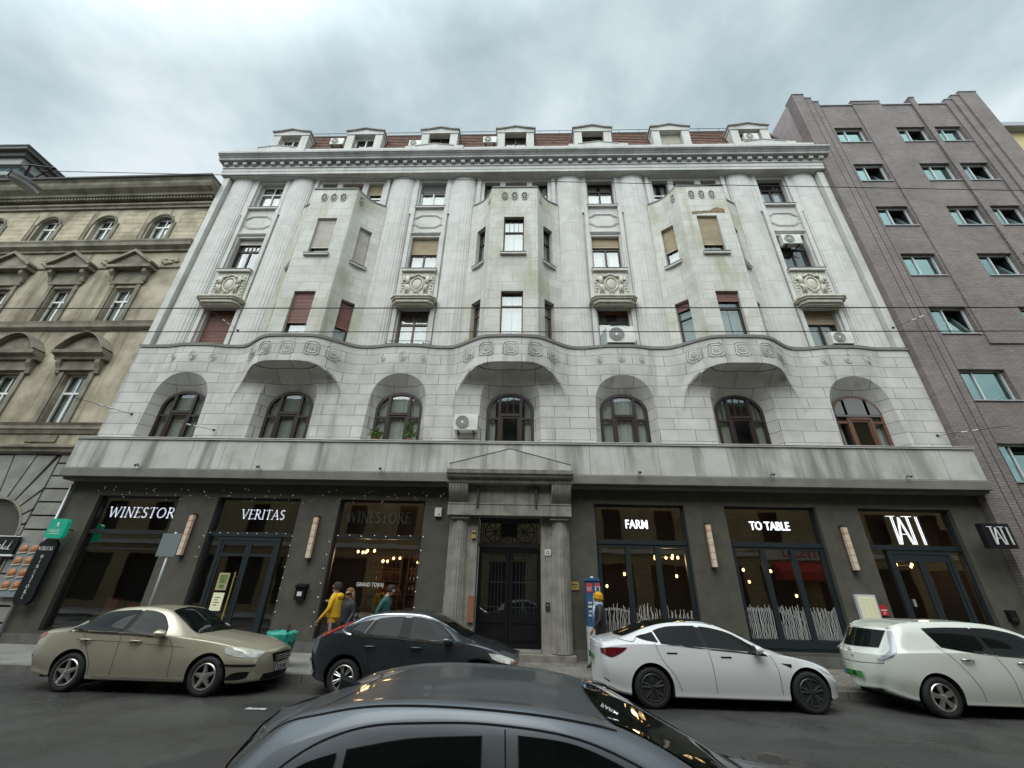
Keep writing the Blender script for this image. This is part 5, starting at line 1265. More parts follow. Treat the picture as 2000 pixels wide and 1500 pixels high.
ac(-6.30, 14.75, 23.9, 0.72, 0.46, 0.28, 'roof air conditioner left of the third dormer from the left')
ac(-2.12, 14.65, 23.95, 0.75, 0.50, 0.28, 'roof air conditioner left of the central dormer')
ac(12.1, 14.70, 24.0, 0.75, 0.50, 0.28, 'air conditioner set inside the rightmost dormer', bracket=False)

# ================= window plants =================
def plant(x, y, z, w, h, seed, label):
    t = thing('potted_plant', (x, y, z), label, 'plant', 'potted plants in the arched window')
    m = MB(); m.lathe([(0.001, z), (0.09, z), (0.12, z+0.18), (0.11, z+0.18), (0.001, z+0.16)], 14, (x, y, 0)); m.build('pot', 'terracotta', t, smooth=True, angle=40)
    rr = random.Random(seed); m = MB(); s_ = MB()
    for i in range(16):
        a = rr.uniform(0, 2*PI); e = rr.uniform(0.15, 1.0); tip = Vector((x+math.cos(a)*w*e, y+math.sin(a)*w*0.5*e, z+0.18+h*(1-0.55*e*e)*rr.uniform(0.6, 1)))
        b0 = Vector((x, y, z+0.15)); s_.tube([b0, b0.lerp(tip, 0.5)+Vector((0, 0, 0.05)), tip], 0.006, 4)
        for j in range(14):
            p = b0.lerp(tip, 0.35+0.65*rr.random()); d = Vector((rr.gauss(0, 1), rr.gauss(0, 1), rr.gauss(0.2, 0.8))).normalized(); l_ = rr.uniform(0.07, 0.13)
            sd_ = d.cross(Vector((rr.random(), rr.random(), 1))).normalized()*l_*0.28
            m.add([p, p+d*l_*0.5+sd_, p+d*l_, p+d*l_*0.5-sd_], [(0, 1, 2, 3)])
    m.build('foliage', 'leaf', t); s_.build('stems', 'bark', t)
plant(-5.42, 14.10, 6.50, 0.26, 0.55, 2, 'small dark leaved plant at the left of the arched window above the canopy')
plant(-4.18, 14.08, 6.50, 0.34, 0.80, 5, 'taller bright green bushy plant at the right of the arched window above the canopy')

# ================= shop signs =================
def sign(name, loc, label): return thing(name, loc, label, 'sign')
t = sign('shop_lettering', (-14.5, 14.62, 3.85), 'lit white serif lettering across the top of the leftmost shop window'); m = MB(); strokes(m, 'WINESTORE', -14.62, 14.62, 3.90, 0.35, 1.09, 0.11); m.build('letters', 'letter_lilac', t)
t = sign('shop_lettering', (-9, 14.62, 3.85), 'lit lilac white seven letter name above the wine shop door'); m = MB(); strokes(m, 'VERITAS', -9.86, 14.62, 3.92, 0.32, 0.96, 0.12); m.build('letters', 'letter_lilac', t)
t = sign('shop_lettering', (-4.8, 14.6, 3.85), 'unlit grey serif lettering above the clusters of hanging bulbs'); m = MB(); strokes(m, 'WINESTORE', -6.10, 14.52, 3.86, 0.37, 0.88, 0.09); m.build('letters', 'letter_grey', t)
t = sign('shop_lettering', (3.6, 14.3, 3.8), 'glowing white block letters reading FARM'); text_obj('FARM', 'letters', 'letter_lit', t, 3.28, 14.384, 3.83, 0.385, 0.78, 0.012, 0.004)
t = sign('shop_lettering', (7.8, 14.3, 3.8), 'glowing white block letters reading TO TABLE'); text_obj('TO TABLE', 'letters', 'letter_lit', t, 7.32, 14.384, 3.86, 0.37, 0.76, 0.012, 0.004)
def tati(parent, x, y, z, w, h, r_, mname):
    m = MB(); L_ = lambda *p: m.tube([(x+a*w, y, z+b*h) for a, b in p], r_, 5)
    L_((0.0, 1), (0.27, 1)); L_((0.14, 1), (0.14, 0)); L_((0.19, 1), (0.19, 0))
    L_((0.19, 0.0), (0.36, 0.97)); L_((0.23, 0.0), (0.38, 0.86)); L_((0.36, 0.97), (0.54, 0.0)); L_((0.40, 0.97), (0.59, 0.0)); L_((0.29, 0.36), (0.46, 0.36))
    L_((0.48, 1), (0.80, 1)); L_((0.62, 1), (0.62, 0)); L_((0.67, 1), (0.67, 0)); L_((0.90, 1), (0.90, 0)); L_((0.95, 1), (0.95, 0))
    m.build('letters', mname, parent)
t = sign('neon_sign', (12.1, 14.3, 3.5), 'tall thin white neon letters above the restaurant door'); tati(t, 11.76, 14.386, 3.50, 1.02, 0.86, 0.008, 'letter_lit')
t = sign('projecting_sign', (14.5, 14.1, 3.4), 'black projecting box sign with thin white letters at the right corner')
m = MB(); m.box(13.80, 14.62, 13.55, 13.72, 3.36, 4.06); m.build('box', 'black_panel', t); tati(t, 13.92, 13.53, 3.46, 0.62, 0.50, 0.009, 'letter_white')
m = MB(); m.tube([(14.4, 13.7, 3.9), (14.4, 14.2, 3.9)], 0.02, 6); m.tube([(14.4, 13.7, 3.5), (14.4, 14.2, 3.5)], 0.02, 6); m.build('bracket', 'iron', t)
t = sign('projecting_sign', (-15.2, 14.0, 3.1), 'green eight sided sign with white emblem and lettering at the left corner')
m = MB(); cx, cz = -15.26, 3.40
m.prism([(cx+px, cz+pz) for px, pz in octagon(0.30, 0.30, 0.10)], 'y', 13.74, 13.86); m.build('panel', 'green_sign', t)
m = MB(); m.ball((cx, 13.735, cz+0.13), 0.05, 0.7, 0.2, 1, 6); m.tube([(cx-0.05, 13.735, cz+0.03), (cx, 13.735, cz+0.09), (cx+0.05, 13.735, cz+0.05)], 0.01, 4); strokes(m, 'VERITAS', cx-0.20, 13.725, cz-0.12, 0.085, 0.85, 0.1, 0.01); m.box(cx-0.18, cx+0.18, 13.73, 13.738, cz-0.17, cz-0.155); m.build('emblem', 'letter_white', t)
m = MB(); m.tube([(cx+0.1, 13.86, cz), (cx+0.1, 14.2, cz)], 0.02, 6); m.build('bracket', 'iron', t)
t = sign('wine_sign', (-15.45, 14.0, 2.1), 'tall black oblong sign with chamfered ends and white letters running downwards')
m = MB(); cx = -15.44
m.prism([(cx-0.17, 1.18), (cx+0.17, 1.18), (cx+0.30, 1.32), (cx+0.30, 2.94), (cx+0.17, 3.08), (cx-0.17, 3.08), (cx-0.30, 2.94), (cx-0.30, 1.32)], 'y', 13.90, 14.0); m.build('panel', 'black_panel', t)
m = MB(); strokes(m, 'VERITAS', cx-0.255, 13.885, 2.74, 0.115, 0.86, 0.10, 0.012); strokes(m, 'WINESTORE', cx, 13.885, 2.50, 0.105, 1.0, 0.36, 0.012, vertical=True); m.build('letters', 'letter_white', t)
m = MB(); m.box(cx+0.1, cx+0.14, 14.0, 14.2, 1.5, 1.54); m.box(cx+0.1, cx+0.14, 14.0, 14.2, 2.7, 2.74); m.build('bracket', 'iron', t)
t = sign('shop_lettering', (-4.8, 14.36, 1.9), 'small white lettering on the glass behind the three walkers'); text_obj('GRAND TOKAJ', 'letters', 'letter_white', t, -5.32, 14.37, 1.93, 0.16, 0.8, 0.003)
t = sign('wall_plaque', (1.55, 14.18, 2.0), 'small yellow brass plaque right of the stone portal')
m = MB(); m.box(1.42, 1.66, 14.17, 14.198, 1.97, 2.20); m.build('plate', 'brass', t); m = MB(); m.box(1.45, 1.50, 14.163, 14.168, 2.10, 2.15); m.box(1.51, 1.61, 14.163, 14.168, 2.11, 2.13); m.box(1.47, 1.60, 14.163, 14.168, 2.04, 2.05); m.build('lettering', 'ink', t)
t = sign('house_number', (0.70, 14.04, 3.0), 'small white house number plate on the right portal jamb')
m = MB(); m.box(0.61, 0.80, 14.025, 14.045, 2.92, 3.10); m.build('plate', 'plate_white', t); text_obj('12', 'number', 'ink', t, 0.635, 14.02, 2.96, 0.13, 0.95, 0.002, 0.002)
t = thing('menu_case', (10.1, 14.1, 1.3), 'silver framed menu case on the wall left of the restaurant door', 'menu case')
m = MB(); m.box(9.80, 10.38, 14.10, 14.19, 1.30, 2.04); m.build('frame', 'frame_alu', t); m = MB(); m.box(9.86, 10.32, 14.09, 14.099, 1.36, 1.98); m.build('sheet', 'menu_paper', t)
m = MB()
for c in range(3):
    for r_ in range(9): m.box(9.90+c*0.14, 10.00+c*0.14, 14.085, 14.0885, 1.42+r_*0.06, 1.432+r_*0.06)
m.build('lines', 'food_cone', t)
t = sign('wall_plaque', (10.55, 14.15, 1.6), 'small round topped red plaque right of the menu case')
m = MB(); m.prism([(10.43, 1.50), (10.66, 1.50), (10.66, 1.70)]+[(10.545+0.115*math.cos(PI*i/8), 1.70+0.08*math.sin(PI*i/8)) for i in range(1, 8)]+[(10.43, 1.70)], 'y', 14.16, 14.19); m.build('plate', 'red_paint', t)
m = MB(); m.box(10.46, 10.63, 14.153, 14.158, 1.63, 1.65); m.box(10.50, 10.59, 14.153, 14.158, 1.58, 1.59); m.box(10.53, 10.56, 14.153, 14.158, 1.53, 1.56); m.build('lettering', 'letter_white', t)
t = thing('wall_poster', (-1.75, 13.95, 1.2), 'narrow orange notice board on the left portal jamb', 'notice board')
m = MB(); m.box(-1.70, -1.52, 13.96, 14.045, 1.05, 1.75); m.build('board', 'terracotta', t)
t = thing('door_notice', (-9.7, 14.2, 1.2), 'pale notice sheets and a small poster taped inside the wine shop door', 'notice')
m = MB(); m.box(-9.80, -9.45, 14.350, 14.353, 1.15, 1.65); m.build('sheet', 'menu_paper', t); m = MB(); m.box(-9.80, -9.45, 14.350, 14.353, 1.72, 2.22); m.build('sheet', 'blind_beige', t)
m = MB(); m.box(-9.74, -9.51, 14.345, 14.349, 1.92, 2.16); m.box(-9.71, -9.54, 14.345, 14.349, 1.78, 1.88); m.build('picture', 'leaf', t)
m = MB()
for q in range(4): m.box(-9.72, -9.60+0.05*(q % 2), 14.345, 14.349, 1.30+q*0.07, 1.318+q*0.07)
m.build('print', 'ink', t)

# wall lights: slim boxes with patchwork panels
for x, lb_ in ((-11.13, 'long slim wall light between the leftmost shop window and the wine shop door'), (-6.92, 'long slim wall light between the wine shop door and the window with hanging bulbs'),
               (5.84, 'long slim wall light between the FARM and TO TABLE windows'), (10.08, 'long slim wall light between the TO TABLE window and the restaurant door')):
    t = thing('wall_light', (x, 14.1, 2.66), lb_, 'wall light', 'slim vertical wall lights')
    m = MB(); m.box(x-0.065, x+0.065, 14.02, 14.14, 2.70, 3.95); m.build('lamp_shade', 'lamp_panel', t)
    m = MB(); m.box(x-0.08, x+0.08, 14.0, 14.197, 2.66, 2.697); m.box(x-0.08, x+0.08, 14.0, 14.197, 3.953, 3.99); m.box(x-0.04, x+0.04, 14.14, 14.197, 2.7, 3.95)
    for q in range(1, 6): m.box(x-0.068, x+0.068, 14.016, 14.14, 2.70+q*0.21-0.004, 2.70+q*0.21+0.004)
    m.build('fitting', 'iron', t)
# spotlights under the canopy edge
for x, lb_ in ((-13.29, 'far left'), (-9.05, 'second from the left'), (-4.87, 'third from the left, near the portal'), (3.71, 'first right of the portal'), (7.97, 'second right of the portal'), (12.25, 'far right')):
    m = MB(); m.tube([(x, 13.63, 5.46), (x, 13.52, 5.50)], 0.018, 6); m.tube([(x, 13.55, 5.50), (x+0.02, 13.46, 5.44)], 0.045, 8)
    tag(m.build('spotlight', 'ac_grey', loc=(x, 13.6, 5.46)), 'tiny grey spotlight on the canopy band, %s' % lb_, 'spotlight', 'small spotlights on the canopy band')
t = thing('alarm_box', (-2.85, 14.1, 4.1), 'cream alarm box high on the dark wall left of the portal', 'alarm box')
m = MB(); m.box(-3.0, -2.78, 14.08, 14.197, 4.05, 4.33); m.build('case', 'ac_white', t); m = MB(); m.ball((-2.86, 14.075, 4.12), 0.025, 1, 1, 1, 5); m.build('light', 'sticker_red', t)
t = thing('mail_box', (-6.9, 14.1, 1.5), 'black wall letter box with a white label, on the olive wall', 'letter box')
m = MB(); m.box(-7.06, -6.76, 14.04, 14.197, 1.52, 1.90); m.prism([(14.0, 1.86), (14.0, 1.90), (14.197, 1.96), (14.197, 1.88)], 'x', -7.09, -6.73); m.build('case', 'black_panel', t); m = MB(); m.box(-6.98, -6.84, 14.032, 14.039, 1.62, 1.74); m.build('label', 'plate_white', t)
t = thing('intercom', (0.85, 13.9, 1.7), 'small dark intercom on the right portal jamb', 'intercom')
m = MB(); m.box(0.62, 0.74, 14.0, 14.045, 1.42, 1.62); m.build('case', 'iron', t); m = MB(); m.ball((0.68, 13.998, 1.54), 0.02, 1, .5, 1, 5); m.build('button', 'galv', t)
t = thing('wall_lantern', (-1.75, 13.95, 3.4), 'small brass wall lantern high on the left portal jamb', 'lantern')
m = MB(); m.box(-1.72, -1.58, 13.96, 14.045, 3.38, 3.50); m.box(-1.70, -1.60, 13.97, 14.04, 3.56, 3.62); m.build('case', 'brass', t)
t = thing('letter_box', (14.1, 14.1, 1.4), 'dark rounded letter box at the far right of the restaurant wall', 'letter box')
m = MB(); m.prism([(14.0, 1.45), (14.22, 1.45), (14.22, 1.72), (14.0, 1.72)], 'y', 14.08, 14.197); m.ball((14.11, 14.12, 1.45), 0.11, 1, 0.6, 1, 6); m.build('case', 'black_panel', t, smooth=False)
m = MB(); m.tube([(14.92, 14.12, 0.15), (14.92, 14.12, 4.9)], 0.045, 8); tag(m.build('downpipe', 'galv', loc=(14.92, 14.12, 0.15), smooth=True), 'thin grey downpipe at the right corner where the brick block begins', 'downpipe')
m = MB(); m.tube([(-15.86, 14.12, 0.15), (-15.86, 14.12, 4.9)], 0.045, 8); tag(m.build('downpipe', 'galv', loc=(-15.86, 14.12, 0.15), smooth=True), 'thin grey downpipe at the left corner beside the ochre tenement', 'downpipe')

# ================= lamps inside the shops, fairy lights =================
rr = random.Random(11)
def chandelier(x, y, z, n_, w, label):
    t = thing('pendant_lamp', (x, y, z), label, 'pendant lamp', 'hanging bulb lamps inside the shops')
    m = MB(); b = MB(); m.tube([(x, y, z), (x, y, 4.68)], 0.008, 4)
    for i in range(n_):
        a = 2*PI*i/n_+rr.random(); r_ = w*rr.uniform(0.5, 1) if n_ > 1 else 0; p = (x+r_*math.cos(a), y+r_*math.sin(a)*0.6, z+rr.uniform(-0.06, 0.06)-(0.25 if n_ == 1 else 0))
        m.tube([(x, y, z), p], 0.007, 4); b.ball(p, 0.040, 1, 1, 1.3, 6)
    m.build('stem', 'iron', t); b.build('bulb', 'bulb', t, smooth=True)
    l_ = bpy.data.lights.new('lamp_light', 'POINT'); l_.energy = 3*n_ if n_ > 1 else 2; l_.color = (1, 0.62, 0.3); l_.shadow_soft_size = 0.15
    lo_ = bpy.data.objects.new('lamp_light', l_); COL.objects.link(lo_); lo_.parent = t; lo_.location = (0, 0, -0.15)
chandelier(-5.65, 15.6, 3.02, 5, 0.42, 'cluster of warm bulbs at the left of the window with the unlit grey letters')
chandelier(-4.95, 16.2, 2.82, 5, 0.40, 'cluster of warm bulbs in the middle of the window with the unlit grey letters')
chandelier(-3.7, 16.6, 2.72, 4, 0.42, 'cluster of warm bulbs at the right of the window with the unlit grey letters')
chandelier(4.75, 15.2, 3.05, 6, 0.42, 'cluster of warm bulbs behind the FARM window')
for x, y, z, lb_ in ((3.25, 15.0, 2.75, 'single bulb at the left of the FARM window'), (2.9, 16.4, 2.35, 'single low bulb deep behind the FARM window'), (5.1, 15.5, 2.75, 'single bulb at the right edge of the FARM window'), (6.9, 15.0, 3.0, 'single bulb at the left of the TO TABLE window'),
                     (7.35, 15.5, 3.0, 'single bulb left of centre in the TO TABLE window'), (8.3, 15.6, 2.95, 'single bulb in the middle of the TO TABLE window'), (7.9, 16.4, 2.6, 'single lower bulb in the TO TABLE window'), (9.3, 16.2, 2.2, 'single low bulb at the right of the TO TABLE window')):
    chandelier(x, y, z, 1, 0, lb_)
chandelier(13.1, 16.0, 3.0, 4, 0.35, 'cluster of warm bulbs inside the restaurant door')
def fairy(pts, n_, jit, label, r_=0.010):
    P = [Vector(p) for p in pts]; seg = [(b-a).length for a, b in zip(P, P[1:])]; T = sum(seg)
    t = thing('fairy_lights', P[0], label, 'fairy lights'); m = MB(); m.tube(P, 0.004, 4); m.build('cable', 'iron', t); b = MB()
    for i in range(n_):
        s2 = T*(i+0.5)/n_; k = 0
        while k < len(seg)-1 and s2 > seg[k]: s2 -= seg[k]; k += 1
        p = P[k].lerp(P[k+1], s2/seg[k]); b.ball(p+Vector((rr.uniform(-jit, jit), 0, rr.uniform(-jit, jit))), r_, 1, 1, 1, 4)
    o = b.build('bulbs', 'fairy', t); o['kind'] = 'stuff'
y = 14.16
fairy([(-6.38, y, 0.6), (-6.36, y, 3.40), (-3.33, y, 3.42), (-3.36, y, 1.2)], 20, 0.02, 'string of tiny lights framing the window with the hanging bulbs', 0.013)
fairy([(-10.62, y, 2.5), (-10.60, y, 3.42), (-7.62, y, 3.42), (-7.6, y, 1.0)], 20, 0.02, 'string of tiny lights framing the wine shop door', 0.011)
fairy([(-15.0, 14.1, 4.6)]+[(-15.0+12.4*i/24, 14.08, 4.62+0.12*math.sin(i*2.1)) for i in range(1, 25)], 70, 0.20, 'loose curtain of tiny lights hung along the top of the wine shop front', 0.007)
# display goods on the sill of the third window
m = MB(); rr2 = random.Random(4)
for i in range(20):
    x = -6.1+2.6*i/19; z = 0.60; q = rr2.random(); m.lathe([(0.001, z), (0.045, z), (0.045, z+0.22), (0.015, z+0.28), (0.015, z+0.36), (0.001, z+0.36)], 8, (x, 14.75+q*0.3, 0))
o = tag(m.build('wine_bottles', 'bottle_dark', loc=(-4.8, 14.8, 0.6), smooth=True, angle=40), 'row of dark wine bottles on the sill of the window behind the three walkers', 'wine bottles', kind='stuff')
m = MB(); m.box(-6.2, -3.5, 14.6, 15.2, 0.30, 0.598); tag(m.build('display_bench', 'shelf_wood', loc=(-4.8, 14.8, 0.3)), 'low wooden display bench under the row of wine bottles', 'bench')

# ================= street furniture =================
t = thing('traffic_sign', (-9.27, 11.35, 0.15), 'traffic sign seen from behind, grey plate on a thin pole above the gold saloon', 'traffic sign')
m = MB(); m.tube([(-9.27, 11.35, 0.15), (-9.27, 11.35, 3.1)], 0.030, 10); m.build('pole', 'galv', t, smooth=True)
m = MB(); m.box(-9.56, -9.27, 11.30, 11.32, 2.50, 3.06); m.box(-9.27, -9.05, 11.30, 11.32, 2.50, 3.06); m.build('plate', 'sign_back', t)
m = MB(); m.box(-9.34, -9.20, 11.32, 11.40, 2.9, 2.95); m.box(-9.34, -9.20, 11.32, 11.40, 2.6, 2.65); m.build('clamp', 'iron', t)
t = thing('waste_bin', (-5.98, 11.75, 0.15), 'green waste bin with a teal bag over its rim, behind the gold saloon bonnet', 'waste bin')
m = MB(); G = [[(-5.98+w*(1 if a in (0, 1) else -1)*q, 11.75+w*(1 if a in (1, 2) else -1), z) for a in (0, 1, 2, 3, 0)] for w, z, q in ((0.19, 0.17, 1), (0.26, 0.82, 1), (0.27, 0.84, 1))]
m.grid(G); m.build('body', 'bin_green', t)
m = MB(); G = []
for j, (w, z) in enumerate(((0.285, 0.66), (0.295, 0.80), (0.30, 0.86), (0.25, 0.88), (0.20, 0.70))):
    G.append([(-5.98+w*(1+0.03*math.sin(i*2.3+j))*math.copysign(abs(math.cos(2*PI*i/28))**0.5, math.cos(2*PI*i/28)), 11.75+w*math.copysign(abs(math.sin(2*PI*i/28))**0.5, math.sin(2*PI*i/28)), z+0.03*math.sin(i*1.7+j*2)) for i in range(29)])
m.grid(G); m.build('bag', 'bag_teal', t, smooth=True)
m = MB(); m.tube([(-5.98, 12.0, 0.15), (-5.98, 12.0, 1.02)], 0.03, 8); m.build('post', 'iron_rust', t)
t = thing('ticket_machine', (1.98, 13.75, 0.15), 'slim blue and white ticket column covered in stickers, right of the portal', 'ticket machine')
x0, x1 = 1.78, 2.20; m = MB(); m.box(x0, x1, 13.55, 13.9, 0.15, 1.05); m.build('lower_body', 'totem_white', t)
m = MB(); m.box(x0+0.005, x1-0.005, 13.555, 13.9, 1.053, 2.22); m.prism([(x0-0.02, 2.223), (x1+0.02, 2.223), (x1-0.05, 2.30), (x0+0.05, 2.30)], 'y', 13.52, 13.92); m.build('upper_body', 'totem_blue', t)
m = MB()
for a, b, c, d in ((0.02, 0.18, 1.92, 2.16), (0.26, 0.41, 2.08, 2.17), (0.26, 0.41, 1.86, 1.94)): m.box(x0+a, x0+b, 13.545, 13.553, c, d)
m.build('sticker', 'sticker_red', t)
m = MB()
for a, b, c, d in ((0.26, 0.41, 1.945, 2.075), (0.19, 0.42, 1.10, 1.84), (0.03, 0.16, 2.02, 2.04), (0.03, 0.16, 1.97, 1.985), (0.04, 0.15, 1.62, 1.67), (0.04, 0.15, 1.52, 1.58), (0.05, 0.13, 1.40, 1.46), (0.04, 0.12, 1.30, 1.36)): m.box(x0+a, x0+b, 13.538, 13.545, c, d)
m.build('sticker', 'totem_white', t)
m = MB()
for i in range(7): m.box(x0+0.30-0.0, x0+0.38, 13.53, 13.537, 1.96+i*0.016, 1.966+i*0.016)
m.box(x0+0.22, x0+0.40, 13.53, 13.537, 1.60, 1.72); m.box(x0+0.24, x0+0.38, 13.53, 13.537, 1.40, 1.52); m.build('print', 'totem_blue', t)
m = MB(); m.ball((x0+0.21, 13.72, 2.31), 0.05, 1, 1, 0.8, 6); m.build('beacon', 'ac_white', t)

# ================= cars =================
# ring = (x, zb, ws, zs, wm, zm, wb, zbelt, wr, zr, zt, lean): one cross-section of the body, half widths and heights
def cr1(p0, p1, p2, p3, t):
    return tuple(0.5*((2*b)+(-a+c)*t+(2*a-5*b+4*c-d)*t*t+(-a+3*b-3*c+d)*t*t*t) for a, b, c, d in zip(p0, p1, p2, p3))
def body_grid(rings, cap_r, cap_f, nu=7, nv=5):
    rows = []
    def pts(r):
        x, zb, ws, zs, wm, zm, wb, zl, wr, zr, zt, lean = r
        # the shoulder crease gets a second point so that it stays crisp
        return [(x, 0, zb), (x, ws*0.55, zb), (x, ws-0.05, zb+0.015), (x, ws, zs), (x, wm, zm), (x, wb, zl), (x+lean*0.12, wb-0.035, zl+0.035 if zr-zl > 0.12 else zl+(zr-zl)*0.35), (x+lean, wr, zr), (x+lean, wr*0.72, zr+(zt-zr)*0.62), (x+lean, 0, zt)]
    R_ = [pts(r) for r in rings]
    def cap(P, bl, sgn):
        out = []
        for f, b in ((0.0, 1.0), (0.45, 0.80), (0.80, 0.36)):
            out.append([(p[0]+sgn*bl*b, p[1]*f, p[2]) for p in P])
        return out
    A = cap(R_[0], cap_r, -1); B = cap(R_[-1], cap_f, 1)[::-1]
    A = [A[0], A[1], A[2]]; R_ = A+R_+B
    def interp(L_, n):
        out = []
        for i in range(len(L_)-1):
            p0 = L_[max(i-1, 0)]; p1 = L_[i]; p2 = L_[i+1]; p3 = L_[min(i+2, len(L_)-1)]
            for k in range(n): out.append(cr1(p0, p1, p2, p3, k/n))
        out.append(L_[-1]); return out
    Rn = [interp(r, nv) for r in R_]
    m_ = len(Rn[0])
    cols = [interp([Rn[i][j] for i in range(len(Rn))], nu) for j in range(m_)]
    G = [[cols[j][i] for j in range(m_)] for i in range(len(cols[0]))]
    return G
def poly_in(x, z, poly):
    c = False; n = len(poly)
    for i in range(n):
        a, b = poly[i], poly[i-1]
        if (a[1] > z) != (b[1] > z) and x < (b[0]-a[0])*(z-a[1])/(b[1]-a[1])+a[0]: c = not c
    return c
def resample(pl, n):
    pl = [Vector((*p, 0)) for p in pl]
    # smooth the polyline with Catmull-Rom first
    sm = []
    for i in range(len(pl)-1):
        p0, p1, p2, p3 = pl[max(i-1, 0)], pl[i], pl[i+1], pl[min(i+2, len(pl)-1)]
        for k in range(6): sm.append(Vector(cr1(p0, p1, p2, p3, k/6)))
    sm.append(pl[-1]); pl = sm
    seg = [(b-a).length for a, b in zip(pl, pl[1:])]; T = sum(seg); out = []
    for i in range(n+1):
        s2 = T*i/n; k = 0
        while k < len(seg)-1 and s2 > seg[k]+1e-9: s2 -= seg[k]; k += 1
        out.append(pl[k].lerp(pl[k+1], s2/seg[k] if seg[k] else 0))
    return [(p.x, p.y) for p in out]
class Car:
    def __init__(s, name, loc, label, rings, cap_r, cap_f, paint, wheels, group=None, mirror_y=1):
        s.t = thing(name, loc, label, 'car', group); s.L = Vector(loc); s.paint = paint
        G = body_grid(rings, cap_r, cap_f)
        full = [g[::-1][:-1]+[(p[0], -p[1], p[2]) for p in g] for g in G]   # left half (y>0) from top centre to bottom, then the right half
        full = [[(p[0], p[1], p[2]) for p in reversed(g)][:-1]+[(p[0], -p[1], p[2]) for p in g] for g in [list(reversed(g_)) and g_ for g_ in G]]
        rows = []
        for g in G:
            left = [(p[0], p[1], p[2]) for p in g]           # bottom centre -> top centre on +y
            right = [(p[0], -p[1], p[2]) for p in g]
            rows.append(left+right[::-1][1:-1])
        n = len(rows); m_ = len(rows[0]); V = [p for r_ in rows for p in r_]; F = []
        for i in range(n-1):
            for j in range(m_): F.append((i*m_+j, i*m_+(j+1) % m_, (i+1)*m_+(j+1) % m_, (i+1)*m_+j))
        s.bvh = BVHTree.FromPolygons(V, F)
        s.wheels = wheels
        V = [Vector(v) for v in V]; drop = set()
        for (wx, wz, wr_, ar, tw) in wheels:
            for fi, f in enumerate(F):
                c = sum((V[i] for i in f), Vector())/4
                if abs(c.y) > 0.5 and math.hypot(c.x-wx, c.z-wz) < ar and c.z > wz-ar: drop.add(fi)
                if abs(c.y) > 0.5 and abs(c.x-wx) < ar*0.97 and c.z < wz: drop.add(fi)
            keep = [f for fi, f in enumerate(F) if fi not in drop]
        used = {}
        for fi, f in enumerate(F):
            if fi in drop: continue
            for i in f: used.setdefault(i, 0)
        for fi in drop:
            for i in F[fi]:
                if i in used:
                    v = V[i]
                    for (wx, wz, wr_, ar, tw) in wheels:
                        d = math.hypot(v.x-wx, v.z-wz)
                        if v.z >= wz-0.02 and 0.05 < d < ar+0.12 and abs(v.y) > 0.45:
                            v.x = wx+(v.x-wx)*ar/d; v.z = wz+(v.z-wz)*ar/d
                        elif v.z < wz and abs(abs(v.x-wx)-ar) < 0.12 and abs(v.y) > 0.45: v.x = wx+math.copysign(ar, v.x-wx)
        mb = MB(); mb.add([v+s.L for v in V], keep)
        s.body = mb.build('body', paint, s.t, smooth=True, angle=60)
        # wheel housings and arch lips
        for (wx, wz, wr_, ar, tw) in wheels:
            for sy in (-1, 1):
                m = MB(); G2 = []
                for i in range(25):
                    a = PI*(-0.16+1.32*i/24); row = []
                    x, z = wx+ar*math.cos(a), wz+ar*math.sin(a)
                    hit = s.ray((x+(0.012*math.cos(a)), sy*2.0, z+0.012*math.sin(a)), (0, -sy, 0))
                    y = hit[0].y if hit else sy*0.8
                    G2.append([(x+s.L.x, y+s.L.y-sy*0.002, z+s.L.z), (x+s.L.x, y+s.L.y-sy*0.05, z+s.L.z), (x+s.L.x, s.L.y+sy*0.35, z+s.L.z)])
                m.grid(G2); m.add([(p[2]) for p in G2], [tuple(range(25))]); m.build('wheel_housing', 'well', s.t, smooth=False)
    def ray(s, o, d):
        h = s.bvh.ray_cast(Vector(o), Vector(d)); return (h[0], h[1]) if h[0] is not None else None
    def patch(s, A, B, name, m, axis='y', side=-1, off=0.004, nu=24, nv=6, parent=None, both=False, smooth=True, thick=0.0):
        """skin that lies on the body between two outlines A and B; axis = direction of projection"""
        res = None
        for sd_ in ((side, -side) if both else (side,)):
            a, b = resample(A, nu), resample(B, nu); G = []
            for i in range(nu+1):
                row = []; lastp = None
                for j in range(nv+1):
                    t = j/nv; p, q = a[i][0]+(b[i][0]-a[i][0])*t, a[i][1]+(b[i][1]-a[i][1])*t
                    if axis == 'y': h = s.ray((p, sd_*3, q), (0, -sd_, 0))
                    elif axis == 'z': h = s.ray((p, q*(-sd_ if both else 1), 3), (0, 0, -1))
                    else: h = s.ray((side*6 if not both else axis_x*6, p*(sd_ if both else 1), q), (-side, 0, 0))
                    if h is None: h = (lastp, Vector((0, 0, 1))) if lastp is not None else None
                    if h is None: row.append(None); continue
                    P, nrm = h; lastp = P
                    ref = Vector((0, sd_, 0.2)) if axis == 'y' else Vector((0, 0, 1)) if axis == 'z' else Vector((side, 0, 0))
                    if nrm.dot(ref) < 0: nrm = -nrm
                    row.append(P+nrm*off+s.L)
                G.append(row)
            G = [r_ for r_ in G if all(p is not None for p in r_)]
            if len(G) < 2: continue
            mb = MB(); mb.grid(G); res = mb.build(name, m, parent or s.t, smooth=smooth)
        return res
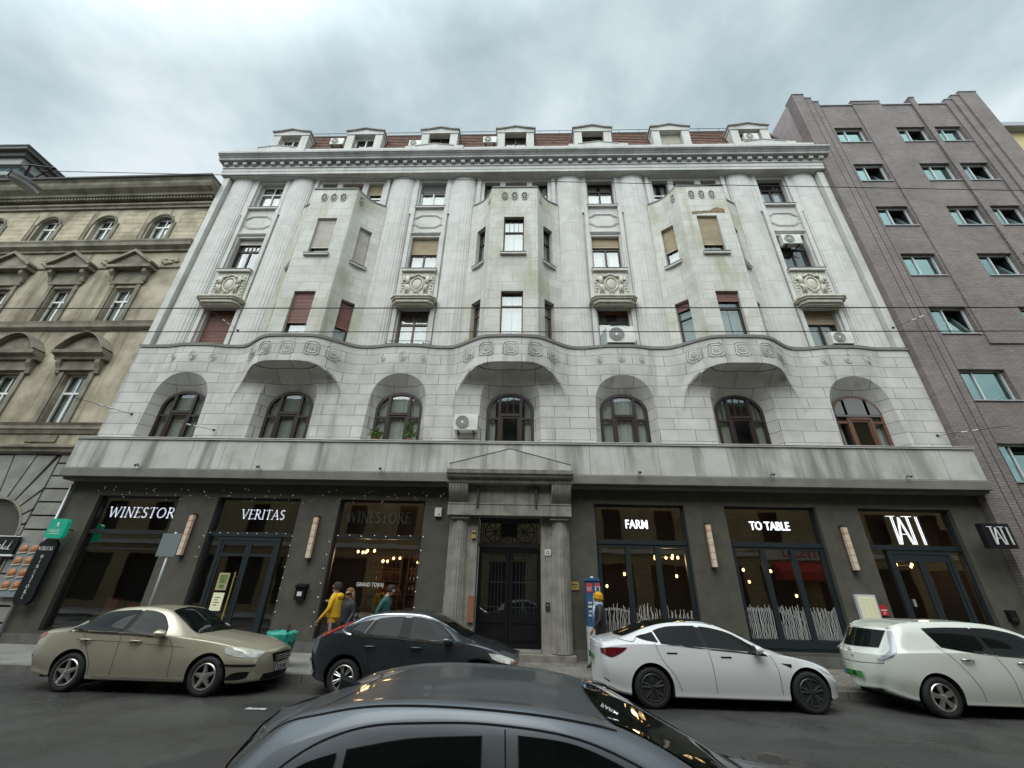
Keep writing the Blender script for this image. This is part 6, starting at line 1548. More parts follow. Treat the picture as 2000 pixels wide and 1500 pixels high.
    def strip(s, pts, w, name, m, side=-1, off=0.003, n=40, axis='y', parent=None, both=False):
        P = resample(pts, n); A, B = [], []
        for i, p in enumerate(P):
            a, b = P[max(i-1, 0)], P[min(i+1, n)]; d = Vector((b[0]-a[0], b[1]-a[1])).normalized(); nn = Vector((-d.y, d.x))*w/2
            A.append((p[0]+nn.x, p[1]+nn.y)); B.append((p[0]-nn.x, p[1]-nn.y))
        for sd_ in ((side, -side) if both else (side,)):
            G = []
            for a, b in zip(A, B):
                row = []
                for p in (a, b):
                    if axis == 'y': h = s.ray((p[0], sd_*3, p[1]), (0, -sd_, 0))
                    elif axis == 'z': h = s.ray((p[0], p[1]*(sd_ if both else 1), 3), (0, 0, -1))
                    else: h = s.ray((side*6, p[0]*(1 if not both else sd_), p[1]), (-side, 0, 0))
                    if h:
                        q, nr = h; ref = Vector((0, sd_, 0.2)) if axis == 'y' else Vector((0, 0, 1)) if axis == 'z' else Vector((side, 0, 0))
                        if nr.dot(ref) < 0: nr = -nr
                        row.append(q+nr*off+s.L)
                if len(row) == 2: G.append(row)
            if len(G) > 1: mb = MB(); mb.grid(G); r_ = mb.build(name, m, parent or s.t, smooth=True)
        return r_
    def at(s, x, z, side=-1):
        h = s.ray((x, side*3, z), (0, -side, 0)); return h[0] if h else Vector((x, side*0.85, z))
    def handle(s, x, z, m='chrome', side=-1, flush=False):
        p = s.at(x, z, side); mb = MB(); L_ = s.L
        if flush:
            mb.box(L_.x+x-0.10, L_.x+x+0.10, L_.y+p.y-0.006, L_.y+p.y+0.006, z-0.012, z+0.012)
        else:
            y = L_.y+p.y+side*0.0
            mb.tube([(L_.x+x-0.11, y, z), (L_.x+x-0.08, y+side*0.04, z+0.004), (L_.x+x, y+side*0.05, z+0.006), (L_.x+x+0.08, y+side*0.04, z+0.004), (L_.x+x+0.11, y, z)], 0.016, 7)
        h = mb.build('door_handle', m, s.t, smooth=True)
        if not flush:
            mb = MB(); mb.ball((L_.x+x, L_.y+p.y+side*0.001, z-0.008), 0.055, 1.3, 0.08, 0.55, 6); mb.build('handle_recess', 'car_trim', h, smooth=True)
    def mirror(s, x, z, m, side=-1, sz=1.0, fl=0.10):
        p = s.at(x, z-0.06, side); L_ = s.L; mb = MB(); y = p.y+side*fl
        G = []
        for i in range(9):
            t = i/8; r_ = math.sin(PI*min(0.97, 0.12+0.80*t)*0.62+0.15)
            hgt, wid = 0.072*sz*r_, 0.105*sz*r_
            cx = x+0.10-0.17*t
            G.append([(L_.x+cx, L_.y+y+wid*math.cos(2*PI*k/16), L_.z+z+hgt*math.sin(2*PI*k/16)) for k in range(17)])
        mb.grid(G); mb.add(G[0][:-1], [tuple(range(16))])
        o = mb.build('wing_mirror', m, s.t, smooth=True, angle=60)
        mb = MB(); mb.add([Vector(v)+Vector((-0.002, 0, 0)) for v in G[-1][:-1]], [tuple(range(16))]); mb.build('mirror_glass', 'chrome', o)
        mb = MB(); mb.tube([(L_.x+x-0.02, L_.y+p.y+side*-0.02, z-0.06), (L_.x+x-0.01, L_.y+y-side*0.03, z-0.045)], 0.022, 6); mb.build('mirror_arm', 'car_trim', o)
    def wheel(s, x, z, r_, tw, style, sy, rimc='rim_alloy', steer=0.0, yw=0.86):
        L_ = s.L; C = Vector((L_.x+x, L_.y+sy*yw, L_.z+z))
        w = bpy.data.objects.new('wheel', None); COL.objects.link(w); w.parent = s.t; w.location = C-L_; w.rotation_euler.z = steer; w.empty_display_size = 0.1
        def fin(mb, nm, m, sm=True, ang=40): return mb.build(nm, m, w, smooth=sm, angle=ang)
        R_ = r_*0.68; o_ = -sy   # outward is sy; profile h measured along y
        P = lambda prof: [(a, sy*b) for a, b in prof]
        m = MB(); m.lathe(P([(R_-0.01, -tw), (r_-0.045, -tw), (r_-0.012, -tw+0.02), (r_, -tw+0.05), (r_, -0.05), (r_-0.012, -0.018), (r_-0.05, 0.004), (R_+0.02, 0.0), (R_, -0.012)]), 56, C, axis='y'); fin(m, 'tyre', 'tyre')
        m = MB(); m.lathe(P([(R_, -0.010), (R_-0.012, 0.002), (R_-0.03, -0.004), (R_-0.045, -0.10), (R_-0.04, -tw+0.02)]), 56, C, axis='y')
        def spoke(a0, w0, w1, ra, rb, d0, d1, th=0.02):
            ca, sa = math.cos(a0), math.sin(a0)
            def q(r0, t, d): return (C.x+r0*ca-t*sa, C.y+sy*d, C.z+r0*sa+t*ca)
            vs = [q(ra, -w0, d0-th), q(ra, w0, d0-th), q(rb, w1, d1-th), q(rb, -w1, d1-th), q(ra, -w0, d0), q(ra, w0, d0), q(rb, w1, d1), q(rb, -w1, d1)]
            rm = (ra+rb)/2
            vs += [q(ra, 0, d0+0.012), q(rb, 0, d1+0.008)]
            m.add(vs, [(0, 1, 2, 3), (0, 4, 5, 1), (3, 2, 6, 7), (1, 5, 6, 2), (0, 3, 7, 4), (4, 8, 9, 7), (8, 5, 6, 9), (4, 5, 8), (7, 9, 6)])
        if style == 'five': [spoke(2*PI*k/5+0.4, 0.050, 0.018, 0.03, R_-0.015, -0.015, -0.012) for k in range(5)]
        if style == 'fiveb': [spoke(2*PI*k/5+0.4, 0.030, 0.050, 0.04, R_-0.015, -0.02, -0.012) for k in range(5)]
        if style == 'aero': [spoke(2*PI*k/5+0.4+dq, 0.02, 0.022, 0.05, R_-0.02, -0.012, -0.008) for k in range(5) for dq in (-0.18, 0.18)]
        if style == 'multi': [spoke(2*PI*k/7+dq, 0.014, 0.010, 0.04, R_-0.015, -0.02, -0.010) for k in range(7) for dq in (-0.13, 0.13)]
        m.lathe(P([(0.001, 0.004), (0.030, 0.002), (0.055, -0.012), (0.060, -0.05)]), 20, C, axis='y')
        for k in range(5): a = 2*PI*k/5+0.9; m.ball((C.x+0.042*math.cos(a), C.y+sy*-0.004, C.z+0.042*math.sin(a)), 0.007, 1, 1, 1, 4)
        fin(m, 'rim', rimc, True, 30)
        m = MB(); m.lathe(P([(0.001, -0.10), (R_-0.03, -0.10)]), 32, C, axis='y')
        if style == 'aero':
            for k in range(5):
                a = 2*PI*k/5+0.4+PI/5; pts = [(C.x+q*math.cos(a+d), C.y+sy*(-0.022), C.z+q*math.sin(a+d)) for q, d in ((0.07, -0.2), (0.07, 0.2), (R_-0.03, 0.36), (R_-0.02, 0), (R_-0.03, -0.36))]
                m.add(pts, [(0, 1, 2, 3, 4)])
        m.build('brake_disc' if style != 'aero' else 'wheel_cover', 'car_trim' if style != 'aero' else 'rim_dark', w)
    def plate(s, x, y, z, yaw_sign, txt, m='plate_white', tc='ink', w=0.50, h=0.11, tilt=0):
        L_ = s.L; g = bpy.data.objects.new('licence_plate', None); mb = MB()
        sx = yaw_sign
        mb.box(L_.x+x-0.006, L_.x+x+0.006, L_.y+y-w/2, L_.y+y+w/2, z-h/2, z+h/2); bpy.data.objects.remove(g)
        o = mb.build('licence_plate', m, s.t)
        mb = MB(); yb_ = L_.y+y+(-w/2 if sx > 0 else w/2)*1.0
        d = 1 if sx > 0 else -1
        mb.box(min(L_.x+x+sx*0.007, L_.x+x+sx*0.008), max(L_.x+x+sx*0.007, L_.x+x+sx*0.008), min(yb_, yb_+d*0.045), max(yb_, yb_+d*0.045), z-h/2, z+h/2); mb.build('country_band', 'plate_blue', o)
        text_obj(txt, 'characters', tc, o, L_.x+x+sx*0.009, L_.y+y+(-0.185 if sx > 0 else 0.185), z-0.038, 0.115, 0.78, 0.001, 0.002, rot=(PI/2, 0, PI/2 if sx > 0 else -PI/2))
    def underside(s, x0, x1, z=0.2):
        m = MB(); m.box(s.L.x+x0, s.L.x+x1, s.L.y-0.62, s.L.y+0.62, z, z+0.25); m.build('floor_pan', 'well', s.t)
def windows(c, polys, m='car_glass', trim=0.022):
    """polys: list of (bottom outline, top outline); black surround below, glass on top"""
    for A, B in polys:
        ctr = [(sum(p[0] for p in A+B)/len(A+B)), (sum(p[1] for p in A+B)/len(A+B))]
        ex = lambda Q: [(p[0]+math.copysign(min(trim, abs(p[0]-ctr[0])), p[0]-ctr[0]), p[1]+math.copysign(trim*0.7, p[1]-ctr[1])) for p in Q]
        for sd_ in (-1, 1):
            t = c.patch(ex(A), ex(B), 'window_surround', 'car_trim', side=sd_, off=0.003, nu=26, nv=7)
            c.patch(A, B, 'side_window', m, side=sd_, off=0.008, nu=26, nv=7)

# ---- gold saloon
KY = 10.16
gold = [(-1.00, .30, .66, .42, .76, .62, .74, .90, .60, .985, 1.00, .0),
        (-0.86, .27, .78, .38, .84, .60, .81, .93, .66, 1.00, 1.03, .0),
        (-0.45, .22, .84, .34, .89, .60, .86, .965, .68, 1.05, 1.08, -.02),
        (-0.18, .20, .86, .32, .905, .60, .875, .98, .64, 1.19, 1.22, -.04),
        (0.20, .20, .87, .30, .905, .60, .88, .99, .60, 1.345, 1.385, -.02),
        (0.60, .20, .87, .30, .905, .60, .88, .985, .585, 1.395, 1.45, .0),
        (1.05, .20, .87, .30, .905, .60, .88, .97, .585, 1.385, 1.455, .0),
        (1.38, .20, .87, .30, .905, .60, .88, .955, .60, 1.315, 1.40, .0),
        (1.72, .20, .87, .30, .905, .60, .875, .93, .66, 1.12, 1.22, .0),
        (2.02, .20, .87, .30, .905, .60, .865, .91, .72, .965, 1.045, .0),
        (2.45, .20, .86, .31, .90, .60, .85, .875, .70, .915, .975, .0),
        (2.90, .20, .84, .33, .885, .58, .82, .81, .64, .86, .91, .0),
        (3.22, .20, .78, .35, .83, .56, .76, .73, .56, .79, .83, .0),
        (3.42, .22, .68, .36, .72, .54, .66, .68, .46, .72, .75, .0)]
WG = [(-0.06, .325, .325, .385, .2), (2.64, .325, .325, .385, .2)]
c = Car('saloon_car', (-8.68, KY, 0), 'gold beige four door saloon parked at the kerb at the left', gold, 0.19, 0.22, 'paint_gold', WG, 'cars parked along the kerb')
windows(c, [([(0.07, 1.00), (0.35, 0.995), (0.68, 0.99)], [(-0.20, 1.17), (0.10, 1.30), (0.40, 1.35), (0.745, 1.365)]),
            ([(0.80, 0.985), (1.25, 0.965), (1.62, 0.945)], [(0.845, 1.365), (1.10, 1.345), (1.30, 1.27), (1.52, 1.12)])])
c.patch([(-0.36, 1.02), (0.05, 1.002)], [(-0.30, 1.055), (-0.14, 1.145)], 'side_window', 'car_glass', both=True, off=0.008)
for sd_ in (-1,):
    c.patch([(2.10, -.58), (2.16, -.3), (2.18, 0), (2.16, .3), (2.10, .58)], [(1.36, -.52), (1.31, -.3), (1.29, 0), (1.31, .3), (1.36, .52)], 'windscreen', 'car_glass', axis='z', off=0.006, nu=22, nv=14)
c.patch([(-0.62, -.52), (-0.66, 0), (-0.62, .52)], [(0.08, -.50), (0.12, 0), (0.08, .50)], 'rear_window', 'car_glass', axis='z', off=0.006, nu=18, nv=10)
c.strip([(-0.36, 1.005), (0.35, 0.978), (1.0, 0.962), (1.72, 0.915)], 0.014, 'window_trim', 'chrome', off=0.010, both=True)
for q in ([(-0.02, 0.985), (0.12, 0.80), (0.33, 0.50), (0.36, 0.30)], [(0.76, 0.98), (0.80, 0.6), (0.80, 0.30)], [(1.74, 0.92), (1.90, 0.7), (1.93, 0.30)]): c.strip(q, 0.008, 'door_seam', 'well', both=True)
c.strip([(-0.1, 0.86), (0.9, 0.84), (2.1, 0.78)], 0.006, 'crease_shade_line', 'well', off=0.002, both=True)  # black strip paints the shade line of the side crease
c.strip([(0.42, 0.27), (1.3, 0.265), (2.25, 0.26)], 0.02, 'sill_trim', 'chrome', off=0.004, both=True)
for x in (0.10, 1.10): c.handle(x, 0.865, 'paint_gold'); c.handle(x, 0.865, 'paint_gold', side=1)
c.mirror(1.60, 1.005, 'paint_gold'); c.mirror(1.60, 1.005, 'paint_gold', side=1)
for sd_ in (-1, 1):
    c.patch([(2.92, 0.70), (3.15, 0.645), (3.47, 0.625)], [(2.86, 0.795), (3.1, 0.79), (3.50, 0.70)], 'headlight', 'lens_clear', side=sd_, off=0.008, nu=20, nv=6)
    c.patch([(-1.03, 0.80), (-0.96, 0.84), (-0.86, 0.90)], [(-1.03, 0.92), (-0.92, 0.955), (-0.80, 0.955)], 'taillight', 'lens_red', side=sd_, off=0.008)
c.patch([(-.30, .52), (0, .51), (.30, .52)], [(-.36, .66), (0, .68), (.36, .66)], 'grille', 'car_trim', axis='x', side=1, off=0.008)
m = MB()
for q in range(3): m.box(c.L.x+3.62, c.L.x+3.66, c.L.y-0.30, c.L.y+0.30, 0.55+q*0.035, 0.56+q*0.035)
m.ball((c.L.x+3.665, c.L.y, 0.60), 0.035, 0.3, 1.4, 0.8, 6); m.build('grille_bars', 'chrome', c.t)
c.patch([(-.50, .24), (0, .23), (.50, .24)], [(-.46, .34), (0, .34), (.46, .34)], 'air_intake', 'car_trim', axis='x', side=1, off=0.006)
c.patch([(2.98, 0.27), (3.2, 0.27), (3.36, 0.30)], [(3.08, 0.36), (3.22, 0.40), (3.40, 0.40)], 'fog_lamp_recess', 'car_trim', both=True, off=0.006)
c.strip([(2.88, 0.515), (3.15, 0.51), (3.46, 0.50)], 0.035, 'bumper_strip', 'car_trim', off=0.008, both=True)
c.strip([(-1.02, 0.575), (-0.93, 0.57)], 0.04, 'bumper_strip', 'car_trim', off=0.006, both=True)
c.plate(3.665, 0, 0.42, 1, 'LXP-403')
for (x, z, r_, ar, tw) in WG:
    for sy in (-1, 1): c.wheel(x, z, r_, tw, 'five', sy, yw=0.885)
c.underside(-0.8, 3.3)

c.patch([(0.70, 0.99), (0.80, 0.985)], [(0.755, 1.36), (0.84, 1.36)], 'door_pillar', 'car_trim', both=True, off=0.006, nu=4)
# ---- dark hatchback
foc = [(-0.58, .32, .62, .45, .74, .62, .72, .92, .56, 1.00, 1.02, .04),
       (-0.44, .26, .78, .40, .85, .62, .80, .97, .60, 1.05, 1.08, .04),
       (-0.12, .20, .86, .32, .905, .62, .86, 1.02, .60, 1.18, 1.21, .02),
       (0.28, .19, .87, .30, .91, .62, .865, 1.03, .585, 1.33, 1.36, .0),
       (0.70, .19, .87, .30, .91, .62, .865, 1.025, .575, 1.405, 1.455, .0),
       (1.20, .19, .87, .30, .91, .62, .865, 1.00, .575, 1.42, 1.48, .0),
       (1.65, .19, .87, .30, .91, .62, .865, .975, .585, 1.38, 1.45, .0),
       (2.05, .19, .87, .30, .91, .62, .86, .95, .62, 1.22, 1.31, .0),
       (2.45, .19, .87, .30, .91, .62, .85, .92, .68, 1.02, 1.09, .0),
       (2.75, .19, .86, .31, .905, .62, .84, .89, .68, .94, .99, .0),
       (3.15, .20, .82, .33, .875, .60, .80, .80, .62, .85, .89, .0),
       (3.45, .22, .72, .36, .78, .58, .70, .68, .50, .73, .76, .0)]
WF = [(0.17, .32, .32, .385, .2), (2.81, .32, .32, .385, .2)]
c = Car('hatchback_car', (-3.69, 10.50, 0), 'dark grey five door hatchback parked in front of the stone portal', foc, 0.13, 0.14, 'paint_gunmetal', WF, 'cars parked along the kerb')
windows(c, [([(0.55, 1.04), (0.85, 1.025), (1.16, 1.01)], [(0.68, 1.31), (0.92, 1.345), (1.18, 1.355)]),
            ([(1.38, 0.995), (1.9, 0.965), (2.36, 0.925)], [(1.36, 1.355), (1.60, 1.34), (1.90, 1.25), (2.20, 1.07)])])
c.patch([(0.03, 1.12), (0.12, 1.07), (0.42, 1.045)], [(0.05, 1.145), (0.30, 1.245), (0.56, 1.30)], 'side_window', 'car_glass', both=True, off=0.008)
c.strip([(0.40, 1.345), (0.0, 1.15), (-0.02, 1.105), (0.10, 1.06), (0.5, 1.02), (1.3, 0.985), (2.4, 0.91)], 0.016, 'window_trim', 'chrome', off=0.010, both=True)
c.strip([(0.25, 1.30), (0.6, 1.385), (1.1, 1.41), (1.6, 1.385), (2.0, 1.26), (2.4, 1.05)], 0.012, 'roof_rail', 'chrome', off=0.006, both=True)
c.patch([(2.50, -.60), (2.56, -.3), (2.58, 0), (2.56, .3), (2.50, .60)], [(1.72, -.52), (1.67, -.3), (1.65, 0), (1.67, .3), (1.72, .52)], 'windscreen', 'car_glass', axis='z', off=0.006, nu=22, nv=14)
c.patch([(-0.28, -.46), (-0.32, 0), (-0.28, .46)], [(0.22, -.48), (0.22, 0), (0.22, .48)], 'rear_window', 'car_glass', axis='z', off=0.006, nu=18, nv=10)
for q in ([(0.47, 1.03), (0.55, 0.8), (0.66, 0.5), (0.68, 0.28)], [(1.27, 1.0), (1.29, 0.6), (1.27, 0.28)], [(2.46, 0.93), (2.44, 0.7), (2.42, 0.28)], [(-0.40, 0.96), (-0.44, 0.8), (-0.50, 0.62)]): c.strip(q, 0.009, 'door_seam', 'well', both=True)
for x in (0.62, 1.55): c.handle(x, 0.85, 'paint_gunmetal'); c.handle(x, 0.85, 'paint_gunmetal', side=1)
c.mirror(2.18, 0.99, 'paint_gunmetal'); c.mirror(2.18, 0.99, 'paint_gunmetal', side=1)
c.strip([(0.17+0.42*math.cos(PI*q/12), .33+0.42*math.sin(PI*q/12)) for q in range(13)], 0.045, 'arch_lip', 'paint_gunmetal', off=0.014, both=True)
c.strip([(2.81+0.42*math.cos(PI*q/12), .33+0.42*math.sin(PI*q/12)) for q in range(13)], 0.045, 'arch_lip', 'paint_gunmetal', off=0.014, both=True)
for sd_ in (-1, 1):
    c.patch([(3.06, 0.70), (3.25, 0.64), (3.50, 0.60)], [(2.98, 0.79), (3.25, 0.755), (3.50, 0.67)], 'headlight', 'lens_clear', side=sd_, off=0.008)
    c.patch([(3.40, 0.615), (3.50, 0.60)], [(3.42, 0.65), (3.51, 0.635)], 'indicator', 'terracotta', side=sd_, off=0.012, nu=4, nv=2)
    c.patch([(-0.42, 0.98), (-0.26, 1.05), (0.12, 1.24)], [(-0.38, 1.05), (-0.20, 1.13), (0.16, 1.27)], 'taillight', 'lens_red', side=sd_, off=0.008)
    c.patch([(-0.55, 0.36), (-0.48, 0.36)], [(-0.55, 0.42), (-0.46, 0.42)], 'reflector', 'lens_clear', side=sd_, off=0.006, nu=4, nv=2)
m = MB(); m.tube([(c.L.x+0.35, c.L.y, 1.44), (c.L.x+0.20, c.L.y, 1.60)], 0.008, 5); m.build('aerial', 'iron', c.t)
for (x, z, r_, ar, tw) in WF:
    for sy in (-1, 1): c.wheel(x, z, r_, tw, 'multi', sy, yw=0.885)
c.underside(-0.2, 3.3)

c.patch([(1.17, 1.01), (1.375, 0.995)], [(1.185, 1.35), (1.355, 1.35)], 'door_pillar', 'car_trim', both=True, off=0.006, nu=4)
c.patch([(0.44, 1.045), (0.54, 1.035)], [(0.58, 1.29), (0.67, 1.31)], 'door_pillar', 'car_trim', both=True, off=0.006, nu=4)
# ---- white fastback
tes = [(-0.86, .30, .66, .42, .76, .64, .76, .92, .66, 1.02, 1.045, .0),
       (-0.72, .24, .80, .36, .86, .62, .84, .95, .68, 1.045, 1.075, .0),
       (-0.40, .18, .87, .30, .915, .62, .885, .985, .66, 1.12, 1.15, .0),
       (0.0, .17, .885, .28, .925, .62, .90, 1.00, .62, 1.255, 1.285, .0),
       (0.40, .17, .885, .28, .925, .62, .90, 1.00, .595, 1.345, 1.385, .0),
       (0.85, .17, .885, .28, .925, .62, .90, .99, .585, 1.385, 1.435, .0),
       (1.25, .17, .885, .28, .925, .62, .90, .97, .585, 1.37, 1.43, .0),
       (1.65, .17, .885, .28, .925, .62, .90, .945, .60, 1.27, 1.345, .0),
       (2.00, .17, .885, .28, .925, .62, .895, .92, .64, 1.12, 1.21, .0),
       (2.35, .17, .885, .28, .925, .62, .89, .895, .70, .955, 1.04, .0),
       (2.70, .17, .88, .29, .925, .62, .885, .865, .72, .87, .90, .0),
       (3.05, .18, .86, .30, .91, .60, .86, .80, .68, .80, .825, .0),
       (3.32, .19, .80, .31, .85, .56, .79, .70, .60, .715, .735, .0),
       (3.50, .20, .68, .32, .72, .50, .64, .60, .46, .62, .635, .0)]
WT = [(0.0, .335, .335, .40, .23), (2.91, .335, .335, .40, .23)]
c = Car('fastback_car', (2.42, 10.46, 0), 'white fastback electric saloon with a black glass roof, parked right of the portal', tes, 0.14, 0.15, 'paint_pearl', WT, 'cars parked along the kerb')
windows(c, [([(0.27, 1.055), (0.70, 1.015), (1.03, 0.99)], [(0.18, 1.235), (0.45, 1.305), (0.75, 1.33), (0.99, 1.335)]),
            ([(1.17, 0.98), (1.70, 0.945), (2.22, 0.90)], [(1.12, 1.33), (1.40, 1.295), (1.70, 1.205), (2.05, 1.04)])])
c.patch([(-0.20, 1.135), (-0.05, 1.09), (0.20, 1.06)], [(-0.18, 1.15), (0.0, 1.19), (0.13, 1.225)], 'side_window', 'car_glass', both=True, off=0.008)
c.patch([(-0.42, -.52), (-0.47, -.3), (-0.50, 0), (-0.47, .3), (-0.42, .52)], [(0.90, -.56), (0.90, -.3), (0.90, 0), (0.90, .3), (0.90, .56)], 'rear_glass_roof', 'car_glass', axis='z', off=0.005, nu=22, nv=16)
c.patch([(0.92, -.56), (0.92, 0), (0.92, .56)], [(1.40, -.56), (1.42, 0), (1.40, .56)], 'front_glass_roof', 'car_glass', axis='z', off=0.005, nu=22, nv=8)
c.patch([(2.38, -.64), (2.46, -.3), (2.50, 0), (2.46, .3), (2.38, .64)], [(1.45, -.55), (1.45, -.3), (1.45, 0), (1.45, .3), (1.45, .55)], 'windscreen', 'car_glass', axis='z', off=0.005, nu=22, nv=14)
for q in ([(0.12, 1.05), (0.22, 0.8), (0.42, 0.55), (0.54, 0.30)], [(1.12, 0.985), (1.16, 0.7), (1.18, 0.28)], [(2.28, 0.91), (2.36, 0.7), (2.38, 0.30)], [(-0.55, 1.09), (-0.30, 1.06), (-0.2, 1.13)]): c.strip(q, 0.008, 'door_seam', 'well', both=True)
for x, z in ((0.42, 0.895), (1.44, 0.855)): c.handle(x, z, 'car_trim', flush=True); c.handle(x, z, 'car_trim', side=1, flush=True)
c.mirror(2.03, 1.00, 'paint_pearl', sz=1.05); c.mirror(2.03, 1.00, 'paint_pearl', side=1)
for sd_ in (-1, 1):
    c.patch([(-0.90, 0.85), (-0.72, 0.80), (-0.50, 0.90)], [(-0.90, 0.93), (-0.72, 0.96), (-0.42, 0.965)], 'taillight', 'lens_red_dark', side=sd_, off=0.007)
    c.patch([(3.22, 0.66), (3.38, 0.60)], [(3.12, 0.735), (3.40, 0.635)], 'headlight', 'lens_clear', side=sd_, off=0.007, nu=10)
    c.patch([(2.52, 0.76), (2.62, 0.72)], [(2.44, 0.785), (2.64, 0.775)], 'side_camera', 'car_trim', side=sd_, off=0.007, nu=6, nv=2)
    c.strip([(-0.86, 0.44), (-0.78, 0.40)], 0.02, 'reflector', 'car_trim', side=sd_, off=0.006, n=6)
c.patch([(3.42, -.62), (3.56, 0), (3.42, .62)], [(3.42, -.60), (3.54, 0), (3.42, .60)], 'front_seam', 'car_trim', axis='z', nu=6, nv=2)
c.strip([(-0.80, 0.31), (-0.6, 0.24), (-0.42, 0.215)], 0.05, 'rear_diffuser', 'car_trim', off=0.006, both=True)
h = c.ray((-6, 0, 0.74), (1, 0, 0)); c.plate(h[0].x-0.012, 0.0, 0.74, -1, 'AA 731', 'plate_green', 'ink')
for (x, z, r_, ar, tw) in WT:
    for sy in (-1, 1): c.wheel(x, z, r_, tw, 'aero', sy, 'rim_dark', yw=0.905)
c.underside(-0.6, 3.3)

c.patch([(1.04, 0.99), (1.16, 0.985)], [(0.995, 1.33), (1.115, 1.325)], 'door_pillar', 'car_trim', both=True, off=0.006, nu=4)
# ---- white hatchback at the right edge
lf = [(-0.74, .34, .46, .44, .56, .62, .58, .92, .50, 1.37, 1.41, .30),
      (-0.64, .28, .66, .38, .76, .60, .76, .95, .60, 1.41, 1.45, .30),
      (-0.42, .22, .80, .32, .87, .60, .86, .98, .64, 1.45, 1.49, .24),
      (0.10, .19, .86, .29, .905, .60, .885, 1.00, .635, 1.48, 1.53, .10),
      (0.60, .19, .86, .28, .905, .60, .88, 1.01, .63, 1.49, 1.555, .02),
      (1.10, .19, .86, .28, .905, .60, .88, 1.00, .62, 1.49, 1.56, .0),
      (1.60, .19, .86, .28, .905, .60, .88, .985, .62, 1.45, 1.53, .0),
      (2.05, .19, .86, .28, .905, .60, .88, .965, .63, 1.34, 1.43, .0),
      (2.50, .19, .86, .28, .905, .60, .875, .945, .67, 1.14, 1.23, .0),
      (2.90, .19, .85, .29, .90, .60, .86, .91, .68, .96, 1.02, .0),
      (3.20, .20, .80, .31, .86, .58, .80, .82, .60, .86, .90, .0),
      (3.42, .24, .66, .34, .72, .54, .66, .70, .46, .74, .76, .0)]
WL = [(-0.04, .325, .325, .385, .21), (2.70, .325, .325, .385, .21)]
c = Car('hatchback_car', (7.74, 10.46, 0), 'creamy white electric hatchback with a green number plate, cut by the right edge', lf, 0.22, 0.14, 'paint_cream', WL, 'cars parked along the kerb')
windows(c, [([(0.30, 1.125), (0.70, 1.06), (1.10, 1.02)], [(0.16, 1.40), (0.60, 1.425), (1.06, 1.43)]),
            ([(1.22, 1.015), (1.8, 0.985), (2.40, 0.955)], [(1.14, 1.43), (1.55, 1.415), (1.95, 1.32), (2.30, 1.14)])])
c.patch([(-.50, 1.05), (0, 1.04), (.50, 1.05)], [(-.52, 1.35), (0, 1.37), (.52, 1.35)], 'rear_window', 'car_glass', axis='x', side=-1, off=0.008, nu=18, nv=8)
c.patch([(2.95, -.60), (3.0, 0), (2.95, .60)], [(1.95, -.54), (1.92, 0), (1.95, .54)], 'windscreen', 'car_glass', axis='z', off=0.006, nu=18, nv=12)
for sd_ in (-1, 1):
    G = []; dg = Vector((-1, sd_*0.9, 0)).normalized(); pr = Vector((0.9, sd_*1, 0)).normalized()
    for z_, k0, k1 in resample3([(1.35, 0.02, 0.11), (1.20, 0.02, 0.12), (1.06, 0.02, 0.12), (0.99, -0.03, 0.10), (0.92, -0.13, 0.0), (0.84, -0.24, -0.20)], 6):
        row = []
        for q in range(13):
            o_ = Vector((-0.42, sd_*0.50, z_))+pr*(k0+(k1-k0)*q/12)+dg*3
            h = c.ray(o_, -dg)
            if h: row.append(h[0]+dg*0.022+c.L)
        if len(row) == 13: G.append(row)
    m = MB(); m.grid(G); m.build('taillight', 'lens_smoke', c.t, smooth=True)
m = MB(); m.prism([(c.L.x-0.42, 1.415), (c.L.x-0.40, 1.395), (c.L.x+0.1, 1.47), (c.L.x+0.1, 1.53)], 'y', c.L.y-0.56, c.L.y+0.56); o = m.build('roof_spoiler', 'paint_cream', c.t); bv = o.modifiers.new('b', 'BEVEL'); bv.width = 0.012; bv.segments = 2
c.strip([(-.60, .80), (-.3, .775), (0, .77), (.3, .775), (.60, .80)], 0.010, 'tailgate_seam', 'car_trim', axis='x', side=-1, off=0.004)
for sd_ in (-1, 1): c.strip([(sd_*.60, .80), (sd_*.60, .92)], 0.008, 'tailgate_seam', 'car_trim', axis='x', side=-1, off=0.004, n=6)
m = MB(); m.lathe([(0.001, 0), (0.042, 0.0), (0.045, -0.008)], 18, (0, 0, 0)); m = MB()
c.patch([(-.32, .36), (.32, .36)], [(-.34, .31), (.34, .31)], 'rear_valance', 'car_trim', axis='x', side=-1, off=0.006, nu=10, nv=2)
bz = MB(); h = c.ray((-6, 0, 0.97), (1, 0, 0)); px_ = h[0].x if h else -0.85
bz.lathe([(0.028, c.L.x+px_-0.016), (0.040, c.L.x+px_-0.020), (0.048, c.L.x+px_-0.012), (0.036, c.L.x+px_-0.006), (0.028, c.L.x+px_-0.016)], 20, (0, c.L.y+0.0, 0.965), axis='x'); bz.box(c.L.x+px_-0.020, c.L.x+px_-0.008, c.L.y-0.05, c.L.y+0.05, 0.958, 0.972); bz.build('emblem', 'galv', c.t, smooth=True, angle=40)
bz = MB(); bz.box(c.L.x+px_-0.045, c.L.x+px_-0.02, c.L.y-0.10, c.L.y+0.02, 0.86, 0.885); bz.build('boot_handle', 'galv', c.t)
for q in ([(0.20, 1.13), (0.45, 0.85), (0.66, 0.50), (0.70, 0.28)], [(1.16, 1.02), (1.30, 0.7), (1.34, 0.28)], [(2.46, 0.95), (2.44, 0.6), (2.40, 0.28)]): c.strip(q, 0.008, 'door_seam', 'well', both=True)
for x, z in ((0.62, 0.93), (1.62, 0.90)): c.handle(x, z, 'chrome'); c.handle(x, z, 'chrome', side=1)
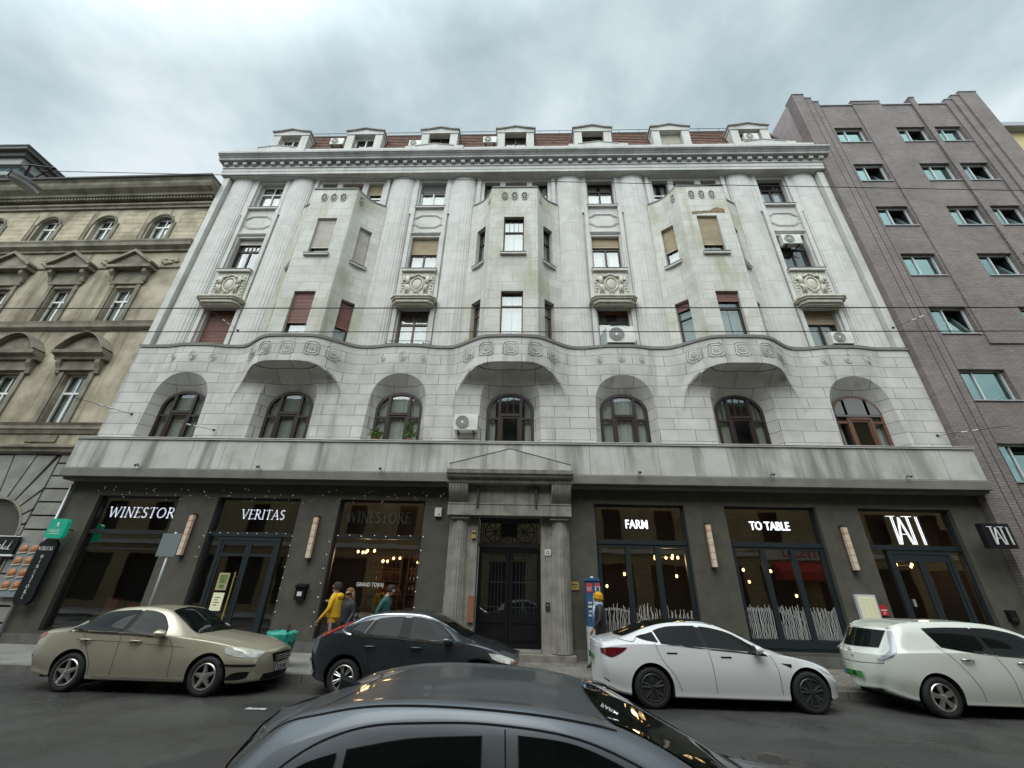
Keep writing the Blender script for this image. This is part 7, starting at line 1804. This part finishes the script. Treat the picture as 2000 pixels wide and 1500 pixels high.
c.mirror(2.42, 1.04, 'paint_cream'); c.mirror(2.42, 1.04, 'paint_cream', side=1)
for sd_ in (-1, 1): c.patch([(2.9, 0.80), (3.4, 0.70)], [(2.7, 0.90), (3.3, 0.80)], 'headlight', 'lens_clear', side=sd_, off=0.008)
h = c.ray((-6, 0, 0.56), (1, 0, 0)); c.plate(h[0].x-0.014, 0.0, 0.56, -1, 'GZ 480', 'plate_green', 'ink')
for (x, z, r_, ar, tw) in WL:
    for sy in (-1, 1): c.wheel(x, z, r_, tw, 'fiveb', sy, yw=0.88)
c.underside(-0.5, 3.2)

c.patch([(1.11, 1.02), (1.21, 1.015)], [(1.065, 1.43), (1.135, 1.43)], 'door_pillar', 'car_trim', both=True, off=0.006, nu=4)
# ---- slate grey hatchback right in front of the camera
fg = [(-0.78, .34, .60, .44, .72, .62, .72, .90, .54, 1.26, 1.29, .30),
      (-0.66, .28, .74, .38, .82, .60, .80, .94, .58, 1.33, 1.37, .30),
      (-0.40, .22, .82, .32, .87, .60, .85, .98, .585, 1.375, 1.41, .20),
      (0.0, .19, .84, .29, .875, .60, .86, 1.00, .60, 1.41, 1.448, .06),
      (0.45, .19, .84, .28, .875, .60, .855, .99, .60, 1.415, 1.462, .0),
      (0.90, .19, .84, .28, .875, .60, .855, .97, .595, 1.385, 1.440, .0),
      (1.25, .19, .84, .28, .875, .60, .85, .955, .60, 1.30, 1.37, .0),
      (1.60, .19, .84, .28, .875, .60, .85, .94, .64, 1.13, 1.22, .0),
      (1.95, .19, .84, .29, .87, .60, .84, .92, .68, .98, 1.05, .0),
      (2.35, .19, .82, .30, .86, .60, .82, .87, .64, .92, .97, .0),
      (2.70, .20, .78, .33, .82, .58, .77, .78, .56, .83, .87, .0),
      (2.95, .24, .64, .36, .68, .54, .64, .66, .42, .71, .74, .0)]
WN = [(0.0, .31, .31, .37, .19), (2.45, .31, .31, .37, .19)]
c = Car('near_car', (-0.72, 2.84, 0), 'slate grey hatchback close to the camera, only its roof and upper windows in view', fg, 0.15, 0.14, 'paint_slate', WN)
FGC = c
windows(c, [([(0.02, 1.05), (0.35, 1.03), (0.56, 1.015)], [(0.0, 1.300), (0.25, 1.338), (0.54, 1.352)]),
            ([(0.72, 1.01), (1.1, 0.99), (1.52, 0.96)], [(0.70, 1.355), (0.95, 1.328), (1.2, 1.235), (1.42, 1.10)])], trim=0.006)
c.patch([(-0.34, 1.11), (-0.2, 1.075), (-0.05, 1.055)], [(-0.31, 1.15), (-0.19, 1.245), (-0.04, 1.292)], 'side_window', 'car_glass', both=True, off=0.008)
c.patch([(1.98, -.60), (2.05, -.3), (2.07, 0), (2.05, .3), (1.98, .60)], [(1.12, -.52), (1.07, -.3), (1.05, 0), (1.07, .3), (1.12, .52)], 'windscreen', 'car_glass', axis='z', off=0.006, nu=26, nv=20)
c.patch([(-.50, 1.00), (0, .99), (.50, 1.00)], [(-.44, 1.26), (0, 1.28), (.44, 1.26)], 'rear_window', 'car_glass', axis='x', side=-1, off=0.008, nu=18, nv=8)
# roof gutters, tailgate gap, brake light, fin aerial
c.strip([(-0.40, -.555), (0.0, -.575), (0.45, -.578), (0.9, -.572), (1.12, -.56)], 0.007, 'roof_gutter', 'well', axis='z', off=0.002, n=60)
c.strip([(-0.40, .555), (0.0, .575), (0.45, .578), (0.9, .572), (1.12, .56)], 0.010, 'roof_gutter', 'well', axis='z', off=0.002, n=60)
c.strip([(-0.42, -.56), (-0.24, -.45), (-0.15, -.2), (-0.14, 0), (-0.15, .2), (-0.24, .45), (-0.42, .56)], 0.008, 'tailgate_gap', 'well', axis='z', off=0.002, n=60)
for q in ([(1.55, 1.10), (1.25, 1.25), (0.95, 1.35), (0.6, 1.388), (0.3, 1.388), (0.05, 1.37), (-0.15, 1.31), (-0.30, 1.21), (-0.40, 1.08), (-0.42, 0.95), (-0.3, 0.7)], [(0.64, 1.375), (0.65, 1.2), (0.66, 0.7)]): c.strip(q, 0.006, 'door_seam', 'well', both=True, off=0.002, n=70)
m = MB(); fx, fy = c.L.x-0.26, c.L.y+0.0; fz = c.ray((-0.30, 0, 3), (0, 0, -1))[0].z-0.004
G = []
for i in range(9):
    t = i/8; x = fx-0.06+0.16*t; hgt = 0.075*(1-t)**0.8; w_ = 0.022*(1-t)+0.008
    G.append([(x-0.03*0+(-0.02 if k == 2 else 0)*(1-t), fy+dy2*w_, fz+dz2*hgt) for k, (dy2, dz2) in enumerate(((-1, 0), (-0.45, 0.55), (0, 1.0), (0.45, 0.55), (1, 0)))])
m.grid(G); m.add(G[0], [(0, 1, 2, 3, 4)]); m.build('fin_aerial', 'car_trim', c.t, smooth=True)
c.patch([(-0.50, .30), (-0.50, .50)], [(-0.46, .30), (-0.44, .50)], 'taillight', 'lens_red', axis='z', off=0.006, nu=4, nv=2)
for sd_ in (-1, 1): c.patch([(-0.74, 0.95), (-0.60, 0.92)], [(-0.62, 1.20), (-0.52, 1.18)], 'taillight', 'lens_red', side=sd_, off=0.008)
c.patch([(-0.52, .42), (-0.52, .52), (-0.50, .57)], [(-0.36, .44), (-0.36, .52), (-0.40, .57)], 'brake_light', 'lens_red', axis='z', off=0.006)
c.mirror(1.40, 1.02, 'paint_slate'); c.mirror(1.40, 1.02, 'paint_slate', side=1)
for x, z in ((0.30, 0.88), (1.0, 0.86)): c.handle(x, z, 'paint_slate')
for (x, z, r_, ar, tw) in WN:
    for sy in (-1, 1): c.wheel(x, z, r_, tw, 'fiveb', sy, yw=0.86)
c.underside(-0.5, 2.8)

# ================= people =================
def person(loc, face, label, jacket, trousers, hair, lean=0.0, hood=None, longhair=False, h=1.76, stride=0.22, headturn=0.0, headdown=0.0, scarf=None, coat=False, hat=None):
    """one skinned body in walking pose; face = heading angle"""
    t = thing('person', loc, label, 'person', rz=0)
    k = h/1.76
    J = {}
    V = []; E = []; Rd = []
    def v(name, x, y, z, r_, par=None):
        J[name] = len(V); V.append((x*k, y*k, z*k)); Rd.append(r_*k)
        if par: E.append((J[par], J[name]))
    v('pelvis', 0, 0, 0.97, 0.135); v('waist', 0.01+lean*0.1, 0, 1.12, 0.13, 'pelvis'); v('chest', 0.02+lean*0.35, 0, 1.33, 0.155, 'waist'); v('upper', 0.02+lean*0.5, 0, 1.44, 0.12, 'chest')
    v('neck', 0.03+lean*0.6, 0, 1.53, 0.058, 'upper'); v('skull0', 0.045+lean*0.7+headdown*0.2, 0, 1.60, 0.080, 'neck'); v('skull1', 0.05+lean*0.8+headdown*0.5, 0, 1.68, 0.098, 'skull0'); v('crown', 0.035+lean*0.8+headdown*0.6, 0, 1.735, 0.07, 'skull1')
    v('nose', 0.16+lean*0.8+headdown*0.3, 0, 1.655-headdown*0.3, 0.016, 'skull1'); v('chin', 0.11+lean*0.8+headdown*0.1, 0, 1.58-headdown*0.3, 0.034, 'skull0')
    for s2, sw in ((1, 1), (-1, -1)):
        n = 'L' if s2 > 0 else 'R'
        v('sh'+n, 0.02+lean*0.5, s2*0.17, 1.43, 0.075, 'upper'); v('el'+n, -0.02+sw*0.07+lean*0.3, s2*0.235, 1.16, 0.056, 'sh'+n); v('wr'+n, 0.08+sw*0.16+lean*0.3, s2*0.225, 0.94, 0.036, 'el'+n)
        v('pa'+n, 0.105+sw*0.18+lean*0.3, s2*0.215, 0.875, 0.032, 'wr'+n)
        for q, (fx, fy, fl) in enumerate(((0.03, 0.0, 0.07), (0.012, 0.0, 0.085), (-0.006, 0.0, 0.08), (-0.024, 0.0, 0.06))):
            v('f%s%d' % (n, q), 0.115+sw*0.18+fx+lean*0.3, s2*0.208, 0.845, 0.0095, 'pa'+n); v('g%s%d' % (n, q), 0.125+sw*0.18+fx*1.1+lean*0.3, s2*0.195, 0.845-fl*0.8, 0.008, 'f%s%d' % (n, q))
        v('th'+n, 0.145+sw*0.18+lean*0.3, s2*0.205, 0.87, 0.010, 'pa'+n); v('tg'+n, 0.165+sw*0.18+lean*0.3, s2*0.20, 0.835, 0.009, 'th'+n)
        st = -sw*stride
        v('hip'+n, 0, s2*0.095, 0.92, 0.105, 'pelvis'); v('kn'+n, st*0.55+0.05, s2*0.10, 0.52, 0.068, 'hip'+n); v('an'+n, st*1.25-(0.03 if st < 0 else 0), s2*0.10, 0.10, 0.042, 'kn'+n)
        v('he'+n, st*1.25-0.04, s2*0.10, 0.045, 0.040, 'an'+n); v('to'+n, st*1.25+0.15, s2*0.11, 0.038, 0.036, 'an'+n)
    me = bpy.data.meshes.new('b'); me.from_pydata(V, E, [])
    o = bpy.data.objects.new('body_tmp', me); COL.objects.link(o)
    o.modifiers.new('s', 'SKIN'); sv = me.skin_vertices[0].data
    for i, r_ in enumerate(Rd):
        sx_ = 1.0; sv[i].radius = (r_, r_)
    for nm, (a, b) in {'chest': (0.155, 0.115), 'upper': (0.13, 0.10), 'waist': (0.14, 0.105), 'pelvis': (0.15, 0.12)}.items(): sv[J[nm]].radius = (a*k, b*k)
    sv[0].use_root = True
    ss_ = o.modifiers.new('u', 'SUBSURF'); ss_.levels = 2; ss_.render_levels = 2
    bpy.context.view_layer.update()
    ev = bpy.data.meshes.new_from_object(o.evaluated_get(bpy.context.evaluated_depsgraph_get()))
    bpy.data.objects.remove(o)
    Rz = Matrix.Rotation(face, 4, 'Z'); ev.transform(Rz)
    ev.materials.clear()
    for mm_ in (jacket, trousers, 'skin', 'ink'): ev.materials.append(MATS[mm_])
    inv = Rz.inverted()
    for p in ev.polygons:
        c_2 = inv @ p.center; z = c_2.z/k; p.use_smooth = True
        if z > 1.52: mi = 2
        elif abs(c_2.y) > 0.17*k and z < 0.955: mi = 2
        elif z > (0.86 if not coat else 0.70) or abs(c_2.y) > 0.19*k: mi = 0
        elif z > 0.09: mi = 1
        else: mi = 3
        p.material_index = mi
    b = bpy.data.objects.new('body', ev); COL.objects.link(b); b.parent = t
    L_ = Vector(loc); T = lambda x, y, z: L_+(Rz @ Vector((x*k, y*k, z*k)))
    hx = 0.045+lean*0.8+headdown*0.5
    m = MB()   # hair: cap of overlapping locks
    for q in range(130):
        a = 2*PI*q*0.381966; e = 0.12+0.88*(q/130); zz = 1.775-0.115*e*e*1.25; rr_ = 0.105*math.sin(min(1, e)*PI/2)
        if math.cos(a) > 0.35 and e > 0.62: continue
        p = T(hx-0.018+rr_*math.cos(a)*1.05, rr_*math.sin(a)*0.92, zz); m.ball(p, 0.027*k, 1, 1, 1.0, 5)
    if longhair:
        for q in range(22):
            a = PI*(0.42+1.16*q/21); p0 = T(hx-0.01+0.10*math.cos(a), 0.10*math.sin(a), 1.70); p1 = T(hx-0.03+0.125*math.cos(a), 0.125*math.sin(a), 1.55); p2 = T(hx-0.03+0.15*math.cos(a), 0.15*math.sin(a), 1.38+0.03*math.sin(q*2.2)); m.tube([p0, p1, p2], 0.024, 5, r2=0.010)
    if not hat: m.build('hair', hair, t, smooth=True)
    else:
        m = MB(); c3 = T(hx-0.025, 0, 1.70); m.ball(c3, 0.135*k, 1.0, 0.92, 1.0, 10)
        for q in range(5): m.tube([T(hx-0.025+(0.118)*math.cos(a2), 0.108*math.sin(a2), 1.655+0.022*q+0.02*math.cos(a2)) for a2 in [2*PI*w_/20 for w_ in range(20)]], 0.018, 5, closed=True)
        m.build('woolly_hat', hat, t, smooth=True)
    m = MB(); w2 = MB()
    for s2 in (-1, 1): m.ball(T(hx+0.088, s2*0.034, 1.665), 0.010*k, 1, 1, 1, 5); m.tube([T(hx+0.09, s2*0.018, 1.688), T(hx+0.092, s2*0.036, 1.693), T(hx+0.082, s2*0.052, 1.687)], 0.004, 4)
    m.tube([T(hx+0.088, -0.022, 1.608), T(hx+0.095, 0, 1.606), T(hx+0.088, 0.022, 1.608)], 0.0028, 4); m.build('face_features', 'hair_dark', t)
    m = MB()
    for s2 in (-1, 1): m.ball(T(hx-0.01, s2*0.096, 1.655), 0.026*k, 0.7, 0.4, 1.1, 5)
    m.build('ears', 'skin', t, smooth=True)
    # jacket shell with collar and hem
    m = MB(); G = []
    prof = [(0.98 if not coat else 0.74, 0.165, 0.185, 0.0), (1.08, 0.150, 0.180, 0.01), (1.2, 0.150, 0.185, 0.012), (1.34, 0.150, 0.205, 0.02), (1.43, 0.120, 0.19, 0.02), (1.485, 0.085, 0.11, 0.025), (1.53, 0.078, 0.085, 0.03)]
    for z, rx, ry, ox in prof:
        ln = lean*max(0, (z-1.0))*1.15
        G.append([T(ox+ln+(rx+0.006*math.sin(a*5+z*9))*math.cos(a), (ry+0.006*math.sin(a*4+z*7))*math.sin(a), z) for a in [2*PI*q/28 for q in range(29)]])
    m.grid(G); m.build('jacket', jacket, t, smooth=True)
    if hood:
        m = MB(); m.ball(T(-0.08+lean*0.5, 0, 1.45), 0.12*k, 0.8, 1.15, 0.75, 8); m.build('hood', hood, t, smooth=True)
    if scarf:
        m = MB()
        for q, z in enumerate((1.50, 1.535)): m.tube([T(0.035+lean*0.55+0.095*math.cos(a), 0.095*math.sin(a), z+0.01*math.sin(a*3)) for a in [2*PI*w_/18 for w_ in range(18)]], 0.034, 6, closed=True)
        m.tube([T(0.14, 0.02, 1.49), T(0.17, 0.03, 1.32), T(0.17, 0.02, 1.12)], 0.045, 6); m.build('scarf', scarf, t, smooth=True)
    return t
person((-5.12, 12.55, 0.15), PI, 'person in a yellow jacket walking to the left past the wine shop window', 'cloth_yellow', 'cloth_denim', 'hair_dark', h=1.84, hood='cloth_yellow')
person((-4.60, 12.15, 0.15), -PI/2-0.35, 'person with long fair hair in a black leather jacket, just behind the yellow jacket', 'cloth_black', 'cloth_denim', 'hair_blond', longhair=True, h=1.70, stride=0.15)
person((-3.80, 12.45, 0.15), 0, 'bearded person in a teal jacket walking to the right with bowed head', 'cloth_teal', 'cloth_denim', 'hair_dark', h=1.80, lean=0.12, headdown=0.10)
person((2.02, 12.75, 0.15), PI, 'person in a yellow woolly hat and black coat walking left beside the ticket column', 'cloth_black', 'cloth_black', 'hair_dark', h=1.72, scarf='cloth_pale', coat=True, hat='knit_yellow')
